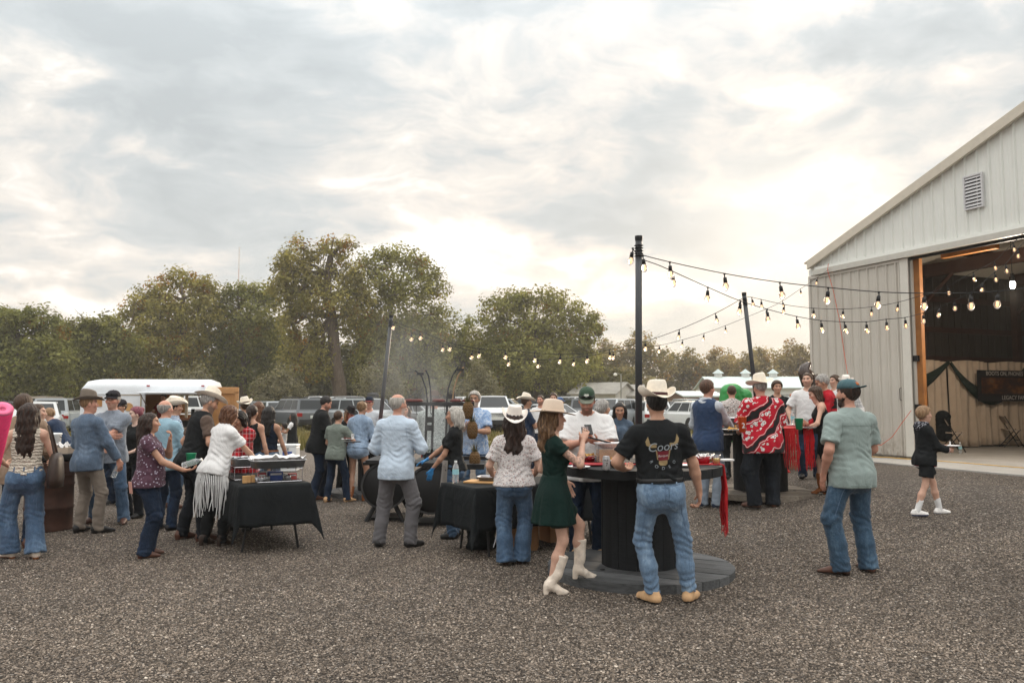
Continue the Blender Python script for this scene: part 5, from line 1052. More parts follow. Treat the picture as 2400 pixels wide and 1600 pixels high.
C_PALEB = cloth('pale_blue_cotton', srgb(178, 196, 216), var=.05); C_AQUA = cloth('aqua_cotton', srgb(128, 162, 180)); C_PLUM = cloth('plum_jersey', srgb(72, 48, 60), 'floral', srgb(80, 54, 66), srgb(170, 160, 180), .8); C_BROWN = cloth('brown_cotton', srgb(74, 60, 52)); C_SAGE = cloth('sage_cotton', srgb(126, 140, 136), var=.06); C_GTEE = cloth('grey_green_jersey', srgb(98, 106, 98)); C_MAR = cloth('maroon_cotton', srgb(110, 26, 28))
C_GREEN = cloth('bottle_green_velvet', srgb(4, 28, 24), rough=.75); C_FRILL = cloth('cream_frills', srgb(222, 204, 180), 'frill', srgb(240, 226, 206)); C_CHECK = cloth('blue_check', srgb(188, 202, 218), 'check', srgb(72, 96, 128)); C_RPLAID = cloth('red_black_plaid', srgb(168, 20, 30), 'plaid', srgb(22, 14, 18), srgb(190, 150, 150), .9)
C_BLOCK = cloth('red_black_block', srgb(26, 22, 24), 'block', srgb(160, 22, 34), scale=1.0); C_FLW = cloth('white_floral', srgb(216, 206, 202), 'floral', srgb(150, 120, 116), srgb(120, 128, 140), 1.7); C_FLB = cloth('blue_leafy_print', srgb(140, 166, 206), 'leafy', srgb(100, 130, 180), srgb(196, 208, 226)); C_FLG = cloth('grey_leafy_print', srgb(150, 160, 156), 'leafy', srgb(70, 84, 82), srgb(206, 212, 208), 1.7)
C_FLD = cloth('white_dark_floral', srgb(206, 196, 190), 'leafy', srgb(50, 40, 40), srgb(120, 90, 84), 1.1); C_PAIS = cloth('red_black_paisley', (.43, .006, .018), 'paisley'); C_WPL = cloth('white_grey_plaid', srgb(212, 208, 204), 'plaid', srgb(150, 150, 152), srgb(120, 120, 124), 1.2); C_APRON = cloth('grey_apron', srgb(118, 112, 106)); C_RUST = cloth('rust_red_rib', srgb(176, 28, 46))
L_BLACK = leather('black_leather', (.014, .013, .013)); L_BROWN = leather('brown_leather', srgb(84, 54, 42)); L_DKBR = leather('dark_brown_leather', srgb(48, 34, 26)); L_TAN = leather('tan_suede', srgb(196, 158, 118), .85); L_CREAM = leather('cream_leather', srgb(226, 212, 196)); L_WHITE = leather('white_leather', srgb(225, 222, 218)); L_RUSTB = leather('cognac_leather', srgb(132, 78, 40)); L_NAVYS = leather('navy_canvas', srgb(28, 40, 62), .8); S_BLUE = leather('blue_rubber', srgb(60, 74, 112)); S_DARK = leather('dark_sole', (.02, .018, .017)); S_WHITE = leather('white_rubber', srgb(220, 218, 214))
H_DKBR = hairmat('dark_brown_hair', (.022, .010, .006), (.060, .024, .012)); H_BR = hairmat('brown_hair', (.055, .028, .014)); H_BLK = hairmat('black_hair', (.010, .008, .007), (.028, .022, .02)); H_RED = hairmat('auburn_hair', (.10, .038, .016), (.20, .085, .035)); H_BLO = hairmat('dark_blond_hair', (.19, .105, .048), (.42, .28, .15)); H_HON = hairmat('honey_hair', (.11, .055, .024), (.34, .20, .10)); H_GREY = hairmat('grey_hair', (.30, .28, .26), (.56, .53, .50)); H_SIL = hairmat('silver_hair', (.40, .37, .33), (.62, .58, .53)); H_SAND = hairmat('sandy_hair', (.26, .15, .075), (.42, .28, .16)); H_PINK = hairmat('pink_hair', (.20, .05, .07), (.40, .12, .16))
F_STRAW = mat('cream_straw', srgb(232, 222, 206), .8, var=.07, vscale=40, bump=.35, bscale=160); F_GREYF = mat('grey_brown_felt', srgb(112, 102, 92), .9, var=.08); F_WHITEF = mat('white_felt', srgb(226, 218, 210), .9, var=.05); F_BEIGE = mat('beige_felt', srgb(212, 194, 176), .9, var=.05); F_BLACKF = mat('black_felt', (.012, .012, .013), .9); F_BRF = mat('brown_felt', srgb(84, 62, 48), .9)
B_BROWN = mat('brown_hat_band', srgb(62, 30, 34), .6); B_DARK = mat('dark_hat_band', (.02, .017, .016), .6); B_BLUE = mat('blue_grey_cord', srgb(90, 92, 108), .7); GLS = mat('glasses_frame', (.05, .02, .015), .4); CAPG = cloth('forest_green_cap', srgb(44, 62, 48)); CAPT = cloth('teal_cap', srgb(62, 88, 94)); CAPK = cloth('black_cap', srgb(38, 36, 40)); CAPB = cloth('blue_cap', srgb(60, 80, 116)); CAPV = cloth('grey_olive_visor', srgb(112, 116, 102)); PATCHW = mat('cap_patch_grey', srgb(190, 190, 180), .8); PATCHO = mat('cap_patch_orange', srgb(178, 100, 56), .8); LENS = mat('dark_lens', (.01, .01, .012), .15)
tee = lambda m, **k: dict(dict(mat=m, hem=-.10, sleeve=.55, neck='crew', name='t_shirt'), **k)
shirt_ = lambda m, **k: dict(dict(mat=m, hem=-.13, sleeve=1.93, neck='collar', name='shirt'), **k)
tank = lambda m, **k: dict(dict(mat=m, hem=.03, sleeve=0, neck='scoop', fit=True, name='tank_top', shoulder=.62), **k)
jeans = lambda m, **k: dict(dict(kind='pants', mat=m, flare=.072), **k)
hair = lambda st, m, **k: dict(dict(style=st, mat=m), **k)
cow = lambda m, band=B_BROWN, **k: dict(dict(kind='cowboy', mat=m, band=band), **k)
BRD = lambda c, a=.8: (c, a)
def tattoo(side, lo=.15, hi=.85, upper=True, col=(.07, .07, .08)):
    def f(V, C, e):
        S0, el, W = e['arms'][side][:3]; a, b = (S0, el) if upper else (el, W); ba = b - a; t = ((V - a) @ ba) / (ba @ ba); d = np.linalg.norm(V - a - np.clip(t, 0, 1)[:, None] * ba, axis=1)
        n = np.sin(V[:, 0] * 150 + 3 * np.sin(V[:, 2] * 90)) * np.sin(V[:, 2] * 130 + 2 * np.sin(V[:, 1] * 110)) + .6 * np.sin(V[:, 1] * 240 + V[:, 2] * 60)
        m = ((t > lo) & (t < hi) & (d < .075) & (n > .1)) * .55; C[:] = C * (1 - m[:, None]) + np.array(col) * m[:, None]
    return f
def gloves(col):
    def f(V, C, e):
        for sg in (-1, 1):
            W, hd = e['arms'][sg][2], e['arms'][sg][3]; m = (((V - W) @ hd) > -.03) & (np.linalg.norm(V - W, axis=1) < .26); C[m] = col
    return f
P = {}
# -- far left group
P['tan'] = person('man with brown hair in a tan suede jacket, back turned, at the left edge', feet=(40, 1283), H=1.76, yaw=14, top=dict(mat=C_TAN, hem=-.20, sleeve=1.95, ease=.03, neck='collar', name='jacket'), bottom=jeans(D_DARK), shoes=dict(kind='boot', mat=L_BROWN), hair=hair('short', H_BR, e=.02, nape=-.10), aL='bend', aR='bend')
P['frill'] = person('woman with very long dark hair, cream frilly sleeveless top and wide blue jeans', feet=(52, 1308), H=1.68, yaw=22, sex='f', head=(-8, 4, 0), skin='fair', top=tank(C_FRILL, hem=.0, ease=.016), bottom=jeans(D_MID, flare=.112, knee=.03, waist=.12, hem=.06), shoes=dict(kind='boot', mat=L_CREAM, sole=L_RUSTB), hair=hair('long', H_DKBR, len=.52, w=1.1), aL=dict(pose='bend', w=(-.24, .24, 1.02)), aR='bend', L=(-.14, .06, 0, 50), R=(.13, -.05, 0, -20))
P['hid1'] = person('brown haired woman in profile half hidden behind the long haired woman', at_=(90, 10.6), H=1.66, yaw=-70, sex='f', skin='fair', top=tee(D_SHIRT), bottom=jeans(D_DARK), shoes=dict(mat=L_BLACK), hair=hair('long', H_BR, len=.3))
P['navyboy'] = person('boy in a navy shirt bending down and reaching left behind the barrel', at_=(158, 14.6), H=1.66, yaw=82, lean=34, head=(0, 10, 0), skin='fair', top=tee(C_NAVY, sleeve=.6), bottom=jeans(D_DARK), shoes=dict(mat=L_BLACK), hair=hair('short', H_SAND, e=.016), aL=dict(pose='reach', w=(-.2, .78, .98)), aR=dict(pose='reach', w=(.2, .6, .95)))
P['greyhat'] = person('man in a grey felt western hat and blue denim shirt, back turned, taupe trousers', feet=(200, 1249), H=1.77, yaw=-22, side=-3, head=(-34, 2, 0), skin='red', top=shirt_(D_SHIRT, hem=-.15, ease=.02), bottom=jeans(C_KHAKI, flare=.070), shoes=dict(kind='boot', mat=L_BLACK), hair=hair('short', H_SAND, nape=-.04, e=.004), hat=cow(F_GREYF, B_DARK, curl=.045, h=.122, bw=.158, bl=.185), aL='bend', aR=dict(pose='down', w=(.30, .20, .90), c=.8), L=(-.13, .02, 0, 10), R=(.15, .07, 0, 35))
P['crossed'] = person('man in a black cap with sunglasses on it, arms crossed, grey chambray shirt', feet=(254, 1226), H=1.82, yaw=172, head=(6, 0, 0), skin='red', fat=1.08, top=shirt_(C_CHAM, sleeve=.62, ease=.018), bottom=jeans(D_MID, flare=.078), shoes=dict(kind='boot', mat=L_BROWN), hair=hair('short', H_GREY), hat=dict(kind='cap', mat=CAPK, goggles=LENS), aL='crossA', aR='crossB', L=(-.22, 0, 0, 30), R=(.2, .02, 0, 20), beard=BRD((.34, .24, .18), .45))
P['hid2'] = person('man in a dark cap mostly hidden behind the man with crossed arms', at_=(283, 13.0), H=1.70, yaw=160, skin='tan', top=shirt_(D_SHIRT, sleeve=.6), bottom=jeans(D_DARK), shoes=dict(mat=L_BLACK, sole=S_WHITE), hat=dict(kind='cap', mat=CAPK), hair=hair('short', H_BR), aR='hip')
P['pinkh'] = person('woman with pink hair and a tattooed arm behind the plum top woman', at_=(322, 11.6), H=1.62, yaw=155, head=(-25, 8, 0), sex='f', skin='pale', top=tee(C_BLACK, sleeve=.3), bottom=jeans(D_INK), shoes=dict(mat=L_BLACK), hair=hair('bun', H_PINK), aL='bend', aR='hip', face=dict(paint=[tattoo(1, 0, 1, True, (.25, .10, .12)), tattoo(1, 0, 1, False)]))
P['plum'] = person('woman with wavy brown hair in a plum top, phone in her jeans pocket', feet=(342, 1304), H=1.57, yaw=-72, sex='f', fat=1.18, skin='tan', head=(0, 0, 0), top=tee(C_PLUM, sleeve=.35, hem=-.09, ease=.022), bottom=jeans(D_DARK, flare=.085, knee=.012), shoes=dict(kind='boot', mat=L_BROWN), hair=hair('wavy', H_DKBR, len=.44, w=1.15), aL='mouth', aR=dict(pose='bend', w=(.14, .40, 1.03), d=(-.1, 1, .15), n=(-.2, 0, 1), c=.6, p=(.5, -1, -.5), t=(-1, 0, .3)), L=(-.10, .02, 0, 5), R=(.10, .0, 0, 0))
P['aqua'] = person('balding grey haired man in a pale aqua shirt, back turned, near the trailer', feet=(385, 1241), H=1.70, yaw=-18, side=-5, head=(-10, 6, 0), skin='red', top=shirt_(C_AQUA, hem=-.14, ease=.02), bottom=jeans(D_DARK), shoes=dict(mat=L_BLACK), hair=hair('bald', H_GREY, crown=.05), aL='bend', aR='bend')
P['check'] = person('man in a curled straw hat and blue checked shirt with a brown belt', at_=(411, 12.6), H=1.70, yaw=-52, head=(-15, 3, 0), skin='tan', top=shirt_(C_CHECK, hem=.04, sleeve=1.93), bottom=jeans(D_MID), shoes=dict(kind='boot', mat=L_BROWN), hair=hair('short', H_BLK), hat=cow(F_STRAW, B_DARK, curl=.10, tilt=(8, 14)), belt=dict(mat=L_BROWN), aL='bend', aR='bend')
P['vest'] = person('bearded man in a white western hat and black vest leaning towards the serving table', feet=(447, 1266), H=1.83, yaw=-52, lean=13, head=(-8, 16, -4), skin='tan', top=shirt_(C_BROWN, sleeve=.62, hem=.0), extra=[dict(is_=1, **{'is': 'top'}, name='vest', mat=C_BLACK, hem=-.08, sleeve=0, neck='v', ease=.034, shoulder=.74)], bottom=jeans(D_INK, flare=.070), shoes=dict(kind='boot', mat=L_BROWN), hair=hair('short', H_GREY), hat=cow(F_STRAW, None, curl=.045, bw=.16, bl=.205, tilt=(8, 0)), aL='pocket', aR=dict(pose='bend', w=(.20, .26, .98), d=(-.6, .8, -.1), p=(1, -.8, -.2)), beard=((.10, .08, .07), .7), L=(-.15, -.05, 0, 10), R=(.15, .1, 0, 15))
P['fringe'] = person('woman in a white t shirt with long fringe bending over the foil trays', feet=(500, 1277), H=1.68, yaw=-34, lean=15, head=(-5, 18, 0), sex='f', skin='tan', top=tee(C_WHITE, hem=-.09, ease=.02, sleeve=.6), bottom=jeans(C_BLACK, flare=.050), shoes=dict(kind='tall', mat=L_DKBR, tall=.33), hair=hair('wavy', H_RED, len=.36, w=1.05), aL=dict(pose='down', w=(-.26, .30, .86)), aR=dict(pose='reach', w=(.12, .62, .90), d=(-.4, .8, -.4)), L=(-.11, -.05, 0, 5), R=(.11, .05, 0, 5))
P['rplaid'] = person('dark haired woman in a red plaid overshirt looking down at the serving table', at_=(573, 10.5), H=1.60, yaw=160, head=(-5, 30, 0), lean=8, sex='f', skin='mid', top=tank(C_NVT), extra=[dict(**{'is': 'top'}, name='overshirt', mat=C_RPLAID, hem=-.14, sleeve=1.75, neck='v', open=True, ease=.028)], bottom=jeans(D_INK), shoes=dict(mat=L_BLACK), hair=hair('wavy', H_BLK, len=.25, w=1.1), aL=dict(pose='table', w=(-.08, .42, .93)), aR=dict(pose='table', w=(.14, .42, .93)))
P['braid'] = person('woman with a dark braid and black tank top, back turned, behind the serving table', at_=(592, 11.8), H=1.64, yaw=-8, sex='f', skin='tan', top=tank(C_BLACK, hem=.0), bottom=jeans(D_MID), shoes=dict(mat=L_BROWN), hair=hair('braid', H_DKBR), aL='bend', aR='down')
P['auburn'] = person('woman with long auburn hair just right of the dark braid', at_=(607, 13.2), H=1.69, yaw=-10, sex='f', skin='fair', top=tee(C_NVT), bottom=jeans(D_DARK), shoes=dict(mat=L_BROWN), hair=hair('long', H_RED, len=.4), aL='bend', aR='bend')
P['whhat'] = person('man in a white hat behind the braided woman', at_=(574, 14.8), H=1.70, yaw=35, skin='tan', top=shirt_(C_WPL), bottom=jeans(D_MID), shoes=dict(kind='boot', mat=L_BROWN), hair=hair('short', H_BR), hat=cow(F_STRAW, B_BROWN, tilt=(0, -10)))
P['navytank'] = person('woman with long straight black hair, navy tank top and grey blue jeans', at_=(632, 12.3), H=1.62, yaw=-14, sex='f', skin='mid', top=tank(C_NVT, hem=.06), bottom=jeans(D_GREY, flare=.075, waist=.06), belt=dict(mat=L_RUSTB, z=.055), shoes=dict(mat=L_BROWN), hair=hair('long', H_BLK, len=.44), aL='down', aR=dict(pose='down', w=(.30, .12, .82)))
P['girl'] = person('girl with long dark hair in a white t shirt and black pinafore holding a cup', feet=(684, 1096), H=1.38, yaw=78, sex='f', skin='brown', top=tee(C_WHITE, hem=.05, sleeve=.4), extra=[dict(**{'is': 'top'}, name='pinafore', mat=C_BLACK, hem=.02, sleeve=0, neck='scoop', ease=.026, shoulder=.5)], bottom=dict(kind='skirt', mat=C_BLACK, hem=-.24, flare=1.45), shoes=dict(mat=L_WHITE, sole=S_WHITE), hair=hair('long', H_BLK, len=.36), aL='hold', aR='hold')
P['tot'] = person('small dark haired child in front of the girl in the pinafore', feet=(664, 1094), H=1.10, yaw=85, sex='c', skin='brown', top=tee(C_WHITE), bottom=jeans(C_BLACK, flare=.05), shoes=dict(mat=L_WHITE), hair=hair('short', H_BLK, e=.018), aL='mouth', aR='bend')
P['blacksh'] = person('heavy set man in a black shirt with tattooed forearm looking down', feet=(744, 1169), H=1.79, yaw=-66, lean=7, head=(0, 24, 0), fat=1.22, skin='red', top=shirt_(C_BLACK, sleeve=.72, hem=-.17, ease=.024), bottom=jeans(D_DARK, flare=.078), shoes=dict(kind='boot', mat=L_BROWN), hair=hair('short', H_BLK), aL='hold', aR=dict(pose='bend', w=(.16, .36, 1.06)), beard=((.04, .025, .02), .7), face=dict(paint=[tattoo(1, 0, 1, False)]), L=(-.12, .1, 0, 10), R=(.14, -.1, 0, 10))
P['gteeboy'] = person('boy in a grey t shirt and dark jeans, back turned, with a white sleeve patch', feet=(786, 1176), H=1.52, yaw=-24, lean=5, skin='tan', top=tee(C_GTEE, ease=.022, hem=-.13), bottom=jeans(D_DARK, flare=.07), shoes=dict(kind='boot', mat=L_TAN), hair=hair('short', H_BR, e=.008), aL='bend', aR=dict(pose='table', w=(.24, .38, 1.04)), L=(-.16, -.05, 0, 10), R=(.20, .12, 0, 20))
P['blackhat'] = person('blond woman in a black hat and black sleeves reaching across the far table', at_=(810, 15.0), H=1.58, yaw=-135, lean=14, head=(10, 8, 0), sex='f', skin='fair', top=dict(mat=C_BLACK, hem=-.1, sleeve=1.9, neck='v', name='blouse'), bottom=jeans(C_BLACK), shoes=dict(mat=L_BLACK), hair=hair('long', H_BLO, len=.45), hat=cow(F_BLACKF, B_DARK, curl=.015, bw=.16, bl=.17, flat=True), aL=dict(pose='reach', w=(-.1, .5, 1.22)), aR='bend')
P['bun'] = person('blond woman with a loose bun, pale denim jacket and denim shorts', feet=(838, 1174), H=1.70, yaw=-18, lean=9, sex='f', skin='tan', head=(-5, 8, 0), top=dict(mat=D_PALE, hem=-.03, sleeve=1.85, ease=.028, neck='collar', name='jacket'), bottom=dict(kind='shorts', mat=D_PALE, len=.30, name='shorts'), shoes=dict(kind='tall', mat=L_RUSTB, tall=.26), hair=hair('bun', H_BLO, bz=.05), aL='bend', aR='bend', L=(-.13, -.04, 0, 15), R=(.10, .08, 0, 10))
P['redcap'] = person('man in a navy and red cap behind the blond woman with a bun', at_=(866, 16.4), H=1.76, yaw=170, skin='red', top=tee(C_GREYW), bottom=jeans(D_DARK), shoes=dict(mat=L_BLACK), hair=hair('short', H_BR), hat=dict(kind='cap', mat=C_NVT, visor=C_MAR))
P['pale'] = person('grey haired man with glasses in an untucked pale blue shirt and grey trousers', feet=(928, 1281), H=1.77, yaw=-14, head=(-28, 2, 0), skin='red', top=shirt_(C_PALEB, sleeve=1.30, hem=-.16, ease=.022, sl_e=1.15), bottom=jeans(C_GREYP, flare=.078, knee=.02), shoes=dict(mat=L_BLACK, sole=S_DARK), hair=hair('bald', H_SIL, crown=.078, e=.006), aL=dict(pose='front', w=(-.16, .22, 1.02)), aR=dict(pose='front', w=(.15, .26, 1.10)), L=(-.20, -.02, 0, 12), R=(.17, .04, 0, 40), glasses=GLS, beard=BRD((.55, .5, .46), .6))
P['maroon'] = person('brown haired woman in maroon with her hand at her chin behind the barbecue', at_=(950, 15.6), H=1.62, yaw=178, sex='f', skin='fair', top=tee(C_MAR, sleeve=1.9), bottom=jeans(D_DARK), shoes=dict(mat=L_BLACK), hair=hair('long', H_BR, len=.34), aL='bend', aR='mouth')
P['cook'] = person('big man in a brown hat and grey leafy shirt, back turned, tending the barbecue', at_=(1018, 13.9), H=1.80, yaw=-6, fat=1.28, skin='red', top=shirt_(C_FLG, sleeve=.8, hem=-.16, ease=.026), bottom=jeans(D_MID), shoes=dict(mat=L_BROWN), hair=hair('short', H_BR), hat=cow(F_BRF, B_DARK, curl=.03, bw=.145, bl=.165, h=.11), aL='bend', aR='bend')
P['grill'] = person('silver haired woman in a black t shirt, grey apron and blue gloves facing left', feet=(1063, 1259), H=1.63, yaw=84, sex='f', skin='mid', head=(0, 2, 0), top=tee(C_BLACK, sleeve=.6, hem=-.05), bottom=jeans(D_MID, flare=.07), shoes=dict(mat=L_BLACK), hair=hair('bob', H_SIL, len=.20, w=1.1), aL=dict(pose='down', w=(-.20, .26, .90), c=.5), aR=dict(pose='reach', w=(.16, .42, .98)), face=dict(paint=[gloves(srgb(50, 130, 190))]))
P['plate'] = person('silver haired man with glasses in a blue leafy shirt holding a plate', at_=(1112, 13.0), H=1.84, yaw=168, head=(4, 2, 0), fat=1.1, skin='mid', top=shirt_(C_FLB, sleeve=.62, hem=-.15, ease=.022), bottom=jeans(D_MID), shoes=dict(mat=L_BROWN), hair=hair('short', H_SIL, e=.02), glasses=GLS, aL='hold', aR=dict(pose='hold', w=(.02, .36, 1.20)), beard=BRD((.5, .47, .44), .6))
P['whitehat'] = person('woman in a tilted white western hat, white floral top and flared blue jeans', feet=(1205, 1322), H=1.60, yaw=2, sex='f', fat=1.22, skin='fair', head=(0, -4, 0), top=tee(C_FLW, sleeve=.62, hem=-.05, ease=.022), bottom=jeans(D_MID, flare=.108, knee=.018, waist=.10), shoes=dict(kind='boot', mat=L_DKBR), hair=hair('wavy', H_DKBR, len=.42, w=1.2), hat=cow(F_WHITEF, B_BLUE, curl=.075, tilt=(13, 5), bw=.175, bl=.205, size=1.06), aL=dict(pose='bend', w=(-.25, .22, .98)), aR=dict(pose='bend', w=(.25, .22, .98)), L=(-.10, -.02, 0, 8), R=(.09, .06, 0, 30))
P['green'] = person('woman in a beige hat, short green dress and tall cream boots, sipping a drink', feet=(1300, 1386), H=1.66, yaw=-82, sex='f', skin='fair', head=(-2, -2, 0), top=dict(mat=C_GREEN, hem=.06, sleeve=.30, neck='scoop', fit=True, name='dress_bodice'), bottom=dict(kind='skirt', mat=C_GREEN, hem=-.27, flare=1.72, ripple=.06, nrip=8, waist=.12), shoes=dict(kind='tall', mat=L_CREAM, tall=.37, sole_z=.012), hair=hair('wavy', H_HON, len=.33, w=1.15), hat=cow(F_BEIGE, F_BEIGE, curl=.012, bw=.20, bl=.215, h=.115, flat=True, tilt=(-7, 0), size=1.04), aL=dict(pose='down', w=(-.17, .15, 1.0), c=.25, p=(-.5, -1, 0)), aR=dict(pose='hold', w=(.08, .26, 1.40), d=(-.3, .45, .8), n=(-.9, .2, .1), c=.8, p=(.5, .3, -1)), L=(-.12, .27, .085, 5), R=(.10, -.05, 0, 5), face=dict(paint=[tattoo(1, .22, .95)]))
P['phone'] = person('bearded man in a green cap and white t shirt looking down at his phone', at_=(1376, 8.75), H=1.84, yaw=176, head=(-4, 24, 0), lean=3, fat=1.18, skin='red', top=tee(C_WHITE, sleeve=.7, ease=.024, hem=-.14), bottom=jeans(D_DARK, flare=.075), shoes=dict(mat=L_TAN), hair=hair('short', H_BR), hat=dict(kind='cap', mat=CAPG, visor=CAPV, patch=PATCHW, goggles=LENS), aL='phone', aR='phone', beard=((.09, .04, .025), .85))
P['greybun'] = person('woman with a grey bun and sleeveless white top behind the phone man', at_=(1412, 9.9), H=1.72, yaw=-44, sex='f', skin='tan', top=tank(C_WHITE, hem=-.05, neck='crew'), bottom=jeans(D_MID), shoes=dict(mat=L_TAN), hair=hair('bun', H_GREY, bz=-.005, by=-.10), aL='bend', aR='down')
P['vestgirl'] = person('woman with long black hair in a sleeveless slate denim shirt looking down', at_=(1452, 12.0), H=1.66, yaw=174, head=(0, 16, 0), sex='f', skin='mid', top=dict(mat=D_VEST, hem=-.06, sleeve=.12, neck='collar', open=True, name='shirt'), bottom=jeans(D_DARK), shoes=dict(mat=L_BLACK), hair=hair('long', H_BLK, len=.42), aL='front', aR='front')
P['navyhat'] = person('man in a white hat and navy polo with his arms folded, side on', at_=(1234, 16), H=1.78, yaw=-76, skin='mid', top=shirt_(C_NAVY, sleeve=.6), bottom=jeans(D_DARK), shoes=dict(kind='boot', mat=L_BROWN), hair=hair('short', H_BR), hat=cow(F_STRAW, B_DARK, curl=.06, tilt=(-8, 0)), aL='crossA', aR='crossB')
P['back1'] = person('brown haired man in a white shirt listening beside the parked cars', at_=(1268, 20), H=1.82, yaw=168, head=(-10, 0, 8), skin='red', top=tee(C_WHITE), bottom=jeans(D_DARK), shoes=dict(mat=L_BLACK), hair=hair('short', H_BR), beard=BRD((.10, .05, .03), .5))
P['back2'] = person('man with swept up hair and a short beard by the parked cars', at_=(1297, 20.6), H=1.88, yaw=175, head=(0, 4, 0), skin='fair', top=tee(C_GREYW), bottom=jeans(D_DARK), shoes=dict(mat=L_BLACK), hair=hair('short', H_BR, e=.022), beard=BRD((.2, .11, .07), .6))
P['back3'] = person('man in a blue cap half hidden behind the swept up hair man', at_=(1313, 22), H=1.76, yaw=-60, skin='mid', top=tee(C_WHITE), bottom=jeans(D_DARK), shoes=dict(mat=L_BLACK), hair=hair('short', H_BR), hat=dict(kind='cap', mat=CAPB))
P['hero'] = person('broad man in a straw hat and black rodeo t shirt, back turned, light blue jeans', feet=(1552, 1412), H=1.79, yaw=4, side=-2, head=(4, 2, 0), fat=1.10, skin='tan', top=tee(C_BLACK, hem=.045, sleeve=.62, ease=.018), bottom=jeans(D_LIGHT, flare=.058, knee=.002, ease=.010, hem=.082), shoes=dict(mat=L_TAN, sole=S_DARK, size=1.05), belt=dict(mat=L_BLACK), hair=hair('short', H_BLK, nape=-.088), hat=cow(F_STRAW, B_BROWN, curl=.085, bw=.172, bl=.20, h=.122, tilt=(2, 4), size=1.05), aL=dict(pose='front', w=(-.26, .24, 1.06), d=(.6, .8, 0), p=(-1, -.6, -.7)), aR=dict(pose='fist', w=(.37, .10, .83), p=(.8, -1, 0)), L=(-.085, 0, 0, 28), R=(.235, .02, 0, 38))
# -- right hand groups
P['navyvest'] = person('tall man in a navy vest over a grey hoodie, standing left of the second spool', feet=(1662, 1190), H=1.87, yaw=-48, head=(-12, 4, 0), skin='red', top=dict(mat=C_GREYW, hem=-.02, sleeve=1.9, neck='collar', name='hoodie', ease=.018), extra=[dict(**{'is': 'top'}, name='vest', mat=C_NAVYV, hem=-.15, sleeve=0, neck='crew', ease=.040, shoulder=.76)], bottom=jeans(C_SLATE, flare=.078, knee=.018), shoes=dict(mat=L_NAVYS, sole=S_WHITE), hair=hair('short', hairmat('ginger_brown_hair', (.085, .04, .022)), e=.016), aL='bend', aR=dict(pose='bend', w=(.10, .42, 1.07)), L=(-.10, .0, 0, 5), R=(.10, .05, 0, 5))
P['dfloral'] = person('man in a white and dark brown floral shirt, back turned, beyond the second spool', at_=(1716, 14.6), H=1.72, yaw=-12, lean=8, skin='red', top=shirt_(C_FLD, sleeve=.7), bottom=jeans(C_BLACK), shoes=dict(mat=L_BLACK), hair=hair('short', H_BR, e=.008), aL='bend', aR='bend')
P['paisley'] = person('big man in a straw hat and loud red and black patterned shirt, back turned', feet=(1793, 1190), H=1.82, yaw=6, lean=4, head=(8, 10, 0), fat=1.42, skin='red', top=shirt_(C_PAIS, sleeve=.98, hem=-.20, ease=.030, fold=.0035), bottom=jeans(D_INK, flare=.10, knee=.03, ease=.022), shoes=dict(mat=L_BROWN, sole=S_DARK, size=1.05), hair=hair('short', H_GREY), hat=cow(F_STRAW, F_STRAW, curl=.05, bw=.185, bl=.20, tilt=(10, -6), size=1.05), aL='bend', aR='bend', L=(-.15, 0, 0, 45), R=(.13, .04, 0, 20))
P['curly'] = person('curly haired person in black with red shoes behind the red patterned shirt', at_=(1822, 14.8), H=1.70, yaw=178, skin='tan', top=tee(C_BLACK), bottom=jeans(C_BLACK), shoes=dict(mat=leather('red_canvas', srgb(190, 60, 56), .8), sole=S_WHITE), hair=hair('short', H_BR, e=.03))
P['whtee'] = person('tall young man in a white t shirt looking left in front of the barn corner', at_=(1894, 13.6), H=1.80, yaw=158, head=(-14, -3, 0), skin='fair', top=tee(C_WHITE, ease=.022, hem=-.12, sleeve=.65), bottom=jeans(D_DARK), shoes=dict(mat=L_BLACK), hair=hair('short', H_BR), aL='down', aR=dict(pose='table', w=(.26, .16, .92)), beard=BRD((.14, .07, .04), .4))
P['slip'] = person('brown haired girl in a black slip dress and cognac boots leaning on the table', feet=(1942, 1160), H=1.63, yaw=72, lean=12, head=(8, 18, 0), sex='f', skin='fair', top=dict(mat=C_BLACK, hem=.06, sleeve=0, neck='scoop', fit=True, name='dress_bodice', shoulder=.5, scoopback=.12), bottom=dict(kind='skirt', mat=C_BLACK, hem=-.32, flare=1.5), shoes=dict(kind='tall', mat=L_RUSTB, tall=.33), hair=hair('long', H_BR, len=.36), aL=dict(pose='table', w=(-.18, .36, 1.0)), aR=dict(pose='table', w=(.12, .36, 1.0)), L=(-.1, -.18, 0, 5), R=(.1, .10, 0, 5))
P['block'] = person('grey haired man in a red and black block shirt looking down', feet=(1952, 1154), H=1.77, yaw=70, lean=6, head=(6, 22, 0), skin='mid', top=shirt_(C_BLOCK, hem=.03), belt=dict(mat=L_BROWN), bottom=jeans(C_BLACK, flare=.075), shoes=dict(kind='boot', mat=L_DKBR), hair=hair('short', H_GREY), aL='bend', aR='bend')
P['young'] = person('young man in a white t shirt in profile against the grey barn door', at_=(1957, 15.8), H=1.74, yaw=120, head=(-10, -2, 0), skin='fair', top=tee(C_WHITE), bottom=jeans(D_DARK), shoes=dict(mat=L_BLACK), hair=hair('short', H_BR, e=.02))
P['whcow'] = person('young man in a white felt hat and white plaid shirt facing the camera', at_=(1984, 15.2), H=1.66, yaw=172, head=(0, 3, 0), skin='fair', top=shirt_(C_WPL), bottom=jeans(D_DARK), shoes=dict(kind='boot', mat=L_BROWN), hair=hair('short', H_BR), hat=cow(F_WHITEF, B_DARK, curl=.08, h=.125), aL='bend', aR='bend')
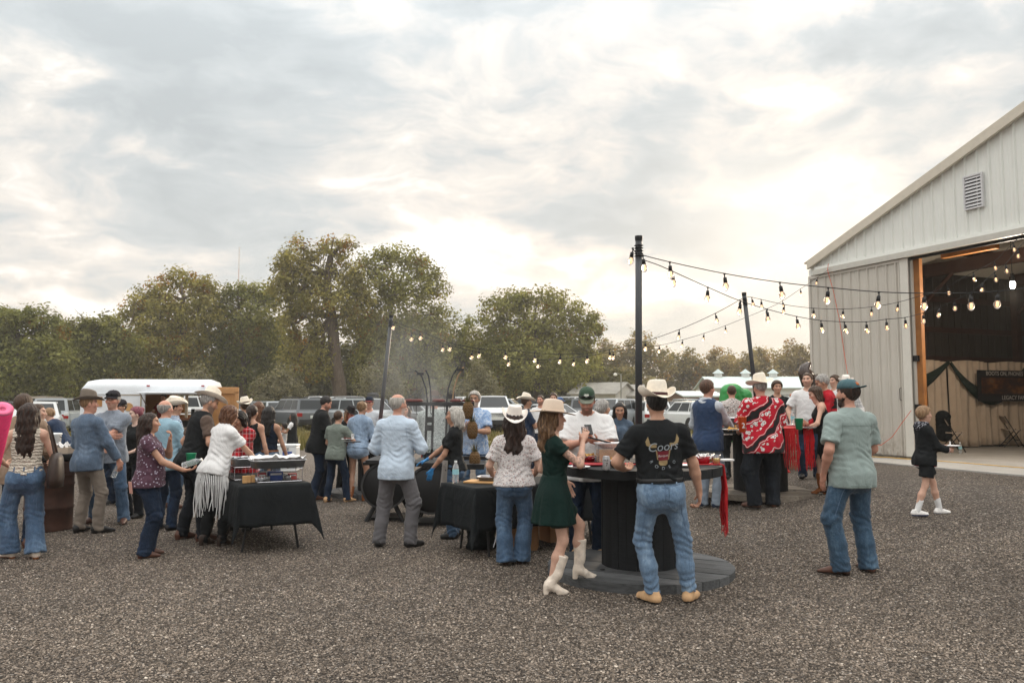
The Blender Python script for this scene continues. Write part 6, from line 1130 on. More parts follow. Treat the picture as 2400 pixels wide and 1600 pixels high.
P['capkid'] = person('child in a cap beside the parked car near the long white shed', at_=(1857, 23), H=1.42, yaw=172, sex='c', skin='tan', top=tee(C_WPL), bottom=jeans(D_DARK), shoes=dict(mat=L_BLACK), hair=hair('short', H_BR), hat=dict(kind='cap', mat=PATCHO), aL='bend', aR='bend')
P['sage'] = person('bearded man in a backwards teal cap and sage green shirt standing alone', feet=(2002, 1344), H=1.83, yaw=14, head=(26, 2, 0), skin='red', fat=1.06, top=shirt_(C_SAGE, sleeve=.66, hem=-.15, ease=.022), bottom=jeans(D_TEAL, flare=.088, knee=.016), shoes=dict(kind='boot', mat=L_BROWN, sole=L_DKBR), hair=hair('short', H_DKBR), hat=dict(kind='cap_back', mat=CAPT, patch=PATCHO, pq=-1, vd=1.6), aL=dict(pose='pocket', w=(-.24, .06, .90)), aR=dict(pose='front', w=(.20, .24, .96)), beard=((.035, .02, .014), .95, .012, H_DKBR), L=(-.15, .0, 0, 62), R=(.17, .03, 0, 8))
P['boy'] = person('blond boy in a black jacket, shorts and white sneakers walking right', feet=(2174, 1207), H=1.33, yaw=-88, sex='c', skin='fair', head=(0, 2, 0), top=dict(mat=C_BLACK, hem=-.13, sleeve=1.86, ease=.026, neck='collar', name='jacket', hang=(.150, .112)), bottom=dict(kind='shorts', mat=C_BLACK, len=.70, wide=1.16, ease=.02), shoes=dict(mat=L_WHITE, sole=S_BLUE, sock=.19, sockmat=C_WHITE, sole_z=.026, size=1.15), hair=hair('short', H_SAND, e=.018, line=.06), aL=dict(pose='bend', w=(-.08, .32, 1.06)), aR=dict(pose='bend', w=(.08, .34, 1.04), c=.9), L=(-.08, .25, 0, 3), R=(.09, -.22, 0, 3))
# ============================================================ parked vehicles
M_GLASS = mat('car_glass', (.022, .027, .031), .16, spec=.4, var=0); M_TYRE = mat('tyre_rubber', (.012, .012, .012), .85); M_RIM = mat('alloy_rim', srgb(150, 152, 155), .35, .8); M_RED = mat('tail_light', srgb(150, 16, 18), .25, var=.1); M_HEAD = mat('head_light', srgb(205, 212, 218), .15, var=.05); M_PLATE = mat('licence_plate', srgb(205, 208, 206), .5); M_TRIMB = mat('black_trim', (.016, .016, .017), .55)
def paint(name, c): return mat('paint_' + name, c, .28, spec=.5, var=.03, coat=.8)
PW, PS, PB, PG, PT, PN = paint('white', srgb(212, 214, 214)), paint('silver', srgb(160, 166, 170)), paint('black', (.018, .019, .021)), paint('grey', srgb(92, 97, 102)), paint('tan', srgb(150, 138, 122)), paint('navy', srgb(34, 44, 66))
WHEEL_T = MB().lathe([(.19, -.10), (.30, -.11), (.345, -.075), (.345, .075), (.30, .11), (.19, .10)], 18, M=Matrix.Rotation(math.pi / 2, 4, 'Y'), cap=False).mesh('tyre', M_TYRE, True)
def _rim():
    mb = MB(); R_ = Matrix.Rotation(math.pi / 2, 4, 'Y'); mb.lathe([(.0, .075), (.05, .07), (.205, .05), (.215, .10), (.20, -.08), (0, -.08)], 18, M=R_)
    for k in range(5): q = 2 * math.pi * k / 5; mb.box((.088, .11 * math.cos(q), .11 * math.sin(q)), (.03, .05, .05))
    return mb.mesh('rim', M_RIM)
RIM = _rim()
VEH = {  # length, width, height, hood z, belt z, cabin: rear bottom, rear top, front top, front bottom (fractions of length from the rear), wheels (fractions)
    'suv': (4.75, 1.92, 1.78, 1.02, 1.10, .02, .07, .62, .77, .20, .81), 'hatch': (4.35, 1.82, 1.62, .98, 1.02, .02, .10, .58, .76, .19, .81), 'sedan': (4.75, 1.84, 1.46, .92, .95, .14, .28, .58, .76, .21, .81), 'pickup': (5.7, 2.0, 1.92, 1.20, 1.25, .36, .38, .64, .745, .20, .82), 'van': (5.2, 2.0, 1.98, 1.10, 1.12, .02, .04, .72, .86, .20, .82)}
CARG = 'vehicles parked in the grass field'
def car(label, kind, m, px, Y, yaw, rails=False, box=False, cap=False, cat='car'):
    Ln, W, H, hz, bz, cb, ct, ft, fb, w0, w1 = VEH[kind]; x = xat(px, Y)
    r = thing('pickup_truck' if kind == 'pickup' else 'parked_van' if kind == 'van' else 'parked_car', label, 'pickup' if kind == 'pickup' else 'van' if kind == 'van' else 'car', (x, Y, float(gz(x, Y))), math.radians(yaw), CARG)
    yy = lambda f: (f - .5) * Ln; gc = .30 if kind != 'pickup' else .38; h2 = W / 2
    # lower body: rounded cross sections from tail to nose
    sec = [(0, .86, gc + .22, bz - .12), (.012, .95, gc + .06, bz - .03), (.06, 1, gc, bz), (cb + .02, 1, gc, bz), (fb, 1, gc, bz - .01), (fb + .04, .99, gc, hz + .0), (.93, .95, gc + .02, hz - .08), (.985, .90, gc + .07, hz - .16), (1.0, .80, gc + .16, hz - .30)]
    if kind == 'pickup': sec = [(0, .97, gc + .12, bz - .06), (.01, 1, gc + .06, bz - .03), (.05, 1, gc, bz - .02), (.35, 1, gc, bz - .02), (.38, 1, gc, bz), (fb, 1, gc, bz - .01), (fb + .03, 1, gc, hz + .0), (.96, .97, gc + .02, hz - .05), (.99, .95, gc + .08, hz - .12), (1.0, .9, gc + .18, hz - .22)]
    mb = MB(); n = 10; V = []
    for f, ww, z0, z1 in sec:
        a = h2 * ww; mz = (z0 + z1) / 2; prof = [(-a * .90, z0), (-a, z0 + .10), (-a, mz), (-a * .985, z1 - .08), (-a * .92, z1), (a * .92, z1), (a * .985, z1 - .08), (a, mz), (a, z0 + .10), (a * .90, z0)]
        V += [(p, yy(f), z) for p, z in prof]
    ns = len(sec); F_ = [(i * n + k, i * n + (k + 1) % n, (i + 1) * n + (k + 1) % n, (i + 1) * n + k) for i in range(ns - 1) for k in range(n)] + [tuple(range(n))[::-1], tuple((ns - 1) * n + k for k in range(n))]
    mb.poly(V, F_); mb.obj('body', m, r)
    # cabin
    a, b = h2 * .93, h2 * .74; zb, zt = bz - .02, H; q = [(cb, a, zb), (ct, b, zt), (ft, b, zt), (fb, a, zb)]
    V = [(s * w, yy(f), z) for f, w, z in q for s in (-1, 1)]; V += [(0, yy(ct), zt + .03), (0, yy(ft), zt + .03)]
    MB().poly(V, [(0, 2, 4, 6), (1, 7, 5, 3), (0, 1, 3, 2), (6, 4, 5, 7), (2, 3, 8), (4, 9, 5), (2, 8, 9, 4), (3, 5, 9, 8)]).obj('roof', m, r)
    L_ = lambda p, q_, t: tuple(p[i] + (q_[i] - p[i]) * t for i in range(3))
    def pane(name, A, B, C, D, off):          # glass set 8 mm proud of the cabin skin
        o = Vector(off).normalized() * .008; mb = MB(); P = [Vector(p) for p in (A, B, C, D)]; mb.poly([tuple(p + o) for p in P] + [tuple(p - o * .4) for p in P], [(0, 1, 2, 3), (7, 6, 5, 4), (0, 4, 5, 1), (1, 5, 6, 2), (2, 6, 7, 3), (3, 7, 4, 0)]); return mb.obj(name, M_GLASS, r)
    def sub(P, u0, u1, v0, v1):               # sub-quad of P = bottom-left, bottom-right, top-right, top-left
        e = lambda u, v: L_(L_(P[0], P[1], u), L_(P[3], P[2], u), v); return e(u0, v0), e(u1, v0), e(u1, v1), e(u0, v1)
    for s in (-1, 1):
        P = [(s * a, yy(cb), zb), (s * a, yy(fb), zb), (s * b, yy(ft), zt), (s * b, yy(ct), zt)]
        for u0, u1 in (((.03, .27), (.30, .61), (.64, .95)) if kind not in ('pickup',) else ((.06, .45), (.49, .92))): pane('side_window', *sub(P, u0, u1, .14, .88), (s, 0, .25))
    pane('rear_window', *sub([(-a, yy(cb), zb), (a, yy(cb), zb), (b, yy(ct), zt), (-b, yy(ct), zt)], .08, .92, .14, .88), (0, -1, .3)); pane('windscreen', *sub([(-a, yy(fb), zb), (a, yy(fb), zb), (b, yy(ft), zt), (-b, yy(ft), zt)], .06, .94, .10, .94), (0, 1, .5))
    for s in (-1, 1):
        for f in (w0, w1):
            MB().lathe([(0, .0), (.40, .0), (.40, .012), (0, .012)], 18, (s * (h2 - .004) - (.006 if s > 0 else .006), yy(f), .36), M=Matrix.Rotation(math.pi / 2, 4, 'Y')).obj('wheel_arch', M_TRIMB, r)
            wl = new('wheel', WHEEL_T, r, (s * (h2 - .09), yy(f), .345)); wl.rotation_euler = (0, 0, 0 if s > 0 else math.pi); ri = new('rim', RIM, wl)
        MB().box((s * h2 * .80, yy(0) + .025 + (.03 if kind == 'pickup' else .0), bz - .22), (h2 * .30, .09, .20 if kind != 'pickup' else .34)).obj('tail_light', M_RED, r); MB().box((s * h2 * .72, yy(.985), hz - .22), (h2 * .34, .12, .15)).obj('headlight', M_HEAD, r)
        MB().box((s * (h2 + .10), yy(fb) - .15, bz + .06), (.20, .10, .15)).obj('mirror', m, r, bev=.02)
    MB().box((0, yy(0) + .02, gc + .2), (W * .82, .12, .24)).obj('rear_bumper', M_TRIMB if kind in ('suv', 'hatch') else m, r, bev=.03); MB().box((0, yy(1.0) - .03, gc + .14), (W * .84, .16, .26)).obj('front_bumper', M_TRIMB, r, bev=.03); MB().box((0, yy(1.0) - .03, hz - .28), (W * .5, .06, .18)).obj('grille', M_TRIMB, r)
    MB().box((0, yy(0) - (.045 if True else 0), gc + (.30 if kind == 'pickup' else .46)), (.32, .015, .16)).obj('licence_plate', M_PLATE, r)
    if rails:
        for s in (-1, 1): MB().tube([(s * b * .93, yy(ct) + .15, zt + .02), (s * b * .93, yy(ct) + .25, zt + .09), (s * b * .93, yy(ft) - .3, zt + .09), (s * b * .93, yy(ft) - .2, zt + .02)], .022, 6).obj('roof_rail', M_TRIMB, r)
        for f in (.2, .5): MB().box((0, yy(ct) + (ft - ct) * Ln * f + .2, zt + .08), (b * 1.8, .05, .03)).obj('cross_bar', M_TRIMB, r)
    if box: MB().lathe([(.0, 0), (.85, .02), (.95, .15), (.8, .32), (0, .38)], 20, (0, yy((ct + ft) / 2), zt + .12), sx=.42, sy=1.0).obj('roof_box', M_TRIMB, r, True)
    if cap: c = MB(); c.poly([(s * w, y, z) for y, w, z in ((yy(.03), a, bz - .02), (yy(.05), b + .05, H - .02), (yy(.36), b + .05, H - .02), (yy(.37), a, bz - .02)) for s in (-1, 1)], [(0, 2, 4, 6), (1, 7, 5, 3), (0, 1, 3, 2), (6, 4, 5, 7), (2, 3, 5, 4)]); c.obj('bed_cap', m, r); A_ = [(-a, yy(.03), bz), (a, yy(.03), bz), (b, yy(.05), H), (-b, yy(.05), H)]; pane('cap_window', *sub(A_, .1, .9, .12, .8), (0, -1, .2))
    return r
CARS = [  # label, kind, paint, column, depth, yaw, options
    ('tan pickup with a bed cap, rear towards the yard, at the far left', 'pickup', PT, 108, 50, 14, dict(cap=True)), ('white hatchback with a red tail light behind the barrel', 'hatch', PW, 92, 34, 28, {}), ('silver car behind the boy in the navy shirt', 'suv', PS, 152, 42, 12, {}), ('dark navy car cut by the left picture edge', 'hatch', PN, 12, 44, 12, {}), ('white car between the tan pickup and the trailer', 'sedan', PW, 190, 56, 20, {}),
    ('silver car seen under the trailer awning', 'suv', PS, 442, 52, -150, {}), ('white pickup seen through the trailer serving hatch', 'pickup', PW, 462, 46, -70, {}), ('dark hatchback right of the wooden trailer door', 'hatch', PB, 562, 48, 20, {}), ('grey wagon beyond the auburn haired woman', 'hatch', PG, 590, 58, 30, {}),
    ('silver estate behind the long black haired woman', 'hatch', PS, 628, 50, 36, {}), ('dark grey roof railed wagon with a black rear window', 'suv', PG, 694, 47, 38, dict(rails=True)), ('white van just behind the dark grey roof railed wagon', 'van', PW, 742, 62, -160, {}), ('white crew cab pickup under the leaning cottonwood trunk', 'pickup', PW, 812, 51, -132, {}), ('silver sport utility in front of the white crew cab pickup', 'suv', PS, 858, 46, -120, dict(rails=True)), ('grey car with a black roof box', 'suv', PG, 868, 60, 25, dict(box=True)),
    ('dark sedan low behind the pale blue shirted man', 'sedan', PB, 908, 47, -100, {}), ('silver car behind the barbecue cook', 'sedan', PS, 985, 50, -120, {}), ('white pickup behind the silver haired man with the plate', 'pickup', PW, 1096, 52, -150, {}), ('white pickup nose on, between the plate man and the navy polo man', 'pickup', PW, 1152, 45, -172, {}),
    ('long silver sport utility with roof rails left of the navy polo man', 'suv', PS, 1182, 56, -100, dict(rails=True)), ('white saloon low in front of the long silver sport utility', 'sedan', PW, 1212, 46, -96, {}), ('dark wagon behind the navy polo man', 'suv', PB, 1236, 60, 80, {}), ('white curved saloon behind the two listening men', 'sedan', PW, 1298, 47, -135, {}), ('white van behind the green cap', 'van', PW, 1338, 62, 20, {}), ('dark sport utility right of the green cap', 'suv', PG, 1352, 55, 6, {}),
    ('pale grey green car behind the grey bun woman', 'suv', PS, 1430, 47, 150, {}), ('white sport utility behind the long black haired denim woman', 'suv', PW, 1442, 60, 15, {}), ('white car with red tail lights behind the front black pole', 'hatch', PW, 1518, 48, 8, {}), ('black hatchback with a white licence plate, rear on', 'hatch', PB, 1576, 49, 6, {}), ('white hatchback showing its side and red tail light', 'hatch', PW, 1614, 45, 22, {}), ('silver sport utility roof above the white hatchback', 'suv', PS, 1606, 58, 10, {}),
    ('white car left of the green inflatable', 'hatch', PW, 1672, 52, 12, {}), ('dark car with a pale bonnet by the capped child', 'sedan', PB, 1850, 40, -60, {}), ('silver car in front of the dark car by the capped child', 'sedan', PS, 1868, 32, -70, {}), ('white pickup near the white shed door', 'pickup', PW, 1822, 50, 20, {})]
for lb, kd, m, px, Y, yw, kw in CARS: car(lb, kd, m, px, Y, yw, **kw)
# ============================================================ props of the yard
def plankmat(name, c, bump):
    m, w, p = nodemat(name); o = w.obj(); r = w.add('ShaderNodeObjectInfo').outputs['Random']; g = w.noise(w.scalev(o, (26, 2.2, 26)), 2.0, 5, .65); st = w.noise(o, 3.5, 5, .65)
    v = w.m('ADD', w.m('MULTIPLY', g, .55), w.m('ADD', w.m('MULTIPLY', st, .45), w.m('MULTIPLY', w.m('SUBTRACT', r, .5), .22)))
    w.l.new(w.ramp(v, [(.32, tuple(q * .5 for q in c)), (.52, c), (.72, tuple(q * 1.6 for q in c))]), p.inputs['Base Color']); p.inputs['Roughness'].default_value = .78; p.inputs['Specular IOR Level'].default_value = .3; w.l.new(w.bump(g, bump, .006), p.inputs['Normal']); return m
M_SPOOL = plankmat('black_painted_wood', (.010, .011, .0125), .5); M_SPOOLG = plankmat('grey_worn_planks', srgb(88, 89, 90), .6); M_SPOOLB = plankmat('weathered_grey_planks', srgb(128, 118, 106), .6)
M_CLOTHK = cloth('black_tablecloth', (.006, .0075, .0085)); M_REDC = cloth('red_runner', srgb(178, 18, 26)); M_FOIL = mat('aluminium_foil', srgb(196, 198, 202), .32, .75, var=.15, vscale=20, bump=.6, bscale=40); M_PAN = mat('grey_foil_pan', srgb(150, 150, 152), .4, .6, var=.1, vscale=20, bump=.3, bscale=60); M_CHROME = mat('chrome_wire', srgb(200, 200, 205), .25, .9); M_PAPER = mat('white_paper', srgb(226, 224, 222), .8, var=.03); M_WOODL = mat('pale_wood', srgb(196, 152, 100), .6, var=.18, vscale=6); M_WOODM = mat('honey_boards', srgb(168, 122, 76), .65, var=.16, vscale=3.5); M_CARD = mat('cardboard', srgb(164, 122, 86), .85, var=.08); M_CARD2 = mat('cardboard_side', srgb(176, 136, 98), .85, var=.08)
M_GREENP = mat('green_plastic', srgb(28, 146, 100), .35, var=.05); M_ORANGE = mat('orange_plastic', srgb(224, 84, 28), .35, var=.05); M_REDP = mat('red_plastic', srgb(150, 22, 34), .4, var=.1); M_PET = mat('clear_plastic', (.92, .95, .97), .08, var=0, trans=.92, ior=1.25); M_PETW = mat('water_bottle_plastic', (.86, .90, .92), .12, var=0, trans=.75, ior=1.2); M_LAB = mat('bottle_label', srgb(150, 200, 210), .5); M_YEL = mat('lemonade', srgb(226, 196, 110), .3, var=.05); M_PURP = mat('purple_food', srgb(82, 24, 52), .6, var=.3); M_FOOD = mat('fried_food', srgb(196, 150, 76), .7, var=.3, vscale=40); M_MEAT = mat('roast_meat', srgb(88, 34, 28), .45, var=.4, vscale=25); M_BLUEP = mat('blue_print', srgb(60, 84, 150), .5); M_WHITEP = mat('white_enamel', srgb(222, 224, 224), .35, spec=.5, var=.03); M_INK = mat('print_ink', (.02, .02, .02), .7, var=0)
def text(body, size, m, parent, loc, rot, name='lettering', ext=.001, align='CENTER', shear=0.0, par_inv=None):
    c = bpy.data.curves.new(name, 'FONT'); c.body = body; c.size = size; c.extrude = ext; c.align_x = align; c.align_y = 'CENTER'; c.shear = shear; c.resolution_u = 3
    t = bpy.data.objects.new('tmp_text', c); COL.objects.link(t); dg = bpy.context.evaluated_depsgraph_get(); me = bpy.data.meshes.new_from_object(t.evaluated_get(dg)); bpy.data.objects.remove(t); bpy.data.curves.remove(c)
    me.materials.clear(); me.materials.append(m); o = new(name, me, parent); o.location = loc; o.rotation_euler = rot; o['kind'] = 'stuff'; return o
# ---- spool tables and black poles
def disc_planks(mb_name, r, z0, z1, npl, m, parent, hole=False, gap=.013):
    w = 2 * r / npl
    for i in range(npl):
        x0, x1 = -r + i * w + gap / 2, -r + (i + 1) * w - gap / 2; out = []
        for x in np.linspace(x0, x1, 6): out.append((x, math.sqrt(max(0, r * r - x * x))))
        out = [(a, -b) for a, b in out] + out[::-1]; dz = random.uniform(-.003, .003)
        ob = MB().prism(out, z0 + dz, z1 + dz, 'z').obj(mb_name, m, parent)
def spool(label, c, r_base, r_top, r_drum, m_base, rz):
    root = thing('cable_spool_table', label, 'spool table', c, rz, 'cable spools used as standing tables')
    disc_planks('base_plank', r_base, .0, .085, 9, m_base, root); disc_planks('top_plank', r_top, .965, 1.05, 8, M_SPOOL, root)
    n = 26
    for i in range(n):
        a0, a1 = 2 * math.pi * i / n + .006, 2 * math.pi * (i + 1) / n - .006; am = (a0 + a1) / 2; rr = r_drum * (1 + .006 * ((i * 7) % 3 - 1))
        P = [(rr * math.cos(a), rr * math.sin(a)) for a in (a0, am, a1)] + [((rr - .03) * math.cos(a), (rr - .03) * math.sin(a)) for a in (a1, am, a0)]; MB().prism(P, .085, .965, 'z').obj('drum_stave', M_SPOOL, root)
    MB().lathe([(r_drum - .035, .09), (r_drum - .035, .96)], 24, cap=False).obj('drum_core', M_SPOOL, root)
    for k in range(3): q = 2.09 * k + .6; MB().lathe([(.0, .012), (.022, .010), (.024, 0)], 10, (.55 * r_base * math.cos(q), .55 * r_base * math.sin(q), .087)).obj('bolt', M_BLACK, root)
    return root
c1 = gnd(1500, 1341); spool('front black cable spool table on a grey plank base, rodeo shirt man leaning on it', c1, .90, .80, .37, M_SPOOLG, math.radians(62))
c2 = gnd(1783, 1160); spool('second black cable spool on a weathered base, beside the red patterned shirt', c2, .90, .92, .40, M_SPOOLB, math.radians(70))
c3 = gnd(886, 1158); spool('farthest black cable spool table, behind the boy and the bun haired woman', c3, .85, .85, .36, M_SPOOLG, math.radians(20))
def bigpole(label, base, top, r):
    o = thing('black_pole', label, 'pole', (base[0], base[1], base[2] + 1.055), group='black poles carrying the light strings'); d = np.array(top) - base - np.array([0, 0, 1.055])
    MB().tube([(0, 0, 0), tuple(d * .5), tuple(d)], [r, r * .97, r * .95], 14).obj('shaft', M_POLE, o, True); MB().lathe([(r * 1.0, -.02), (r * 1.08, 0), (r * 1.08, .03), (0, .035)], 12, tuple(d)).obj('pole_cap', M_BLACK, o)
    MB().lathe([(r * 1.02, 0), (r * 2.0, .005), (r * 2.0, .015), (r * 1.05, .02)], 14, (0, 0, 0)).obj('flange', M_BLACK, o)
    lp = MB()
    for k in range(5): lp.lathe([(r * 1.0, -.006), (r * 1.35, 0), (r * 1.0, .006)], 12, tuple(d * (1 - .03 - .012 * k)), cap=False)
    lp.obj('cable_wrap', M_BLACK, o)['kind'] = 'stuff'; return top
M_POLE = mat('black_pole_paint', (.028, .031, .035), .42, spec=.5, var=.15, vscale=3)
T1 = bigpole('slim black light pole at the farthest spool, behind the bald man', c3, at(917, 742, c3[1]), .036); T2 = bigpole('tallest black light pole, rising behind the straw hat of the rodeo shirt man', c1, at(1497, 560, c1[1]), .036); T3 = bigpole('leaning black light pole at the second spool, in front of the white shed', c2, at(1744, 690, c2[1]), .034)
# ---- strings of bulbs
M_BULB = mat('bulb_glass', (.95, .90, .85), .05, var=0, trans=.85, ior=1.12); M_FIL = mat('bulb_filament', (1, .7, .4), .4, var=0, emit=((1, .50, .22), .9)); M_FIL.cycles.emission_sampling = 'NONE'
BULB = MB().lathe([(.017, -.085), (.019, -.092), (.030, -.118), (.031, -.135), (.022, -.157), (.006, -.170), (0, -.171)], 12).mesh('bulb', M_BULB, True); SOCK = MB().lathe([(.003, -.03), (.004, -.035), (.017, -.04), (.020, -.09), (0, -.09)], 10).mesh('socket', M_BLACKP, True); FILA = MB().lathe([(.0, -.095), (.010, -.10), (.012, -.14), (.006, -.15), (0, -.152)], 8).mesh('filament', M_FIL, True)
def lights(label, pts, y0, y1, bulbs, r=.0048):
    xs = [p[0] for p in pts]; Yf = lambda x: y0 + (y1 - y0) * (x - xs[0]) / (xs[-1] - xs[0]); P = [at(px, py, Yf(px)) for px, py in pts]; root = thing('string_light', label, 'string lights', P[0], group='strings of bulbs over the yard'); B = P[0]; mb = MB()
    Q = []
    for i in range(len(P) - 1):
        p0, p1, p2, p3 = P[max(i - 1, 0)], P[i], P[i + 1], P[min(i + 2, len(P) - 1)]
        for t in np.linspace(0, 1, 5)[:-1]: Q.append(.5 * ((2 * p1) + (-p0 + p2) * t + (2 * p0 - 5 * p1 + 4 * p2 - p3) * t * t + (-p0 + 3 * p1 - 3 * p2 + p3) * t ** 3) - B)
    Q.append(P[-1] - B); mb.tube(Q, r, 5).obj('cable', M_BLACKP, root)
    for i, px in enumerate(bulbs):
        p = at(px, float(np.interp(px, xs, [q[1] for q in pts])), Yf(px)) - B; o = new('socket', SOCK, root, tuple(p)); o.rotation_euler = (random.uniform(-.12, .12), random.uniform(-.15, .15), 0); MB_ = new('bulb', BULB, o); new('filament', FILA, o)
        st = new('socket_lead', LEAD, root, tuple(p))
LEAD = MB().tube([(0, 0, .005), (0, 0, -.04)], .006, 6).lathe([(.012, .004), (.012, -.008), (.006, -.012)], 8).mesh('socket_lead', M_BLACKP)
lights('nearest string of bulbs from the tallest pole out past the right edge', [(1502, 597), (1570, 614), (1698, 641), (1824, 661), (1944, 674), (2060, 684), (2165, 687), (2275, 686), (2338, 682), (2400, 675), (2490, 650)], 7.75, 7.35, [1570, 1698, 1828, 1941, 2060, 2166, 2276, 2339, 2440])
lights('string of bulbs from the tallest pole past the leaning pole to the barn', [(1502, 607), (1545, 622), (1579, 637), (1659, 673), (1732, 704), (1800, 725), (1865, 741), (1925, 751), (1980, 754), (2030, 754), (2077, 748), (2120, 744), (2164, 733), (2202, 719), (2236, 704), (2270, 688), (2302, 663), (2332, 637), (2357, 618), (2384, 585), (2440, 520)], 7.75, 13.6, [1575, 1659, 1736, 1798, 1867, 1924, 1979, 2030, 2077, 2121, 2164, 2202, 2237, 2273, 2304, 2331, 2357, 2386])
lights('string of bulbs from the leaning pole to the barn door head', [(1746, 695), (1764, 697), (1840, 714), (1907, 722), (1976, 724), (2043, 719), (2105, 708), (2160, 692), (2219, 671), (2277, 640), (2330, 612), (2363, 581), (2420, 525)], 13.1, 13.9, [1762, 1784, 1838, 1907, 1976, 2043, 2105, 2167, 2221, 2281, 2330, 2375])
lights('upper string of bulbs from the farthest pole to the leaning pole', [(918, 752), (984, 776), (1052, 802), (1123, 817), (1184, 820), (1253, 827), (1314, 830), (1376, 828), (1426, 820), (1510, 800), (1592, 772), (1675, 735), (1744, 697)], c3[1], c2[1], [908 + 12, 984, 1052, 1123, 1184, 1253, 1314, 1376, 1428, 1512, 1592, 1677, 1734])
lights('thin long string of bulbs from the farthest pole to the barn corner', [(918, 754), (965, 779), (1038, 804), (1107, 822), (1191, 838), (1260, 843), (1345, 838), (1437, 824), (1546, 809), (1600, 796), (1650, 781), (1700, 763), (1796, 724), (1834, 705), (1876, 677), (1915, 651), (1952, 625), (1972, 613)], c3[1], 18.4, [965, 1038, 1107, 1191, 1260, 1345, 1437, 1546, 1600, 1650, 1700, 1796, 1834, 1876, 1915, 1952])
lights('short coil of two bulbs hanging at the head of the tallest pole', [(1482, 580), (1488, 590), (1496, 594), (1503, 592), (1508, 600)], 7.70, 7.72, [1483, 1507])
# ---- draped tables
def folding_table(label, clabel, origin, rz, L_=1.83, W_=.76, ov=.46, h=.74):
    r = thing('folding_table', label, 'table', origin, rz); MB().box((0, 0, h - .02), (W_, L_, .035)).obj('tabletop', mat('grey_plastic_top', srgb(180, 180, 176), .6), r, bev=.008)
    for s in (-1, 1):
        y = s * L_ * .36
        for q in (-1, 1): MB().tube([(q * .17, y, h - .05), (q * .20, y + s * .02, .42), (q * .27, y + s * .04, .25), (q * .31, y + s * .05, .0)], .0145, 8).obj('leg', M_BLACK, r)
        MB().tube([(-.20, y + s * .02, .34), (.20, y + s * .02, .34)], .013, 7).obj('leg_stretcher', M_BLACK, r); MB().tube([(0, y, .34), (0, y * .25, h - .05)], .010, 6).obj('leg_brace', M_BLACK, r)
    hx, hy = W_ / 2 + .006, L_ / 2 + .006; us = np.concatenate([np.linspace(-hx - ov, -hx, 12)[:-1], np.linspace(-hx, hx, 10), np.linspace(hx, hx + ov, 12)[1:]]); vs = np.concatenate([np.linspace(-hy - ov, -hy, 12)[:-1], np.linspace(-hy, hy, 34), np.linspace(hy, hy + ov, 12)[1:]]); V = []
    for u in us:
        for v in vs:
            ox, oy = max(abs(u) - hx, 0), max(abs(v) - hy, 0); sx, sy = (1 if u > 0 else -1), (1 if v > 0 else -1); bx, by = sx * min(abs(u), hx), sy * min(abs(v), hy); rr = math.hypot(ox, oy); z = h + .004 + .0015 * math.sin(u * 17) * math.sin(v * 13)
            if rr > 0:
                th = math.atan2(oy, ox); dx, dy = math.cos(th) * sx, math.sin(th) * sy; w = min(1, rr / .12); s_ = bx * 3.1 + by * 2.3
                fl = .012 + .075 * rr * (1 + .8 * math.sin(s_ * 8.0 + sx) + .5 * math.sin(s_ * 17 + sy * 2)) + (.16 * rr * math.sin(2 * th) ** 2); fl *= w
                bx += dx * fl; by += dy * fl; z -= max(0, rr - .01) * .985
            V.append((bx, by, z))
    nu, nv = len(us), len(vs); i, j = np.meshgrid(np.arange(nu - 1), np.arange(nv - 1), indexing='ij'); a = (i * nv + j).ravel()
    o = new('tablecloth', raw_mesh('tablecloth', np.array(V), np.stack([a, a + nv, a + nv + 1, a + 1], 1), True, M_CLOTHK)); o.location = tuple(map(float, origin)); o.rotation_euler = (0, 0, rz); tag(o, clabel, 'tablecloth'); sd_ = o.modifiers.new('solid', 'SOLIDIFY'); sd_.thickness = .003; sd_.offset = 1
    ca, sa = math.cos(rz), math.sin(rz); return lambda x, y, z=0: (origin[0] + x * ca - y * sa, origin[1] + x * sa + y * ca, origin[2] + h + .008 + z)
A_, B_ = gnd(565, 1292), gnd(704, 1280); rzA = math.atan2(B_[1] - A_[1], B_[0] - A_[0]); mid = (A_ + B_) / 2 + np.array([-math.sin(rzA), math.cos(rzA), 0]) * .66 + np.array([-.02, 0, 0]); mid[2] = 0
tA = folding_table('folding serving table under the black cloth with the foil trays', 'black cloth over the serving table with foil trays', mid, rzA)
Nn = np.array([-.38, 8.55]); sdir = np.array([-.55, .835]); ldir = np.array([.835, .55]); cB = Nn + sdir * .38 + ldir * .915; rzB = math.atan2(ldir[1], ldir[0]) - math.pi / 2
tB = folding_table('folding table under the black cloth with the cutting board', 'black cloth over the table with the cutting board and water bottle', (cB[0], cB[1], 0), rzB)
def tray(label, loc, rz, l=.52, w=.33, h=.085, m=M_PAN, cat='tray'):
    r = thing('foil_tray', label, cat, loc, rz); n = 40; mb = MB(); rows = []
    def ring(sx, sy, z, cr=0.0): return [((abs(math.cos(t)) ** .35) * (1 if math.cos(t) > 0 else -1) * sx * (1 + cr * math.sin(i * 3.1)), (abs(math.sin(t)) ** .35) * (1 if math.sin(t) > 0 else -1) * sy * (1 + cr * math.sin(i * 3.1)), z) for i, t in enumerate(np.linspace(0, 2 * math.pi, n, endpoint=False))]
    R_ = [ring(w / 2 + .015, l / 2 + .015, h - .004), ring(w / 2 + .012, l / 2 + .012, h + .003), ring(w / 2, l / 2, h), ring(w / 2 - .02, l / 2 - .02, .004, .006), ring(.02, .02, .003)]
    mb.poly([p for q in R_ for p in q], [(j * n + i, j * n + (i + 1) % n, (j + 1) * n + (i + 1) % n, (j + 1) * n + i) for j in range(4) for i in range(n)]); mb.obj('pan', m, r, True, solid=.002)
    return r
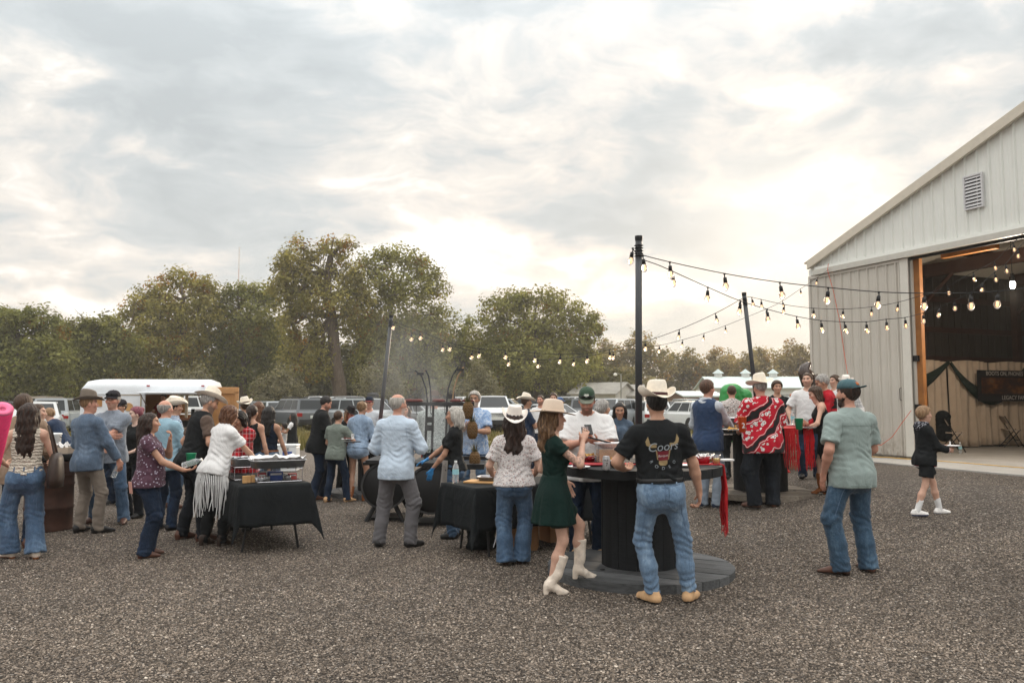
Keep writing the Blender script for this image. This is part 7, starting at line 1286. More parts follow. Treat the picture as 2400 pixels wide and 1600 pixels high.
def crumple(name, sx, sy, z, m, parent, amp=.012, seed=1, n=16, lift=0.0):
    rg = np.random.default_rng(seed); U, V_ = np.meshgrid(np.linspace(-1, 1, n), np.linspace(-1, 1, n), indexing='ij'); Z = z + rg.normal(0, amp, U.shape) + lift * np.abs(U) ** 3; P = np.stack([U * sx / 2 + rg.normal(0, .003, U.shape), V_ * sy / 2 + rg.normal(0, .003, U.shape), Z], -1).reshape(-1, 3); i, j = np.meshgrid(np.arange(n - 1), np.arange(n - 1), indexing='ij'); a = (i * n + j).ravel()
    o = new(name, raw_mesh(name, P, np.stack([a, a + n, a + n + 1, a + 1], 1), False, m), parent); md = o.modifiers.new('solid', 'SOLIDIFY'); md.thickness = .0015; return o
def rack(label, loc, rz, l=.50, w=.31, h=.15):
    r = thing('chafing_rack', label, 'wire rack', loc, rz)
    for z in (.006, h): 
        for s in (-1, 1): MB().tube([(s * w / 2, -l / 2, z), (s * w / 2, l / 2, z)], .004, 6).obj('rail', M_CHROME, r); MB().tube([(-w / 2, s * l / 2, z), (w / 2, s * l / 2, z)], .004, 6).obj('rail', M_CHROME, r)
    for sx in (-1, 1):
        for y in (-l / 2, l / 2): MB().tube([(sx * w / 2, y, .006), (sx * w / 2, y, h)], .004, 6).obj('upright', M_CHROME, r)
    return r
# front rack, tray and cover; the tray's long side runs across the table end
pr = tA(.10, -.52); rk = rack('front chrome wire rack standing near the table end', pr, rzA + math.pi / 2)
t_ = tray('large grey foil tray on the front wire rack', tA(.10, -.52, .155), rzA + math.pi / 2, .60, .38, .09); 
o = crumple('paper_sheet', .36, .58, 0, M_PAPER, None, .010, 3, lift=.03); o.location = tA(.10, -.52, .155 + .10); o.rotation_euler = (0, 0, rzA + math.pi / 2); tag(o, 'crumpled white paper sheet over the large grey foil tray', 'paper sheet')
rack('rear chrome wire rack beside the bending fringe woman', tA(-.08, -.08), rzA + math.pi / 2)
t_ = tray('shiny foil tray on the rear wire rack', tA(-.08, -.08, .155), rzA + math.pi / 2, .52, .33, .09, M_FOIL); o = crumple('foil_sheet', .34, .52, 0, M_FOIL, None, .008, 9); o.location = tA(-.08, -.08, .155 + .10); o.rotation_euler = (0, 0, rzA + math.pi / 2); tag(o, 'creased foil cover on the rear foil tray', 'foil cover')
for i, (x, y) in enumerate(((-.02, -.52), (.22, -.52))): r = thing('fuel_can', ('left' if i == 0 else 'right') + ' small tin fuel can under the large grey foil tray', 'can', tA(x, y)); MB().lathe([(.038, 0), (.038, .055), (.034, .058), (.034, .05), (0, .05)], 14).obj('tin', M_PAN, r, True)
for i, (x, y, w, d, h, m, nm, lb) in enumerate(((-.06, -.60 + .17, .09, .07, .09, mat('red_box_print', srgb(170, 40, 52), .5), 'food_box', 'small red printed box under the large grey foil tray'), (.10, -.60 + .2, .16, .09, .10, M_BLUEP, 'food_box', 'blue printed box between the fuel cans'), (.30, -.60 + .2, .09, .07, .07, mat('red_white_box', srgb(196, 90, 84), .5), 'food_box', 'red and white packet at the right end of the wire rack'))):
    r = thing(nm, lb, 'box', tA(x, y), rzA); MB().box((0, 0, h / 2), (w, d, h)).obj('carton', m, r); MB().box((0, -d / 2 - .001, h * .72), (w * .8, .002, h * .22)).obj('label_band', M_PAPER, r)
for i, (x, y) in enumerate(((-.28, -.60), (-.235, -.575), (-.18, -.55))): r = thing('bread_roll_box', ['leftmost', 'middle', 'rightmost'][i] + ' of three small tan boxes at the cloth corner', 'box', tA(x, y), rzA); MB().box((0, 0, .04), (.045, .045, .08)).obj('carton', M_WOODL, r, bev=.004)
o = crumple('foil_ball', .10, .09, 0, M_FOIL, None, .022, 21, 9); o.location = tA(-.11, -.60, .035); tag(o, 'crumpled foil lump beside the tan boxes', 'foil')
r = thing('serving_tongs', 'steel tongs lying on the foil covers', 'tongs', tA(.0, -.30, .27), rzA + .5)
for s in (-1, 1): MB().tube([(0, 0, 0), (s * .02, .11, .012), (s * .012, .24, 0)], .006, 6, flat=.5).obj('tong_arm', M_CHROME, r)
# cutting board table
r = thing('cutting_board', 'pale wooden cutting board on the black cloth', 'board', tB(-.10, -.52), rzB - .9); MB().box((0, 0, .011), (.26, .42, .022)).obj('plank', M_WOODL, r, bev=.006)
r = tray('flat steel pan of carved meat on the cutting board', tB(-.05, -.42, .024), rzB - .8, .36, .24, .045, M_PAN); crumple('meat', .2, .3, .03, M_MEAT, r, .012, 5, 10)
r = thing('carving_knife', 'red handled knife beside the water bottle', 'knife', tB(-.33, -.78, .006), rzB + 1.2); MB().tube([(0, 0, .008), (0, .12, .008)], .012, 8, flat=.7).obj('handle', M_REDP, r); MB().box((0, .22, .008), (.03, .2, .002)).obj('blade', M_CHROME, r)
def bottle(label, loc, tilt=(0, 0, 0), lab=True, k=1.0):
    r = thing('water_bottle', label, 'bottle', loc); r.rotation_euler = tilt; r.scale = (k,) * 3; MB().lathe([(0, 0), (.030, 0), (.033, .008), (.031, .03), (.033, .04), (.031, .055), (.033, .065), (.033, .14), (.030, .165), (.014, .195), (.013, .205), (.013, .212), (0, .212)], 16).obj('bottle_wall', M_PETW, r, True); MB().lathe([(.0145, .203), (.0145, .222), (0, .222)], 12).obj('screw_cap', M_WHITEP, r)
    if lab: MB().lathe([(.0337, .085), (.0337, .135)], 16, cap=False).obj('bottle_label', M_LAB, r)
    return r
bottle('full clear water bottle standing on the cutting board table', tB(-.27, -.80), k=1.12)
def cup(label, loc, m, r0=.032, r1=.044, h=.12, liquid=None, name='cup'):
    r = thing(name, label, 'cup', loc); MB().lathe([(0, .003), (r0, 0), (r1, h), (r1 + .003, h + .002), (r1 - .003, h), (r0 - .003, .006), (0, .006)], 18).obj('cup_wall', m, r, True)
    if liquid: MB().lathe([(0, .008), (r0 - .004, .008), (r0 + (r1 - r0) * .62 - .004, h * .62), (0, h * .62)], 16).obj('drink', liquid, r, True)
    return r
def on1(px, py, z=1.054): p = atz(px, py, c1[2] + z); return (p[0], p[1], p[2])
def on2(px, py, z=1.054): p = atz(px, py, c2[2] + z); return (p[0], p[1], p[2])
def bowl(label, loc, m, food=None, r1=.09, r0=.055, h=.065, sq=False):
    r = thing('food_basket' if food else 'bowl', label, 'basket' if food else 'bowl', loc, .4); MB().lathe([(0, .003), (r0, 0), (r1, h), (r1 - .004, h), (r0 - .004, .006), (0, .006)], 20).obj('basket_wall', m, r, True)
    if food: crumple('paper_liner', r1 * 1.9, r1 * 1.9, h * .92, M_PAPER, r, .010, int(abs(loc[0]) * 977) % 97, 10); crumple('food', r1 * 1.1, r1 * 1.1, h * 1.15, food, r, .012, 4, 8)
    return r
# runner with fringe
def runner(label, ang, c, r_top, w=.34, drop=.62, seed=1, both=False, m=M_REDC, strips=6, z=1.053):
    r = thing('fringed_runner', label, 'table runner', (c[0], c[1], c[2]), ang, 'red fringed table runners'); rg = random.Random(seed); mb = MB(); n = 20; P = []
    for i in range(n + 1):
        x = -r_top * .9 + (r_top * 1.9 + .0) * i / n; 
        for s in (-1, 0, 1): P.append((min(x, r_top + .008), s * w / 2 + .006 * math.sin(i * 1.3), z + .0015 + .002 * abs(math.sin(i * 2.2 + s)) - max(0, x - r_top - .008)))
    mb.poly(P, [(i * 3 + k, i * 3 + k + 1, (i + 1) * 3 + k + 1, (i + 1) * 3 + k) for i in range(n) for k in range(2)]); mb.obj('runner_cloth', m, r, solid=.003)
    nst = strips * 7
    for i in range(nst):
        y = -w / 2 + w * (i + .5) / nst + rg.uniform(-.006, .006); d = drop * rg.uniform(.84, 1.06); x0 = r_top + .010 + rg.uniform(0, .012); MB().tube([(x0, y, z - .002), (x0 + .012 + rg.uniform(0, .02), y + rg.uniform(-.01, .01), z - d * .35), (x0 + rg.uniform(-.01, .03), y + rg.uniform(-.02, .02), z - d * .7), (x0 + rg.uniform(-.012, .034), y + rg.uniform(-.028, .028), z - d)], [.0055, .006, .0055, .003], 4).obj('fringe_strand', m, r)
runner('red fringed runner hanging from the right rim of the front spool', math.radians(-2), c1, .80, .20, .66, 2, strips=4)
runner('left of two red fringed runners on the near rim of the second spool', math.radians(-79), c2, .92, .22, .58, 3, strips=4); runner('right of two red fringed runners on the second spool, by the slip dress girl', math.radians(-61), c2, .92, .19, .58, 4, strips=4)
runner('red fringed runner at the left rim of the second spool beside the navy vest', math.radians(186), c2, .92, .2, .22, 7, strips=3)
runner('red fringed runner on the left rim of the farthest spool', math.radians(205), c3, .85, .26, .45, 5, strips=4); runner('red fringed runner on the right rim of the farthest spool', math.radians(-14), c3, .85, .34, .45, 6, strips=5)
# front spool things
r = thing('drink_can', 'white drink can with dark lettering near the front rim', 'can', on1(1421, 1101)); MB().lathe([(.024, 0), (.033, .012), (.033, .108), (.027, .122), (.028, .125), (.024, .122), (0, .118)], 18).obj('can_wall', mat('white_can', srgb(204, 204, 206), .3, .4), r, True); text('MUST', .022, M_INK, r, (0, -.0345, .088), (math.pi / 2, 0, 0)); text('7', .045, M_INK, r, (0, -.0345, .050), (math.pi / 2, 0, 0))
bowl('black bowl of food just right of the white drink can', on1(1443, 1094), M_BLACKP, M_FOOD, .062, .045, .06)
r = thing('plastic_bin', 'clear plastic bin with a dark lid ajar on the front spool', 'bin', on1(1427, 1083), .1); MB().box((0, 0, .004), (.24, .17, .006)).obj('bin_floor', M_PET, r)
for x, y, w, d in ((-.12, 0, .005, .17), (.12, 0, .005, .17), (0, -.085, .24, .005), (0, .085, .24, .005)): MB().box((x, y, .10), (w, d, .19)).obj('bin_wall', M_PET, r)
MB().box((0, 0, .195), (.27, .20, .008)).obj('bin_rim', mat('frosted_rim', (.75, .78, .80), .3, var=0), r); MB().box((0, 0, .07), (.22, .15, .12)).obj('contents', mat('broth', srgb(206, 160, 96), .5, var=.2), r); MB().box((-.10, -.02, .225), (.22, .08, .018), M=Matrix.Rotation(.25, 4, 'Y')).obj('dark_lid', M_BLACKP, r)
bowl('red food basket with paper and fries left of the plastic bin', on1(1379, 1081), M_REDP, M_FOOD, .085, .06, .06); r = thing('sauce_bottle', 'small dark sauce bottle behind the red food basket', 'bottle', on1(1353, 1074)); MB().lathe([(0, 0), (.024, 0), (.025, .08), (.012, .105), (.012, .13), (0, .13)], 12).obj('glass', mat('brown_glass', srgb(60, 28, 20), .15), r, True)
def plate(label, loc, rz=0, food=None, m=M_PAPER, rr=.105): r = thing('paper_plate', label, 'plate', loc, rz); MB().lathe([(0, .002), (rr * .7, .002), (rr, .014), (rr, .017), (rr * .7, .006), (0, .006)], 22).obj('plate_disc', m, r, True); (crumple('food', rr, rr * .9, .02, food, r, .012, 3, 8) if food else None); return r
plate('white plate with purple food at the left rim of the front spool', on1(1357, 1096), 0, M_PURP); r = thing('serving_tray', 'flat red tray on the front spool', 'tray', on1(1376, 1090), .05); MB().box((0, 0, .010), (.30, .16, .012)).obj('tray_floor', M_REDP, r, bev=.004)
bowl('red food basket heaped with white paper at the right of the front spool', on1(1645, 1086), M_REDP, M_PAPER, .095, .07, .075); cup('left clear cup of lemonade at the right rim', on1(1666, 1083), M_PET, .034, .045, .085, M_YEL); cup('right clear cup of lemonade at the right rim', on1(1679, 1087), M_PET, .034, .045, .085, M_YEL)
r = thing('napkin_stack', 'folded white napkins behind the lemonade cups', 'napkins', on1(1702, 1079), .3); MB().box((0, 0, .009), (.13, .10, .016)).obj('napkin', M_PAPER, r); plate('white paper plate behind the rodeo shirt elbow', on1(1600, 1092), 0, None)
# second spool things
r = cup('orange plastic cup with a white number two', on2(1740, 1012), M_ORANGE, .040, .055, .19); text('2', .09, M_PAPER, r, (.0, -.052, .08), (math.pi / 2 - .08, 0, 0)); cup('green plastic cup on the red runner of the second spool', on2(1873, 1006), M_GREENP, .042, .058, .15)
plate('white plate of food by the navy vest man on the second spool', on2(1716, 1008), 0, M_FOOD, M_PAPER, .13); r = tray('foil tray at the back of the second spool', on2(1720, 996), .2, .42, .3, .12, M_FOIL); plate('white plate near the slip dress girl', on2(1893, 1003), 0, M_MEAT, M_PAPER, .12); plate('white plate beside the orange cup on the far side', on2(1850, 997), 0, None, M_PAPER, .12); bottle('small clear bottle at the back of the second spool', on2(1858, 994))
# farthest spool things
r = thing('tablet', 'black tray on the farthest spool beside the boy', 'tray', tuple(atz(826, 1036, c3[2] + 1.056)), .2); MB().box((0, 0, .008), (.24, .17, .012)).obj('tray_floor', M_BLACKP, r)
plate('plate of food before the black hat woman', tuple(atz(815, 1030, c3[2] + 1.056)), 0, M_MEAT)
# ---- barbecue
def barbecue():
    b = gnd(1010, 1236); r = thing('barbecue_rig', 'black open fire barbecue rig with two drum pits and a tall hanging frame', 'barbecue', b)
    K = Y0 = b[1]; X = lambda px: (px - 1200) / FPX * Y0 - b[0]; Z = lambda py: HC + (938 - py) / FPX * Y0 - b[2]
    for px, ry in ((1012, .10), (892, .55)):
        mb = MB(); mb.lathe([(0, -.02), (.28, -.02), (.305, 0), (.305, .95), (.28, .97), (0, .97)], 26, (X(px), ry - .1, .50), M=Matrix.Rotation(-math.pi / 2, 4, 'X')); d = mb.obj('drum', M_BLACK, r, True)
        MB().lathe([(.295, -.03), (.325, -.03), (.325, .03), (.295, .03)], 26, (X(px), ry - .1, .50), M=Matrix.Rotation(-math.pi / 2, 4, 'X'), cap=False).obj('drum_rim', mat('worn_steel', (.06, .06, .062), .4, .5), d)
        for sx in (-1, 1):
            for y in (ry, ry + .75): MB().tube([(X(px) + sx * .12, y, .26), (X(px) + sx * .26, y + (-.05 if y == ry else .05), 0)], .035, 8).obj('leg', M_BLACK, r)
        MB().box((X(px), ry + .33, .83), (.52, .98, .05)).obj('tray', M_BLACK, r); MB().box((X(px), ry + .33, .02), (.46, .5, .04)).obj('foot_plate', M_BLACK, r)
    MB().box((X(950), .75, .80), (1.3, .5, .04)).obj('shelf', M_BLACK, r)
    MB().box((X(1080), .55, .78), (.62, .7, .07)).obj('side_grill', M_BLACK, r); MB().box((X(1120), .75, .86), (.5, .06, .05)).obj('side_handle', M_BLACK, r)
    yb = .55; zt = Z(947)
    MB().box(((X(930) + X(1108)) / 2, yb, zt), (X(1108) - X(930), .16, .05)).obj('cross_bar', M_BLACK, r)
    for px in (990, 1006, 1040, 1048): MB().tube([(X(px) - .02, yb + .06, .84), (X(px), yb + .04, zt)], .017, 6, flat=.5).obj('upright', M_BLACK, r)
    for py in (985, 1005): MB().box((X(998), yb, Z(py)), (.10, .03, .08)).obj('bracket', M_BLACK, r)
    for a, bq, tx in ((1038, 1066, 1), (1052, 1080, 1), (992, 958, -1), (1000, 985, -1)):
        pts = [(X(a), yb + .05, zt), (X(a) + (X(bq) - X(a)) * .15, yb + .08, zt + .22), (X(a) + (X(bq) - X(a)) * .5, yb + .1, zt + .40), (X(bq), yb + .12, zt + .53 - (.05 if tx < 0 else 0))]; MB().tube(pts, .010, 6, flat=.5).obj('curved_arm', M_BLACK if bq != 1080 else mat('warm_steel', srgb(150, 122, 92), .4, .6), r)
    for px, py in ((1072, 862), (972, 872), (1050, 928)): MB().box((X(px), yb + .11, Z(py)), (.10, .03, .035 if py != 928 else .07)).obj('clamp', M_BLACK, r)
    for px in (965, 1000, 1035, 1090): MB().tube([(X(px), yb, zt - .02), (X(px), yb, zt - .12), (X(px) + .015, yb, zt - .15)], .005, 5).obj('hook', M_BLACK, r)
    mt = [(945, .20), (968, .15), (1020, .18), (1062, .16), (1092, .17)]
    for i, (px, w) in enumerate(mt): q = thing('meat_cut', ['leftmost', 'second', 'middle', 'fourth', 'rightmost'][i] + ' dark roasted cut lying on the barbecue cross bar', 'meat', (b[0] + X(px), b[1] + yb, b[2] + zt + .025), 0, 'roasted cuts on the barbecue bar'); MB().lathe([(0, 0), (.5, .006), (.55, .02), (.4, .045), (0, .05)], 12, sx=w, sy=.12).obj('roast', M_MEAT, q, True)
    for i, (px, py, lb) in enumerate(((1104, 1010, 'upper hanging pineapple right of the silver haired woman'), (1110, 1082, 'lower hanging pineapple above the side grill'), (1093, 962, 'topmost pineapple tied under the barbecue bar'))):
        z0 = Z(py); q = thing('pineapple', lb, 'pineapple', (b[0] + X(px), b[1] + yb - .12, b[2] + z0), 0, 'pineapples hanging from the barbecue'); mb = MB(); n, mrow = 14, 11
        body = MB().lathe([(0, -.125), (.04, -.12), (.066, -.08), (.075, 0), (.066, .08), (.04, .115), (0, .12)], 14).obj('fruit', PINE, q, True)
        ey = MB()
        for a in range(11):
            zz = -.105 + a * .021; rr = .074 * math.sqrt(max(.05, 1 - (zz / .135) ** 2))
            for k in range(11):
                t = 2 * math.pi * (k + .5 * (a % 2)) / 11; c = Vector((rr * math.cos(t), rr * math.sin(t), zz)); nrm = Vector((math.cos(t), math.sin(t), zz * 3)).normalized(); u = nrm.cross(Vector((0, 0, 1))).normalized(); v = nrm.cross(u)
                ey.poly([tuple(c + u * .017), tuple(c + v * .012), tuple(c - u * .017), tuple(c - v * .012), tuple(c + nrm * .010)], [(0, 1, 4), (1, 2, 4), (2, 3, 4), (3, 0, 4)])
        ey.obj('rind_eyes', PINE, q)['kind'] = 'stuff'
        for k in range(16): t = k * 2.4; rr = .012 + .0015 * k; h = .17 - .006 * k; MB().poly([(rr * math.cos(t) - .01 * math.sin(t), rr * math.sin(t) + .01 * math.cos(t), .11), (rr * math.cos(t) + .01 * math.sin(t), rr * math.sin(t) - .01 * math.cos(t), .11), ((rr + .02 + .003 * k) * math.cos(t), (rr + .02 + .003 * k) * math.sin(t), .11 + h), (rr * math.cos(t) * .8, rr * math.sin(t) * .8, .115)], [(0, 1, 2), (0, 2, 3), (1, 3, 2)]).obj('leaf', PLEAF, q)
    return b
PINE = mat('pineapple_rind', srgb(98, 72, 40), .75, var=.35, vscale=60); PLEAF = mat('pineapple_leaf', srgb(88, 82, 50), .7, var=.3)
BQ = barbecue()
# ---- rust barrel and what stands on it
bb = gnd(112, 1240); r = thing('rusty_barrel', 'rust brown ribbed steel barrel beside the grey hat man', 'barrel', bb)
M_RUST = mat('rusted_steel', srgb(66, 42, 33), .7, .2, var=.4, vscale=6, bump=.3, bscale=40)
MB().lathe([(0, .0), (.285, 0), (.29, .015), (.285, .03), (.285, .27), (.297, .29), (.285, .31), (.285, .57), (.297, .59), (.285, .61), (.285, .70), (.291, .71), (.285, .72), (.285, .74), (.291, .75), (.285, .76), (.285, .86), (.292, .88), (.28, .885), (.275, .87), (0, .87)], 36).obj('drum_wall', M_RUST, r, True)
q = thing('black_tub', 'shallow black tub on top of the rusty barrel', 'tub', (bb[0], bb[1], bb[2] + .89)); MB().lathe([(0, 0), (.27, 0), (.30, .09), (.29, .09), (.262, .008), (0, .008)], 30).obj('tub_wall', M_BLACKP, q, True)
q = thing('carton_tray', 'shallow cardboard tray on the black tub', 'carton', (bb[0] + .06, bb[1] + .02, bb[2] + .985), .2); MB().box((0, 0, .04), (.36, .26, .08)).obj('carton', mat('pale_carton', srgb(186, 168, 150), .8), q)
o = crumple('white_bag', .30, .24, 0, M_PAPER, None, .025, 31, 12); o.location = (bb[0] + .05, bb[1] + .03, bb[2] + 1.085); tag(o, 'crumpled white bag in the cardboard tray on the barrel', 'bag'); bottle('small clear bottle lying on the barrel tub', (bb[0] + .16, bb[1] - .2, bb[2] + 1.01), (math.pi / 2, 0, .6), False)
q = thing('white_bin', 'white plastic bin with a wire handle behind the barrel', 'bin', (xat(112, 13), 13, 0)); MB().lathe([(0, 0), (.19, 0), (.22, 1.12), (.235, 1.14), (.22, 1.15), (.205, 1.12), (0, 1.1)], 18).obj('bin_wall', M_WHITEP, q, True); MB().tube([(.22, 0, 1.1), (.30, 0, 1.05), (.27, 0, .9), (.215, 0, .93)], .006, 5).obj('handle', M_BLACK, q)
# ---- pink foam roll leaning at the left edge
p0, p1 = atz(-70, 1330, 0), at(6, 958, 6.9); q = thing('foam_roll', 'bright pink foam roll leaning at the left picture edge', 'foam roll', (p0[0], p0[1], 0)); d = p1 - p0
MB().tube([(0, 0, 0), tuple(d * .33), tuple(d * .66), tuple(d)], [.05, .062, .075, .085], 18).obj('foam', mat('pink_foam', srgb(226, 62, 112), .9, var=.10, vscale=30, bump=.5, bscale=160), q, True); MB().lathe([(.085, 0), (.055, .012), (.03, .004), (0, -.02)], 16, tuple(d), M=Vector(d).to_track_quat('Z', 'Y').to_matrix().to_4x4()).obj('roll_end', mat('pale_pink_foam', srgb(236, 120, 156), .9), q, True)
# ---- brown leather bag of the woman in cream frills
fr = P['frill']; b0 = fr['toW']((.30, -.05, .78)); q = thing('shoulder_bag', 'dark brown leather bag at the hip of the cream frilled woman', 'bag', b0, math.radians(fr['yaw'])); MB().lathe([(0, 0), (1, .0), (1.08, .10), (.9, .30), (.6, .36), (0, .365)], 16, sx=.075, sy=.20).obj('bag_body', L_DKBR, q, True); MB().tube([(0, -.1, .32), (-.06, -.06, .58), (-.09, .0, .66), (-.06, .06, .58), (0, .1, .32)], .012, 6, flat=.4).obj('strap', L_DKBR, q)
# ---- fringe of the white t shirt
fg = P['fringe']; stf = []
rg = random.Random(4)
for i in range(54):
    t = 2 * math.pi * i / 54; rx, ry = .192, .150; p = fg['T'](rx * math.cos(t), ry * math.sin(t) - .02, -.065); ln = rg.uniform(.40, .56) * (1.0 if math.sin(t) < .3 else .6); out = vec(math.cos(t), math.sin(t), 0)
    P_ = [p, p + out * .03 + vec(0, 0, -ln * .35), p + out * .025 + vec(rg.uniform(-.02, .02), rg.uniform(-.02, .02), -ln * .7), p + out * .03 + vec(rg.uniform(-.03, .03), rg.uniform(-.03, .03), -ln)]
    MB().tube([tuple(q * fg['s']) for q in P_], [.007, .0065, .006, .004], 5).obj('fringe_strand', C_WHITE, fg['root'])
# ---- rodeo print on the black t shirt: flat print following the back
def back_print(pp):
    T = pp['T']; s = pp['s']; sh = pp['objs']['top']; from mathutils.bvhtree import BVHTree
    me = sh.data; bv = BVHTree.FromPolygons([v.co for v in me.vertices], [tuple(p.vertices) for p in me.polygons])
    def stick(ob, off=.004):
        m_ = ob.data
        for v in m_.vertices:
            h = bv.ray_cast(Vector((v.co.x, -1.0, v.co.z)), Vector((0, 1, 0)))
            v.co.y = (h[0].y if h[0] else -.12) - off
        m_.update()
    def dens(me_):
        bm = bmesh.new(); bm.from_mesh(me_); bmesh.ops.triangulate(bm, faces=bm.faces[:])
        for _ in range(2):
            e = [q for q in bm.edges if q.calc_length() > .03]
            if e: bmesh.ops.subdivide_edges(bm, edges=e, cuts=1)
            bmesh.ops.triangulate(bm, faces=bm.faces[:])
        bm.to_mesh(me_); bm.free()
    zc = (.925 + .285) * s; xc = float(T(0, 0, .3)[0] * s)
    M_GOLD = mat('print_tan', srgb(150, 130, 94), .9, var=.15); M_SILV = mat('print_silver', srgb(150, 156, 162), .9, var=.1); M_PRED = mat('print_red', srgb(110, 30, 42), .9, var=.1); M_PWH = mat('print_white', srgb(196, 192, 190), .9)
    def flat(name, pts, m, off):
        mb = MB(); mb.poly([(xc + x, 0, zc + z) for x, z in pts], [tuple(range(len(pts)))]); ob = mb.obj(name, m, pp['root']); dens(ob.data); stick(ob, off); return ob
    # horns, face and muzzle of the bull's head
    for q in (-1, 1):
        sk = .028 if q > 0 else 0.0; outer = [(.055, .052), (.10, .050), (.135, .068), (.142, .100), (.122, .142)]; inner = [(.112, .104), (.108, .086), (.09, .074), (.055, .082)]
        flat('print_horn', [(q * x, z + sk * (x / .14)) for x, z in outer + inner], M_GOLD, .004)
    flat('print_muzzle', [(-.034, -.056), (.036, -.050), (.036, -.080), (.022, -.094), (-.022, -.094), (-.036, -.080)], M_GOLD, .004); flat('print_cheek', [(-.062, .03), (-.050, .03), (-.040, -.052), (-.048, -.045)], M_GOLD, .0042); flat('print_cheek', [(.050, .036), (.064, .038), (.050, -.040), (.042, -.048)], M_GOLD, .0042); flat('print_badge', [(-.050, .020), (.050, .028), (.040, -.048), (-.036, -.055)], M_PRED, .0055)
    def word(body, size, m, x, z, rz, sh_=0., off=.007):
        ob = text(body, size, m, pp['root'], (0, 0, 0), (0, 0, 0), 'print_lettering', 0, shear=sh_); R_ = Matrix.Rotation(rz, 3, 'Z')
        dens(ob.data)
        for v in ob.data.vertices: c = R_ @ v.co; v.co = (xc + x + c.x, 0, zc + z + c.y)
        stick(ob, off); return ob
    word('Coors', .100, M_SILV, 0, .058, .10, .25); word('Banquet', .026, M_PWH, .0, -.014, .10, .2)
    for ch, a in zip('RODEO', (-62, -31, 0, 31, 62)): q = math.radians(a); word(ch, .036, M_SILV, .108 * math.sin(q), -.02 - .098 * math.cos(q), q)
back_print(P['hero'])
# jeans pockets of the three nearest figures, as stitched patches
def patch_on(pp, key, name, m, pts, off=.004, side=-1):
    from mathutils.bvhtree import BVHTree
    sh = pp['objs'][key]; me = sh.data; bv = BVHTree.FromPolygons([v.co for v in me.vertices], [tuple(p.vertices) for p in me.polygons]); mb = MB(); P_ = [(x, 0, z) for x, z in pts]; mb.poly(P_, [tuple(range(len(P_)))]); ob = mb.obj(name, m, pp['root']); bm = bmesh.new(); bm.from_mesh(ob.data); bmesh.ops.triangulate(bm, faces=bm.faces[:])
    for _ in range(3): e = [q for q in bm.edges if q.calc_length() > .02]; (bmesh.ops.subdivide_edges(bm, edges=e, cuts=1) if e else None); bmesh.ops.triangulate(bm, faces=bm.faces[:])
    bm.to_mesh(ob.data); bm.free()
    for v in ob.data.vertices: h = bv.ray_cast(Vector((v.co.x, side * 1.0, v.co.z)), Vector((0, -side, 0))); v.co.y = (h[0].y if h[0] else 0) + side * off
    md = ob.modifiers.new('solid', 'SOLIDIFY'); md.thickness = .004; return ob
for k, m, dx in (('hero', D_LIGHT, .0), ('sage', D_TEAL, 0), ('whitehat', D_MID, 0), ('frill', D_MID, 0), ('navytank', D_GREY, 0)):
    pp = P[k]; s = pp['s']; cx = float(pp['T'](0, 0, -.02)[0] * s); zc = float(pp['T'](0, 0, -.03)[2] * s)
    for q in (-1, 1): patch_on(pp, 'bottom', 'back_pocket', m, [(cx + q * .085 * s + a * s, zc + b * s) for a, b in ((-.055, .055), (.055, .055), (.052, -.055), (0, -.078), (-.052, -.055))])
def strip(a, b, w): a, b = np.array(a, float), np.array(b, float); n = np.array([-(b - a)[1], (b - a)[0]]); n = n / np.linalg.norm(n) * w / 2; return [tuple(a - n), tuple(b - n), tuple(b + n), tuple(a + n)]
SEAM = cloth('denim_seam', srgb(74, 92, 116)); SEAM2 = cloth('grey_seam', srgb(104, 112, 124)); SEAM3 = cloth('sage_seam', srgb(104, 118, 114)); SEAM4 = cloth('pale_seam', srgb(146, 164, 184))
for k in ('hero', 'sage', 'whitehat', 'frill'):      # yoke and centre seams, belt loops of the jeans
    pp = P[k]; s = pp['s']; c_ = pp['T'](0, 0, 0); cx, z0 = float(c_[0] * s), float(c_[2] * s)
    for a, b in (((0, .055), (0, -.09)), ((-.15, .045), (0, .012)), ((.15, .045), (0, .012))): patch_on(pp, 'bottom', 'seam', SEAM, [(cx + x * s, z0 + z * s) for x, z in strip(a, b, .006)], .002)
    for x in (-.10, 0, .10): patch_on(pp, 'bottom', 'belt_loop', pp['objs']['bottom'].data.materials[0], [(cx + (x + q * .006) * s, z0 + z * s) for q, z in ((-1, .045), (1, .045), (1, .092), (-1, .092))], .012)
    sg = 1 if k != 'frill' else -1
    for q in (-1, 1): hj, kn, an, fd = pp['legs'][q]; patch_on(pp, 'bottom', 'seam', SEAM, [tuple(np.array(u) * s) for u in strip((hj[0] + q * .045, hj[2] - .10), (kn[0] + q * .03, kn[2]), .004)], .002)
pp = P['whitehat']; s = pp['s']; c_ = pp['T'](0, 0, 0); patch_on(pp, 'bottom', 'leather_patch', L_RUSTB, [(float(c_[0] * s) + x * s, float(c_[2] * s) + z * s) for x, z in ((.06, .03), (.12, .03), (.12, .0), (.06, .0))], .006)
pp = P['crossed']; s = pp['s']; c_ = pp['T'](0, 0, 0); f = lambda L_: [(float(c_[0] * s) + x * s, float(c_[2] * s) + z * s) for x, z in L_]
patch_on(pp, 'top', 'placket', SEAM2, f(strip((0, .42), (0, -.13), .030)), .003, 1)
for q in (-1, 1): patch_on(pp, 'top', 'chest_pocket', SEAM2, f([(q * .085 - .05, .37), (q * .085 + .05, .37), (q * .085 + .05, .335), (q * .085, .32), (q * .085 - .05, .335)]), .004, 1)
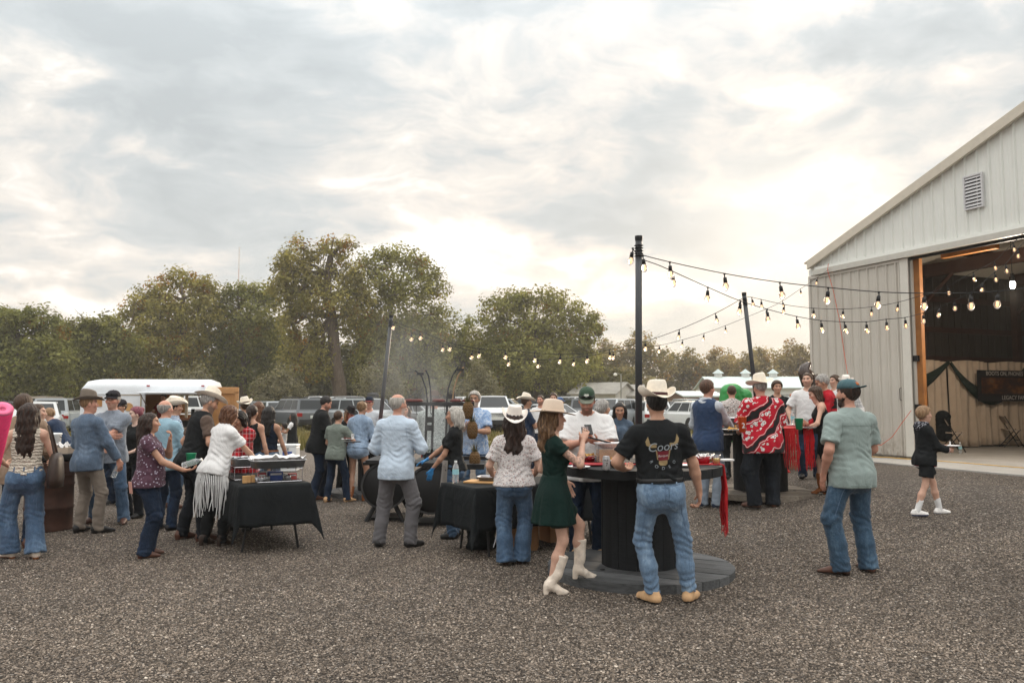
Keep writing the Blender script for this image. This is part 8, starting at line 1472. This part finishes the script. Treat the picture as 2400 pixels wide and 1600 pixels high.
for k, m in (('sage', SEAM3), ('pale', SEAM4), ('greyhat', SEAM)):
    pp = P[k]; s = pp['s']; c_ = pp['T'](0, 0, 0); f = lambda L_: [(float(c_[0] * s) + x * s, float(c_[2] * s) + z * s) for x, z in L_]
    for a, b in (((-.15, .405), (.15, .405)), ((-.17, -.125), (.17, -.125))): patch_on(pp, 'top', 'seam', m, f(strip(a, b, .005)), .002)
    for q in (-1, 1): patch_on(pp, 'top', 'seam', m, f(strip((q * .148, .43), (q * .155, .30), .005)), .002)
# ---- things held
def held(o, p): o.location = tuple(map(float, p)); return o
pp = P['phone']; a, b = pp['palm'](1), pp['palm'](-1); q = thing('mobile_phone', 'black mobile phone in the hands of the bearded man', 'phone', (a + b) / 2 + np.array([0, -.05, .09]), 0); q.rotation_euler = (math.radians(-50), 0, math.radians(6)); MB().box((0, 0, 0), (.075, .009, .15)).obj('phone_case', M_BLACKP, q, bev=.006); MB().box((0, .006, 0), (.068, .002, .14)).obj('screen', LENS, q); MB().box((-.02, -.0055, .05), (.03, .003, .03)).obj('camera_bump', LENS, q)
pp = P['green']; cup('clear cup of drink held up by the green dress woman', pp['palm'](1, .06, .045) - np.array([0, 0, .03]), M_PET, .026, .034, .09, M_YEL)
pp = P['plum']; w = pp['palm'](1, .09, .03); bottle('clear water bottle lying in the hand of the plum top woman', w + np.array([-.10, 0, .02]), (0, math.radians(72), 0), False)
w = pp['palm'](1, .05, .02); q = P['aqua']; w2 = pp['palm'](1, .06, .06); cup('green plastic cup behind the hand of the plum top woman', w2 + np.array([-.02, .10, .0]), M_GREENP, .040, .055, .12)
pp = P['greyhat']; w = pp['palm'](1, .06, .03); bottle('clear water bottle hanging in the hand of the grey hat man', w + np.array([-.06, 0, -.16]), (0, math.radians(24), 0), False)
pp = P['plate']; w = (pp['palm'](1) + pp['palm'](-1)) / 2; plate('dark plate held by the silver haired man', w + np.array([0, 0, .01]), 0, M_MEAT, M_BLACKP, .12)
pp = P['boy']; w = (pp['palm'](1) + pp['palm'](-1)) / 2; plate('white paper plate held by the walking boy', w + np.array([.02, 0, .03]), 0, None, M_PAPER, .11); q = thing('plastic_fork', 'white plastic fork in the fist of the walking boy', 'fork', pp['palm'](1, .05, .02)); MB().tube([(0, 0, -.05), (0, 0, .05)], .004, 5).obj('handle', M_PAPER, q); MB().box((0, 0, .08), (.016, .004, .05)).obj('tines', M_PAPER, q)
pp = P['navyvest']; w = pp['palm'](1, .10, .02); plate('white plate in the hand of the navy vest man', w + np.array([.08, 0, 0]), 0, M_FOOD, M_PAPER, .115)
pp = P['girl']; cup('white cup held by the girl in the pinafore', pp['palm'](-1, .06, .04) - np.array([0, 0, .03]), M_PAPER, .028, .038, .11)
pp = P['plum']; b0 = pp['toW']((.155, -.17, .86)); q = thing('pocket_phone', 'pink phone sticking out of the jeans pocket of the plum top woman', 'phone', pp['toW']((.13, -.178, .84)), math.radians(pp['yaw'])); q.rotation_euler = (math.radians(8), 0, math.radians(pp['yaw'] + 30)); MB().box((0, 0, 0), (.07, .010, .13)).obj('phone_case', mat('pink_case', srgb(198, 150, 136), .5), q, bev=.005)
# apron of the silver haired woman
pp = P['grill']; s = pp['s']; mb = MB(); Pn = []; n = 14
for j in range(8):
    z = 1.02 - j * .085
    for i in range(n): t = math.radians(20 + 140 * i / (n - 1)); rr = .178 + .010 * j; Pn.append(((rr * math.cos(t)) * s, (rr * .78 * math.sin(t) + .005 + .012 * math.sin(i * 1.9) * j / 7) * s, z * s))
mb.poly(Pn, [(j * n + i, j * n + i + 1, (j + 1) * n + i + 1, (j + 1) * n + i) for j in range(7) for i in range(n - 1)]); mb.obj('apron', C_APRON, pp['root'], True, solid=.004)
# the boy's jacket: red and white hem and cuff bands, speckled hood
pp = P['boy']; s = pp['s']
for z, m, h in ((.800, C_RUST, .030), (.777, M_PAPER, .010)):
    mb = MB(); n = 28; Q = [(.182 * math.cos(6.283 * i / n) * s, (.148 * math.sin(6.283 * i / n) - .005) * s, (z + dz) * s) for dz in (-h / 2, h / 2) for i in range(n)]; mb.poly(Q, [(i, (i + 1) % n, n + (i + 1) % n, n + i) for i in range(n)]); mb.obj('jacket_hem_band', m, pp['root'], True, solid=.01)
for sg in (-1, 1): S0, el, W, hd = pp['arms'][sg][:4]; f = unit(W - el); MB().tube([tuple((W - f * .045) * s), tuple((W - f * .005) * s)], [.042 * s, .038 * s], 12).obj('cuff', C_RUST, pp['root'], True); MB().tube([tuple((W - f * .02) * s), tuple((W - f * .012) * s)], [.043 * s, .042 * s], 12).obj('cuff_stripe', M_PAPER, pp['root'], True)
M_HOOD = cloth('speckled_hood', (.014, .014, .02), 'floral', srgb(200, 200, 210), (.014, .014, .02), 2.0); V, Q = surface([Ell(pp['T'](0, -.085, .50), (.115, .075, .085), None, .04), Cap(pp['T'](-.1, -.02, .53), pp['T'](.1, -.02, .53), .045, .045, .04)], .012, (folds([(pp['T'](0, -.08, .5), .2)], .006, 5),)); new('hood', raw_mesh('hood', V * s, Q, True, M_HOOD), pp['root'])
pp = P['navyvest']; s = pp['s']; V, Q = surface([Ell(pp['T'](0, -.085, .47), (.10, .055, .10), None, .04), Cap(pp['T'](-.075, -.03, .535), pp['T'](.075, -.03, .535), .04, .04, .04)], .013, (folds([(pp['T'](0, -.08, .5), .2)], .006, 8),)); new('hood', raw_mesh('hood', V * s, Q, True, C_GREYW), pp['root'])
pp = P['gteeboy']; S0, el, W = pp['arms'][1][:3]; s = pp['s']; c_ = (S0 * .45 + el * .55); MB().box(tuple((c_ + vec(.068, -.01, 0)) * s), (.012, .07, .075), M=None).obj('sleeve_patch', M_PAPER, pp['root'])
# ---- food trailer
def trailer():
    Y = 19.6; xl, xr = xat(199, Y), xat(482, Y); Lr = xr - xl; yaw = math.radians(9); r = thing('food_trailer', 'small white horse trailer converted to a food stall with an open serving hatch', 'food trailer', (xl, Y - .2, 0), yaw)
    M_TW = mat('trailer_white', srgb(222, 226, 230), .4, spec=.5, var=.03, coat=.3); M_TC = mat('trailer_cream', srgb(176, 162, 138), .6, var=.08); z0, z1, zc = .32, 1.84, 1.20; k = Lr / 291
    X = lambda px: (px - 200) * k; W = 1.7; hx0, hx1 = X(345), X(481); hz0, hz1 = 1.24, 1.86
    MB().box((hx0 / 2, .03, (zc + z1) / 2), (hx0, .06, z1 - zc)).obj('side_panel', M_TW, r); MB().box((Lr / 2, .03, (z0 + zc) / 2 - .0), (Lr, .058, zc - z0 - .004)).obj('lower_panel', M_TC, r); MB().box((Lr / 2, -.012, zc - .1), (Lr - .02, .02, .16)).obj('sign_band', M_BLACKP, r); text('OA', .12, M_PAPER, r, (X(304), -.026, zc - .1), (math.pi / 2, 0, 0))
    MB().box(((hx1 + Lr) / 2, .03, (zc + z1) / 2), (Lr - hx1, .06, z1 - zc)).obj('corner_post', M_TW, r); MB().box((hx0 + (hx1 - hx0) * .70, .03, (zc + z1) / 2), (.06, .06, z1 - zc)).obj('hatch_post', M_TC, r)
    prof = [(-.0, z1), (0, z1 + .16), (.05, z1 + .27), (.16, z1 + .34), (W / 2, z1 + .38), (W - .16, z1 + .34), (W - .05, z1 + .27), (W, z1 + .16), (W, z1)]; secs = [(0, .10), (.10, .02), (.28, 0), (Lr - .12, 0), (Lr - .03, .015), (Lr, .06)]; mb = MB(); n = len(prof)
    for x, ins in secs: mb.v += [(x, y if 0 < y < W else y, z - ins * 2.0 * (z - z1) / .38) for y, z in prof]
    mb.f += [(i * n + q, i * n + q + 1, (i + 1) * n + q + 1, (i + 1) * n + q) for i in range(len(secs) - 1) for q in range(n - 1)] + [tuple(range(n)), tuple((len(secs) - 1) * n + q for q in range(n))[::-1]]; mb.obj('roof', M_TW, r, True)
    MB().box((Lr / 2, -.008, z1 + .0), (Lr, .02, .03)).obj('drip_rail', M_TW, r)
    MB().box((.03, W / 2, (z0 + z1) / 2), (.06, W - .13, z1 - z0)).obj('front_wall', M_TW, r); MB().box((hx0 * .62, W - .03, (z0 + z1) / 2), (hx0 * 1.24 + 0, .06, z1 - z0)).obj('back_wall', M_WOODM, r); MB().box(((hx0 * 1.24 + Lr) / 2, W - .03, (z0 + 1.3) / 2), (Lr - hx0 * 1.24, .06, 1.3 - z0)).obj('back_wall', M_WOODM, r); MB().box((Lr / 2, W / 2, z0 + .02), (Lr - .1, W - .14, .04)).obj('floor', M_DARKT, r)
    MB().box(((hx0 + hx1) / 2, -.10, zc + .03), (hx1 - hx0 + .1, .34, .045)).obj('counter', mat('counter_wood', srgb(112, 66, 40), .5, var=.2, vscale=5), r)
    aw = MB(); P_ = [(hx0 - .02, -.02, z1 + .04), (hx1 + .22, -.02, z1 + .04), (hx1 + .26, -.85, z1 + .01), (hx0 - .0, -.85, z1 + .01)]; aw.poly(P_ + [(a, b, c + .025) for a, b, c in P_], [(0, 3, 2, 1), (4, 5, 6, 7), (0, 1, 5, 4), (1, 2, 6, 5), (2, 3, 7, 6), (3, 0, 4, 7)]); aw.obj('awning', M_TW, r)
    for x in (hx0 + .05, hx1 - .02): MB().tube([(x, -.03, zc + .35), (x, -.6, z1 + .01)], .012, 5).obj('awning_stay', M_CHROME, r)
    dx0, dx1 = X(282), X(336)
    for c, d in ((((dx0 + dx1) / 2, -.006, zc + .03), (dx1 - dx0, .016, .03)), (((dx0 + dx1) / 2, -.006, zc + .62), (dx1 - dx0, .016, .03)), ((dx0, -.006, zc + .325), (.03, .016, .60)), ((dx1, -.006, zc + .325), (.03, .016, .60))): MB().box(c, d).obj('panel_moulding', M_TC, r)
    MB().lathe([(0, 0), (.10, 0), (.10, .02), (0, .02)], 20, (X(309), -.004, zc + .32), M=Matrix.Rotation(math.pi / 2, 4, 'X')).obj('round_plaque', M_WOODL, r)
    for px in (352, 481): MB().box((X(px) if px < 400 else X(478), -.02, z1 + .20), (.07, .03, .03)).obj('marker_light', M_RED, r)
    MB().box((X(232), -.006, zc + .45), (.34, .016, .24)).obj('side_window', M_WOODM, r); MB().box((X(232), -.006, zc + .05), (.36, .016, .3)).obj('small_hatch', M_TW, r)
    for x in (hx0 + .25, hx0 + .55): MB().box((x, W * .8, 1.5), (.2, .1, .25)).obj('shelf_box', M_WOODL, r)
    MB().box((hx0 + .4, W * .8, 1.36), (.9, .25, .03)).obj('shelf', M_WOODM, r); MB().lathe([(0, 0), (.06, 0), (.06, .22), (0, .22)], 12, (hx0 + (hx1 - hx0) * .82, .05, zc + .05)).obj('coffee_urn', M_BLACK, r, True); MB().box((hx0 + (hx1 - hx0) * .92, .0, zc + .16), (.2, .02, .22)).obj('menu_card', M_PAPER, r)
    dr = MB(); dw = .69; y0 = .0; dr.box((Lr + .02 + dw / 2, .12, 1.08), (dw, .05, 1.86)); d = dr.obj('rear_door', M_WOODM, r, bev=.02)
    for i in range(4): MB().box((Lr + .02 + dw * (.17 + .22 * i), .085, 1.02), (dw * .215, .02, 1.5)).obj('plank', M_WOODM, d)
    for c, dd in (((Lr + .02 + dw / 2, .08, 1.92), (dw, .035, .14)), ((Lr + .06, .08, 1.05), (.09, .035, 1.7)), ((Lr + dw - .03, .08, 1.05), (.09, .035, 1.7))): MB().box(c, dd).obj('door_rail', mat('door_rail_wood', srgb(178, 132, 86), .65, var=.12), d)
    for x in (Lr * .48, Lr * .62):
        w_ = MB().lathe([(.0, -.09), (.28, -.1), (.32, -.06), (.32, .06), (.28, .1), (0, .09)], 18, (x, .12, .32), M=Matrix.Rotation(math.pi / 2, 4, 'X')).obj('wheel', M_TYRE, r, True)
    MB().box((Lr / 2, W / 2, .26), (Lr, W - .3, .12)).obj('chassis', M_BLACK, r); MB().tube([(0, W / 2, .35), (-.9, W / 2, .45)], .05, 6).obj('drawbar', M_BLACK, r); MB().box((X(300), .2, .13), (.12, .12, .26)).obj('jack', M_TC, r)
    return r, X, yaw
TRL, TX, TYAW = trailer()
person('cook with dark hair leaning in the serving hatch of the trailer', at_=(384, 20.3), H=1.52, yaw=176, head=(0, 22, 0), skin='fair', top=tee(C_MAR), bottom=jeans(C_BLACK), shoes=dict(mat=L_BLACK), hair=hair('short', H_BLK), aL='table', aR='table')['root'].location.z = .36
# ---- cooler, backpack, boxes, logs
q = thing('cooler', 'white cool box with blue print behind the serving table', 'cool box', gnd(672, 1104), .05); MB().box((0, 0, .30), (.52, .40, .58)).obj('box', M_WHITEP, q, bev=.02); MB().box((0, 0, .615), (.54, .42, .06)).obj('lid', M_WHITEP, q, bev=.02); MB().box((.05, -.204, .36), (.22, .006, .24)).obj('blue_print', M_BLUEP, q); text('ICE', .10, M_INK, q, (.02, -.209, .53), (math.pi / 2, 0, 0))
q = thing('backpack', 'black backpack standing under the cutting board table', 'backpack', gnd(1128, 1286), .3); V, Q = surface([Ell((0, 0, .20), (.17, .11, .22), None, .05), Ell((0, -.08, .14), (.13, .07, .12), None, .04), Cap((-.12, 0, .03), (.12, 0, .03), .06, .06, .05)], .014, (folds([((0, 0, .2), .3)], .005, 77), plane((0, 0, -1), 0))); new('bag_body', raw_mesh('bag_body', V, Q, True, M_CLOTHK), q); MB().tube([(-.04, -.02, .40), (-.02, -.03, .46), (.02, -.03, .46), (.04, -.02, .40)], .009, 6).obj('grab_loop', M_BLACKP, q); MB().tube([(.10, -.12, .34), (.15, -.14, .2), (.10, -.15, .04)], .008, 5).obj('zip', M_CHROME, q)
def carton(label, px, py, w, d, h, rz, txt=None): q = thing('cardboard_box', label, 'box', gnd(px, py), rz); MB().box((0, 0, h / 2), (w, d, h)).obj('carton', M_CARD, q, bev=.004); [MB().box((s * w * .25, 0, h + .003), (w * .49, d, .004)).obj('flap', M_CARD2, q) for s in (-1, 1)]; (text(txt, .045, M_INK, q, (.02, -d / 2 - .002, h * .52), (math.pi / 2, 0, 0)), text('QUALITY & MORE', .016, M_INK, q, (.02, -d / 2 - .002, h * .38), (math.pi / 2, 0, 0))) if txt else None; return q
carton("cardboard box printed foods beside the white hat woman's knee", 1226, 1284, .34, .28, .29, -.12, "S FOODS"); carton('plain cardboard box behind the green dress woman', 1298, 1266, .26, .26, .31, .5)
for i, (px, py, l, z) in enumerate(((1150, 1246, .5, .08), (1165, 1240, .46, .08), (1157, 1240, .48, .22))): b0 = gnd(px, py); q = thing('firewood_log', ['left lower', 'right lower', 'upper'][i] + ' split log stacked under the cutting board table', 'log', (b0[0], b0[1] + .15, z), .4, 'split logs under the table'); MB().tube([(-l / 2, 0, 0), (l / 2, 0, 0)], .075, 7).obj('wood', mat('split_log', srgb(140, 104, 72), .85, var=.3, vscale=8), q)
for i, (x, z) in enumerate(((0, .09), (.0, .27), (.02, .45), (-.02, .60))): b0 = gnd(1862, 1108); q = thing('timber_beam', ['lowest', 'second', 'third', 'topmost'][i] + ' of the stacked rough timber beams behind the second spool', 'beam', (b0[0] + x, b0[1] + .6, b0[2] + z), .1, 'rough beams stacked behind the second spool'); MB().box((0, 0, 0), (.9, .2, .165 if i < 3 else .12)).obj('wood', mat('rough_beam', srgb(128, 108, 88), .85, var=.3, vscale=5), q, bev=.012)
# ---- green inflatable, brown horn
Y = 24; cx = xat(1724, Y); g0 = float(gz(cx, Y)); q = thing('green_inflatable', 'bright green lumpy inflatable beyond the second spool', 'inflatable', (cx, Y, g0)); Zg = lambda py: HC + (938 - py) / FPX * Y - g0; k = Y / FPX
V, Q = surface([Cap((-.24, 0, .2), (-.20, 0, Zg(920)), .34, .26, .16), Cap((.02, .1, .2), (.02, .1, Zg(914)), .34, .20, .16), Cap((.34, .15, .2), (.34, .15, Zg(926)), .30, .20, .12), Cap((-.5, -.1, .1), (.7, .1, .12), .38, .38, .15), Ell((-.45, -.3, .55), (.22, .2, .5), None, .1)], .04, (folds([((0, 0, .8), .9)], .018, 3, .20), plane((0, 0, -1), 0))); new('balloon', raw_mesh('balloon', V, Q, True, mat('green_vinyl', srgb(44, 140, 66), .4, spec=.4, var=.08)), q); MB().tube([(.9, .2, .05), (1.6, .6, .05)], .09, 8).obj('air_hose', mat('green_vinyl', srgb(52, 178, 76)), q)
b0 = np.array([xat(1896, 15.2), 15.2, 0]); b0[2] = float(gz(b0[0], 15.2)); Zh = lambda py: HC + (938 - py) / FPX * 15.2 - b0[2]; q = thing('horn_sculpture', 'polished dark brown curved horn rising behind the tall white t shirt man', 'horn', b0); xk = 15.2 / FPX
MB().tube([(.0, 0, Zh(905)), (-.02, 0, Zh(882)), (-.06, 0, Zh(872)), (-.05, 0, Zh(862)), (.02, 0, Zh(853)), (.05, 0, Zh(849))], [.12, .15, .135, .105, .06, .02], 14).obj('horn', mat('dark_horn', srgb(54, 36, 28), .25, spec=.6, var=.3, vscale=12), q, True); MB().tube([(.06, 0, Zh(905)), (.11, 0, Zh(884)), (.18, 0, Zh(877))], [.08, .06, .012], 10).obj('horn_base', mat('dark_horn', srgb(54, 36, 28)), q, True); MB().tube([(0, 0, 0), (0, 0, Zh(900))], .05, 10).obj('stand', M_BLACK, q); MB().lathe([(0, 0), (.25, 0), (.25, .03), (0, .03)], 16).obj('foot', M_BLACK, q)
# ---- loudspeaker and its stand by the barn door
p0 = bp(1.15, -.62, 0); q = thing('speaker_stand', 'black tripod stand under the loudspeaker by the barn door', 'speaker stand', p0)
for a in (0.3, 2.4, 4.5): MB().tube([(.0, 0, .42), (.45 * math.cos(a), .45 * math.sin(a), .01)], .014, 6).obj('leg', M_BLACK, q); MB().tube([(.0, 0, .16), (.24 * math.cos(a), .24 * math.sin(a), .19)], .009, 5).obj('brace', M_BLACK, q)
hs_ = at(2053, 958, p0[1])[2] - p0[2]; MB().tube([(0, 0, .1), (0, 0, hs_)], .018, 8).obj('pole', M_BLACK, q)
sp_ = thing('loudspeaker', 'black loudspeaker on the tripod stand beside the barn door', 'loudspeaker', (p0[0], p0[1], p0[2] + hs_), math.radians(-35)); MB().prism([(-.14, -.13), (.14, -.13), (.09, .13), (-.09, .13)], 0, .43, 'z').obj('cabinet', M_BLACKP, sp_, bev=.02); MB().box((0, -.135, .215), (.25, .01, .40)).obj('front_grille', mat('speaker_mesh', (.02, .02, .021), .7, var=.3, vscale=90), sp_, bev=.004); MB().box((.0, .132, .33), (.10, .012, .05)).obj('handle_recess', M_BLACK, sp_)
# ---- cords
def cord(label, pts, m, r=.008, name='extension_cord'): P_ = [np.array(p) for p in pts]; B = P_[0]; o = thing(name, label, 'cord', B); MB().tube([tuple(p - B) for p in P_], r, 5).obj('cord_line', m, o)
M_CORDR = mat('red_orange_cord', srgb(206, 92, 64), .5); M_CORDY = mat('yellow_cord', srgb(206, 160, 60), .5)
cord('thin red orange cord running down the sliding barn door', [bp(2.05, -.22, 4.35), bp(2.1, -.2, 4.2), bp(2.0, -.14, 3.7), bp(1.85, -.13, 3.0), bp(1.75, -.13, 2.3), bp(1.6, -.2, 1.8)], M_CORDR, .007)
cord('red orange cord sagging from the loudspeaker to the barn doorway', [bp(1.1, -.5, .55), bp(.85, -.45, .28), bp(.55, -.4, .27), bp(.3, -.36, .45), bp(.12, -.3, .72), bp(-.05, -.2, 1.0)], M_CORDR, .007)
cord('yellow cord lying along the foot of the barn door', [bp(1.3, -.55, .012), bp(1.0, -.30, .012), bp(.8, -.36, .012), bp(.5, -.22, .012), bp(.2, -.26, .012), bp(.0, -.2, .012)], M_CORDY, .009)
cord('yellow cord lying straight across the barn doorway', [bp(-.1, -.12, .012), bp(-1.0, -.10, .012), bp(-2.4, -.14, .012), bp(-4.0, -.10, .012)], M_CORDY, .007)
# ---- inside the barn
M_CURT = cloth('taupe_curtain', srgb(178, 156, 134), var=.06); M_CURT2 = cloth('purple_lit_curtain', srgb(160, 124, 138), var=.06); tw = 3.0 - .42  # second cloth has the purple stage light put into its colour
def curtain(label, n0, n1, h, m, seed, slit=0.0):
    rg = random.Random(seed); nn, nz = 64, 10; V = []
    for i in range(nn + 1):
        f = i / nn; n_ = n0 + (n1 - n0) * f
        for j in range(nz + 1):
            g = j / nz; z = .03 + .02 * math.sin(f * 9) * (1 - g) + (h - .03 + .05 * math.sin(f * 3.1)) * g; d = .05 * math.sin(f * 44 + seed + 1.2 * math.sin(f * 7)) * (1 - .35 * g) + .03 * math.sin(f * 19 + 2 * g); V.append(bp(tw + d - .05, n_ + .05 * (1 - g) * math.sin(f * 13), z))
    a = np.array([i * (nz + 1) + j for i in range(nn) for j in range(nz)]); o = new('curtain', raw_mesh('curtain', np.array(V), np.stack([a, a + nz + 1, a + nz + 2, a + 1], 1), True, m)); md = o.modifiers.new('solid', 'SOLIDIFY'); md.thickness = .006; tag(o, label, 'curtain', 'curtains along the inner barn wall')
for i, (n0, n1, m, lb) in enumerate(((.25, 2.0, M_CURT, 'taupe curtain panel nearest the amber door post'), (2.04, 4.05, M_CURT, 'second taupe curtain panel, behind the left swag'), (4.12, 5.6, M_CURT, 'taupe curtain panel below the black banner'), (5.66, 7.3, M_CURT, 'taupe curtain panel behind the folding chair'), (7.36, 9.6, M_CURT2, 'curtain panel with purple stage light in its colour, at the right edge'))): curtain(lb, n0, n1, 2.18, m, i + 3)
def swag(label, n0, n1, top, sag, th=.24):
    V = []; nn = 24
    for i in range(nn + 1):
        f = i / nn; n_ = n0 + (n1 - n0) * f; s = 4 * f * (1 - f)
        for k in range(5): g = k / 4; w = th * (.45 + .75 * s); V.append(bp(tw - .16 - .05 * math.sin(g * 3.14), n_, top - sag * s - w * g * (0.6 + .4 * s) + .0))
    a = np.array([i * 5 + k for i in range(nn) for k in range(4)]); o = new('swag', raw_mesh('swag', np.array(V), np.stack([a, a + 5, a + 6, a + 1], 1), True, cloth('dark_green_swag', (.014, .022, .017)))); md = o.modifiers.new('solid', 'SOLIDIFY'); md.thickness = .012; tag(o, label, 'swag', 'dark swags over the curtains')
swag('dark green draped swag nearest the amber door post', .45, 4.0, 2.20, .50, .38); swag('dark green draped swag running behind the banner', 4.05, 7.0, 2.22, .75, .32); swag('dark green draped swag at the right picture edge', 7.05, 10.0, 2.22, .6, .26)
# banner
bn0, bn1, bz0, bz1 = 4.9, 8.4, 1.18, 1.98; q = thing('banner', 'black banner with white lettering hung over the curtains', 'banner', bp(tw - .26, (bn0 + bn1) / 2, (bz0 + bz1) / 2)); ang = math.atan2(BN[1], BN[0]); q.rotation_euler = (0, 0, ang); Lb, Hb = bn1 - bn0, bz1 - bz0
MB().box((0, 0, 0), (Lb, .012, Hb)).obj('banner_cloth', mat('banner_black', (.016, .015, .016), .6), q); BM, w, p = nodemat('banner_picture'); o_ = w.obj(); x, y, z = w.sep(o_); f = w.noise(w.scalev(o_, (1, 1, 2.4)), 2.2, 5, .6); w.l.new(w.ramp(f, [(.34, (.012, .010, .010)), (.5, (.06, .022, .010)), (.62, (.19, .075, .02)), (.74, (.10, .09, .08))]), p.inputs['Base Color']); MB().box((0, -.008, .0), (Lb * .92, .004, Hb * .52)).obj('banner_picture', BM, q)
M_LET = mat('banner_lettering', srgb(190, 184, 176), .7, var=0); text('BOOTS ON, PHONES DOWN, FAMILY FUN', .150, M_LET, q, (.0, -.012, Hb * .39), (math.pi / 2, 0, 0)); text('LEGACY FAMILY NIGHT', .155, M_LET, q, (-.05, -.012, -Hb * .39), (math.pi / 2, 0, 0))
def fold_chair(label, loc, rz):
    r = thing('folding_chair', label, 'chair', loc, rz, 'folding chairs in the barn'); M_CH = mat('chair_beige', srgb(168, 152, 138), .6)
    for s in (-1, 1): MB().tube([(s * .20, .22, .0), (s * .20, -.20, .80)], .012, 6).obj('leg', M_BLACK, r); MB().tube([(s * .18, -.24, .0), (s * .18, .16, .46)], .012, 6).obj('leg', M_BLACK, r)
    MB().box((0, 0, .44), (.38, .38, .025), M=Matrix.Rotation(-.06, 4, 'X')).obj('seat', M_CH, r, bev=.008); MB().box((0, -.165, .70), (.37, .02, .20), M=Matrix.Rotation(.48, 4, 'X')).obj('backrest', M_CH, r, bev=.006); MB().tube([(-.20, .13, .18), (.20, .13, .18)], .009, 5).obj('stretcher', M_BLACK, r); MB().tube([(-.18, -.14, .12), (.18, -.14, .12)], .009, 5).obj('stretcher', M_BLACK, r)
p0 = atz(2372, 1047, SZ); fold_chair('beige folding chair in front of the barn curtain at the right edge', p0, math.radians(-105)); p1 = atz(2232, 1058, SZ); fold_chair('folding chair half hidden behind the walking boy', p1, math.radians(-100))
q = thing('dark_jacket', 'black jacket slung over the folding chair behind the walking boy', 'jacket', (p1[0] - .16, p1[1] + .03, p1[2] + .40)); V, Q = surface([Cap((0, -.14, .42), (0, .14, .42), .09, .09, .05), Cap((-.02, 0, .42), (.0, 0, .0), .15, .17, .08)], .02, (folds([((0, 0, .3), .4)], .008, 6),)); new('jacket_cloth', raw_mesh('jacket_cloth', V, Q, True, M_CLOTHK), q)
bottle('clear water bottle standing on the barn floor', atz(2251, 1062, SZ), k=1.15)
# ---- thin smoke drifting off the barbecue
sm_m = bpy.data.materials.new('smoke'); sm_m.use_nodes = True; w = NT(sm_m.node_tree); w.n.clear(); out = w.add('ShaderNodeOutputMaterial'); pv = w.add('ShaderNodeVolumePrincipled'); w.l.new(pv.outputs[0], out.inputs['Volume']); o_ = w.obj(); x, y, z = w.sep(o_)
n_ = w.noise(w.scalev(o_, (1.3, 1.3, .8)), 1.6, 4, .6, .8); rr = w.m('ADD', w.m('POWER', w.m('ADD', x, w.m('MULTIPLY', z, .12)), 2.0), w.m('POWER', y, 2.0)); core = w.m('SUBTRACT', 1.0, w.m('MULTIPLY', rr, 1.6), clamp=True); top = w.m('SUBTRACT', 1.0, w.m('DIVIDE', z, 2.1), clamp=True)
w.l.new(w.m('MULTIPLY', w.m('MULTIPLY', core, top), w.ramp(n_, [(.40, 0.0), (.70, 1.1)])), pv.inputs['Density']); pv.inputs['Color'].default_value = (.86, .87, .88, 1)
o = MB().lathe([(0, 0), (.8, .02), (.95, 1.0), (.8, 2.1), (0, 2.12)], 16).obj('smoke', sm_m); o.location = (BQ[0] - .15, BQ[1] + .75, BQ[2] + 1.0); tag(o, 'thin grey smoke drifting up from the barbecue', 'smoke', kind='stuff')
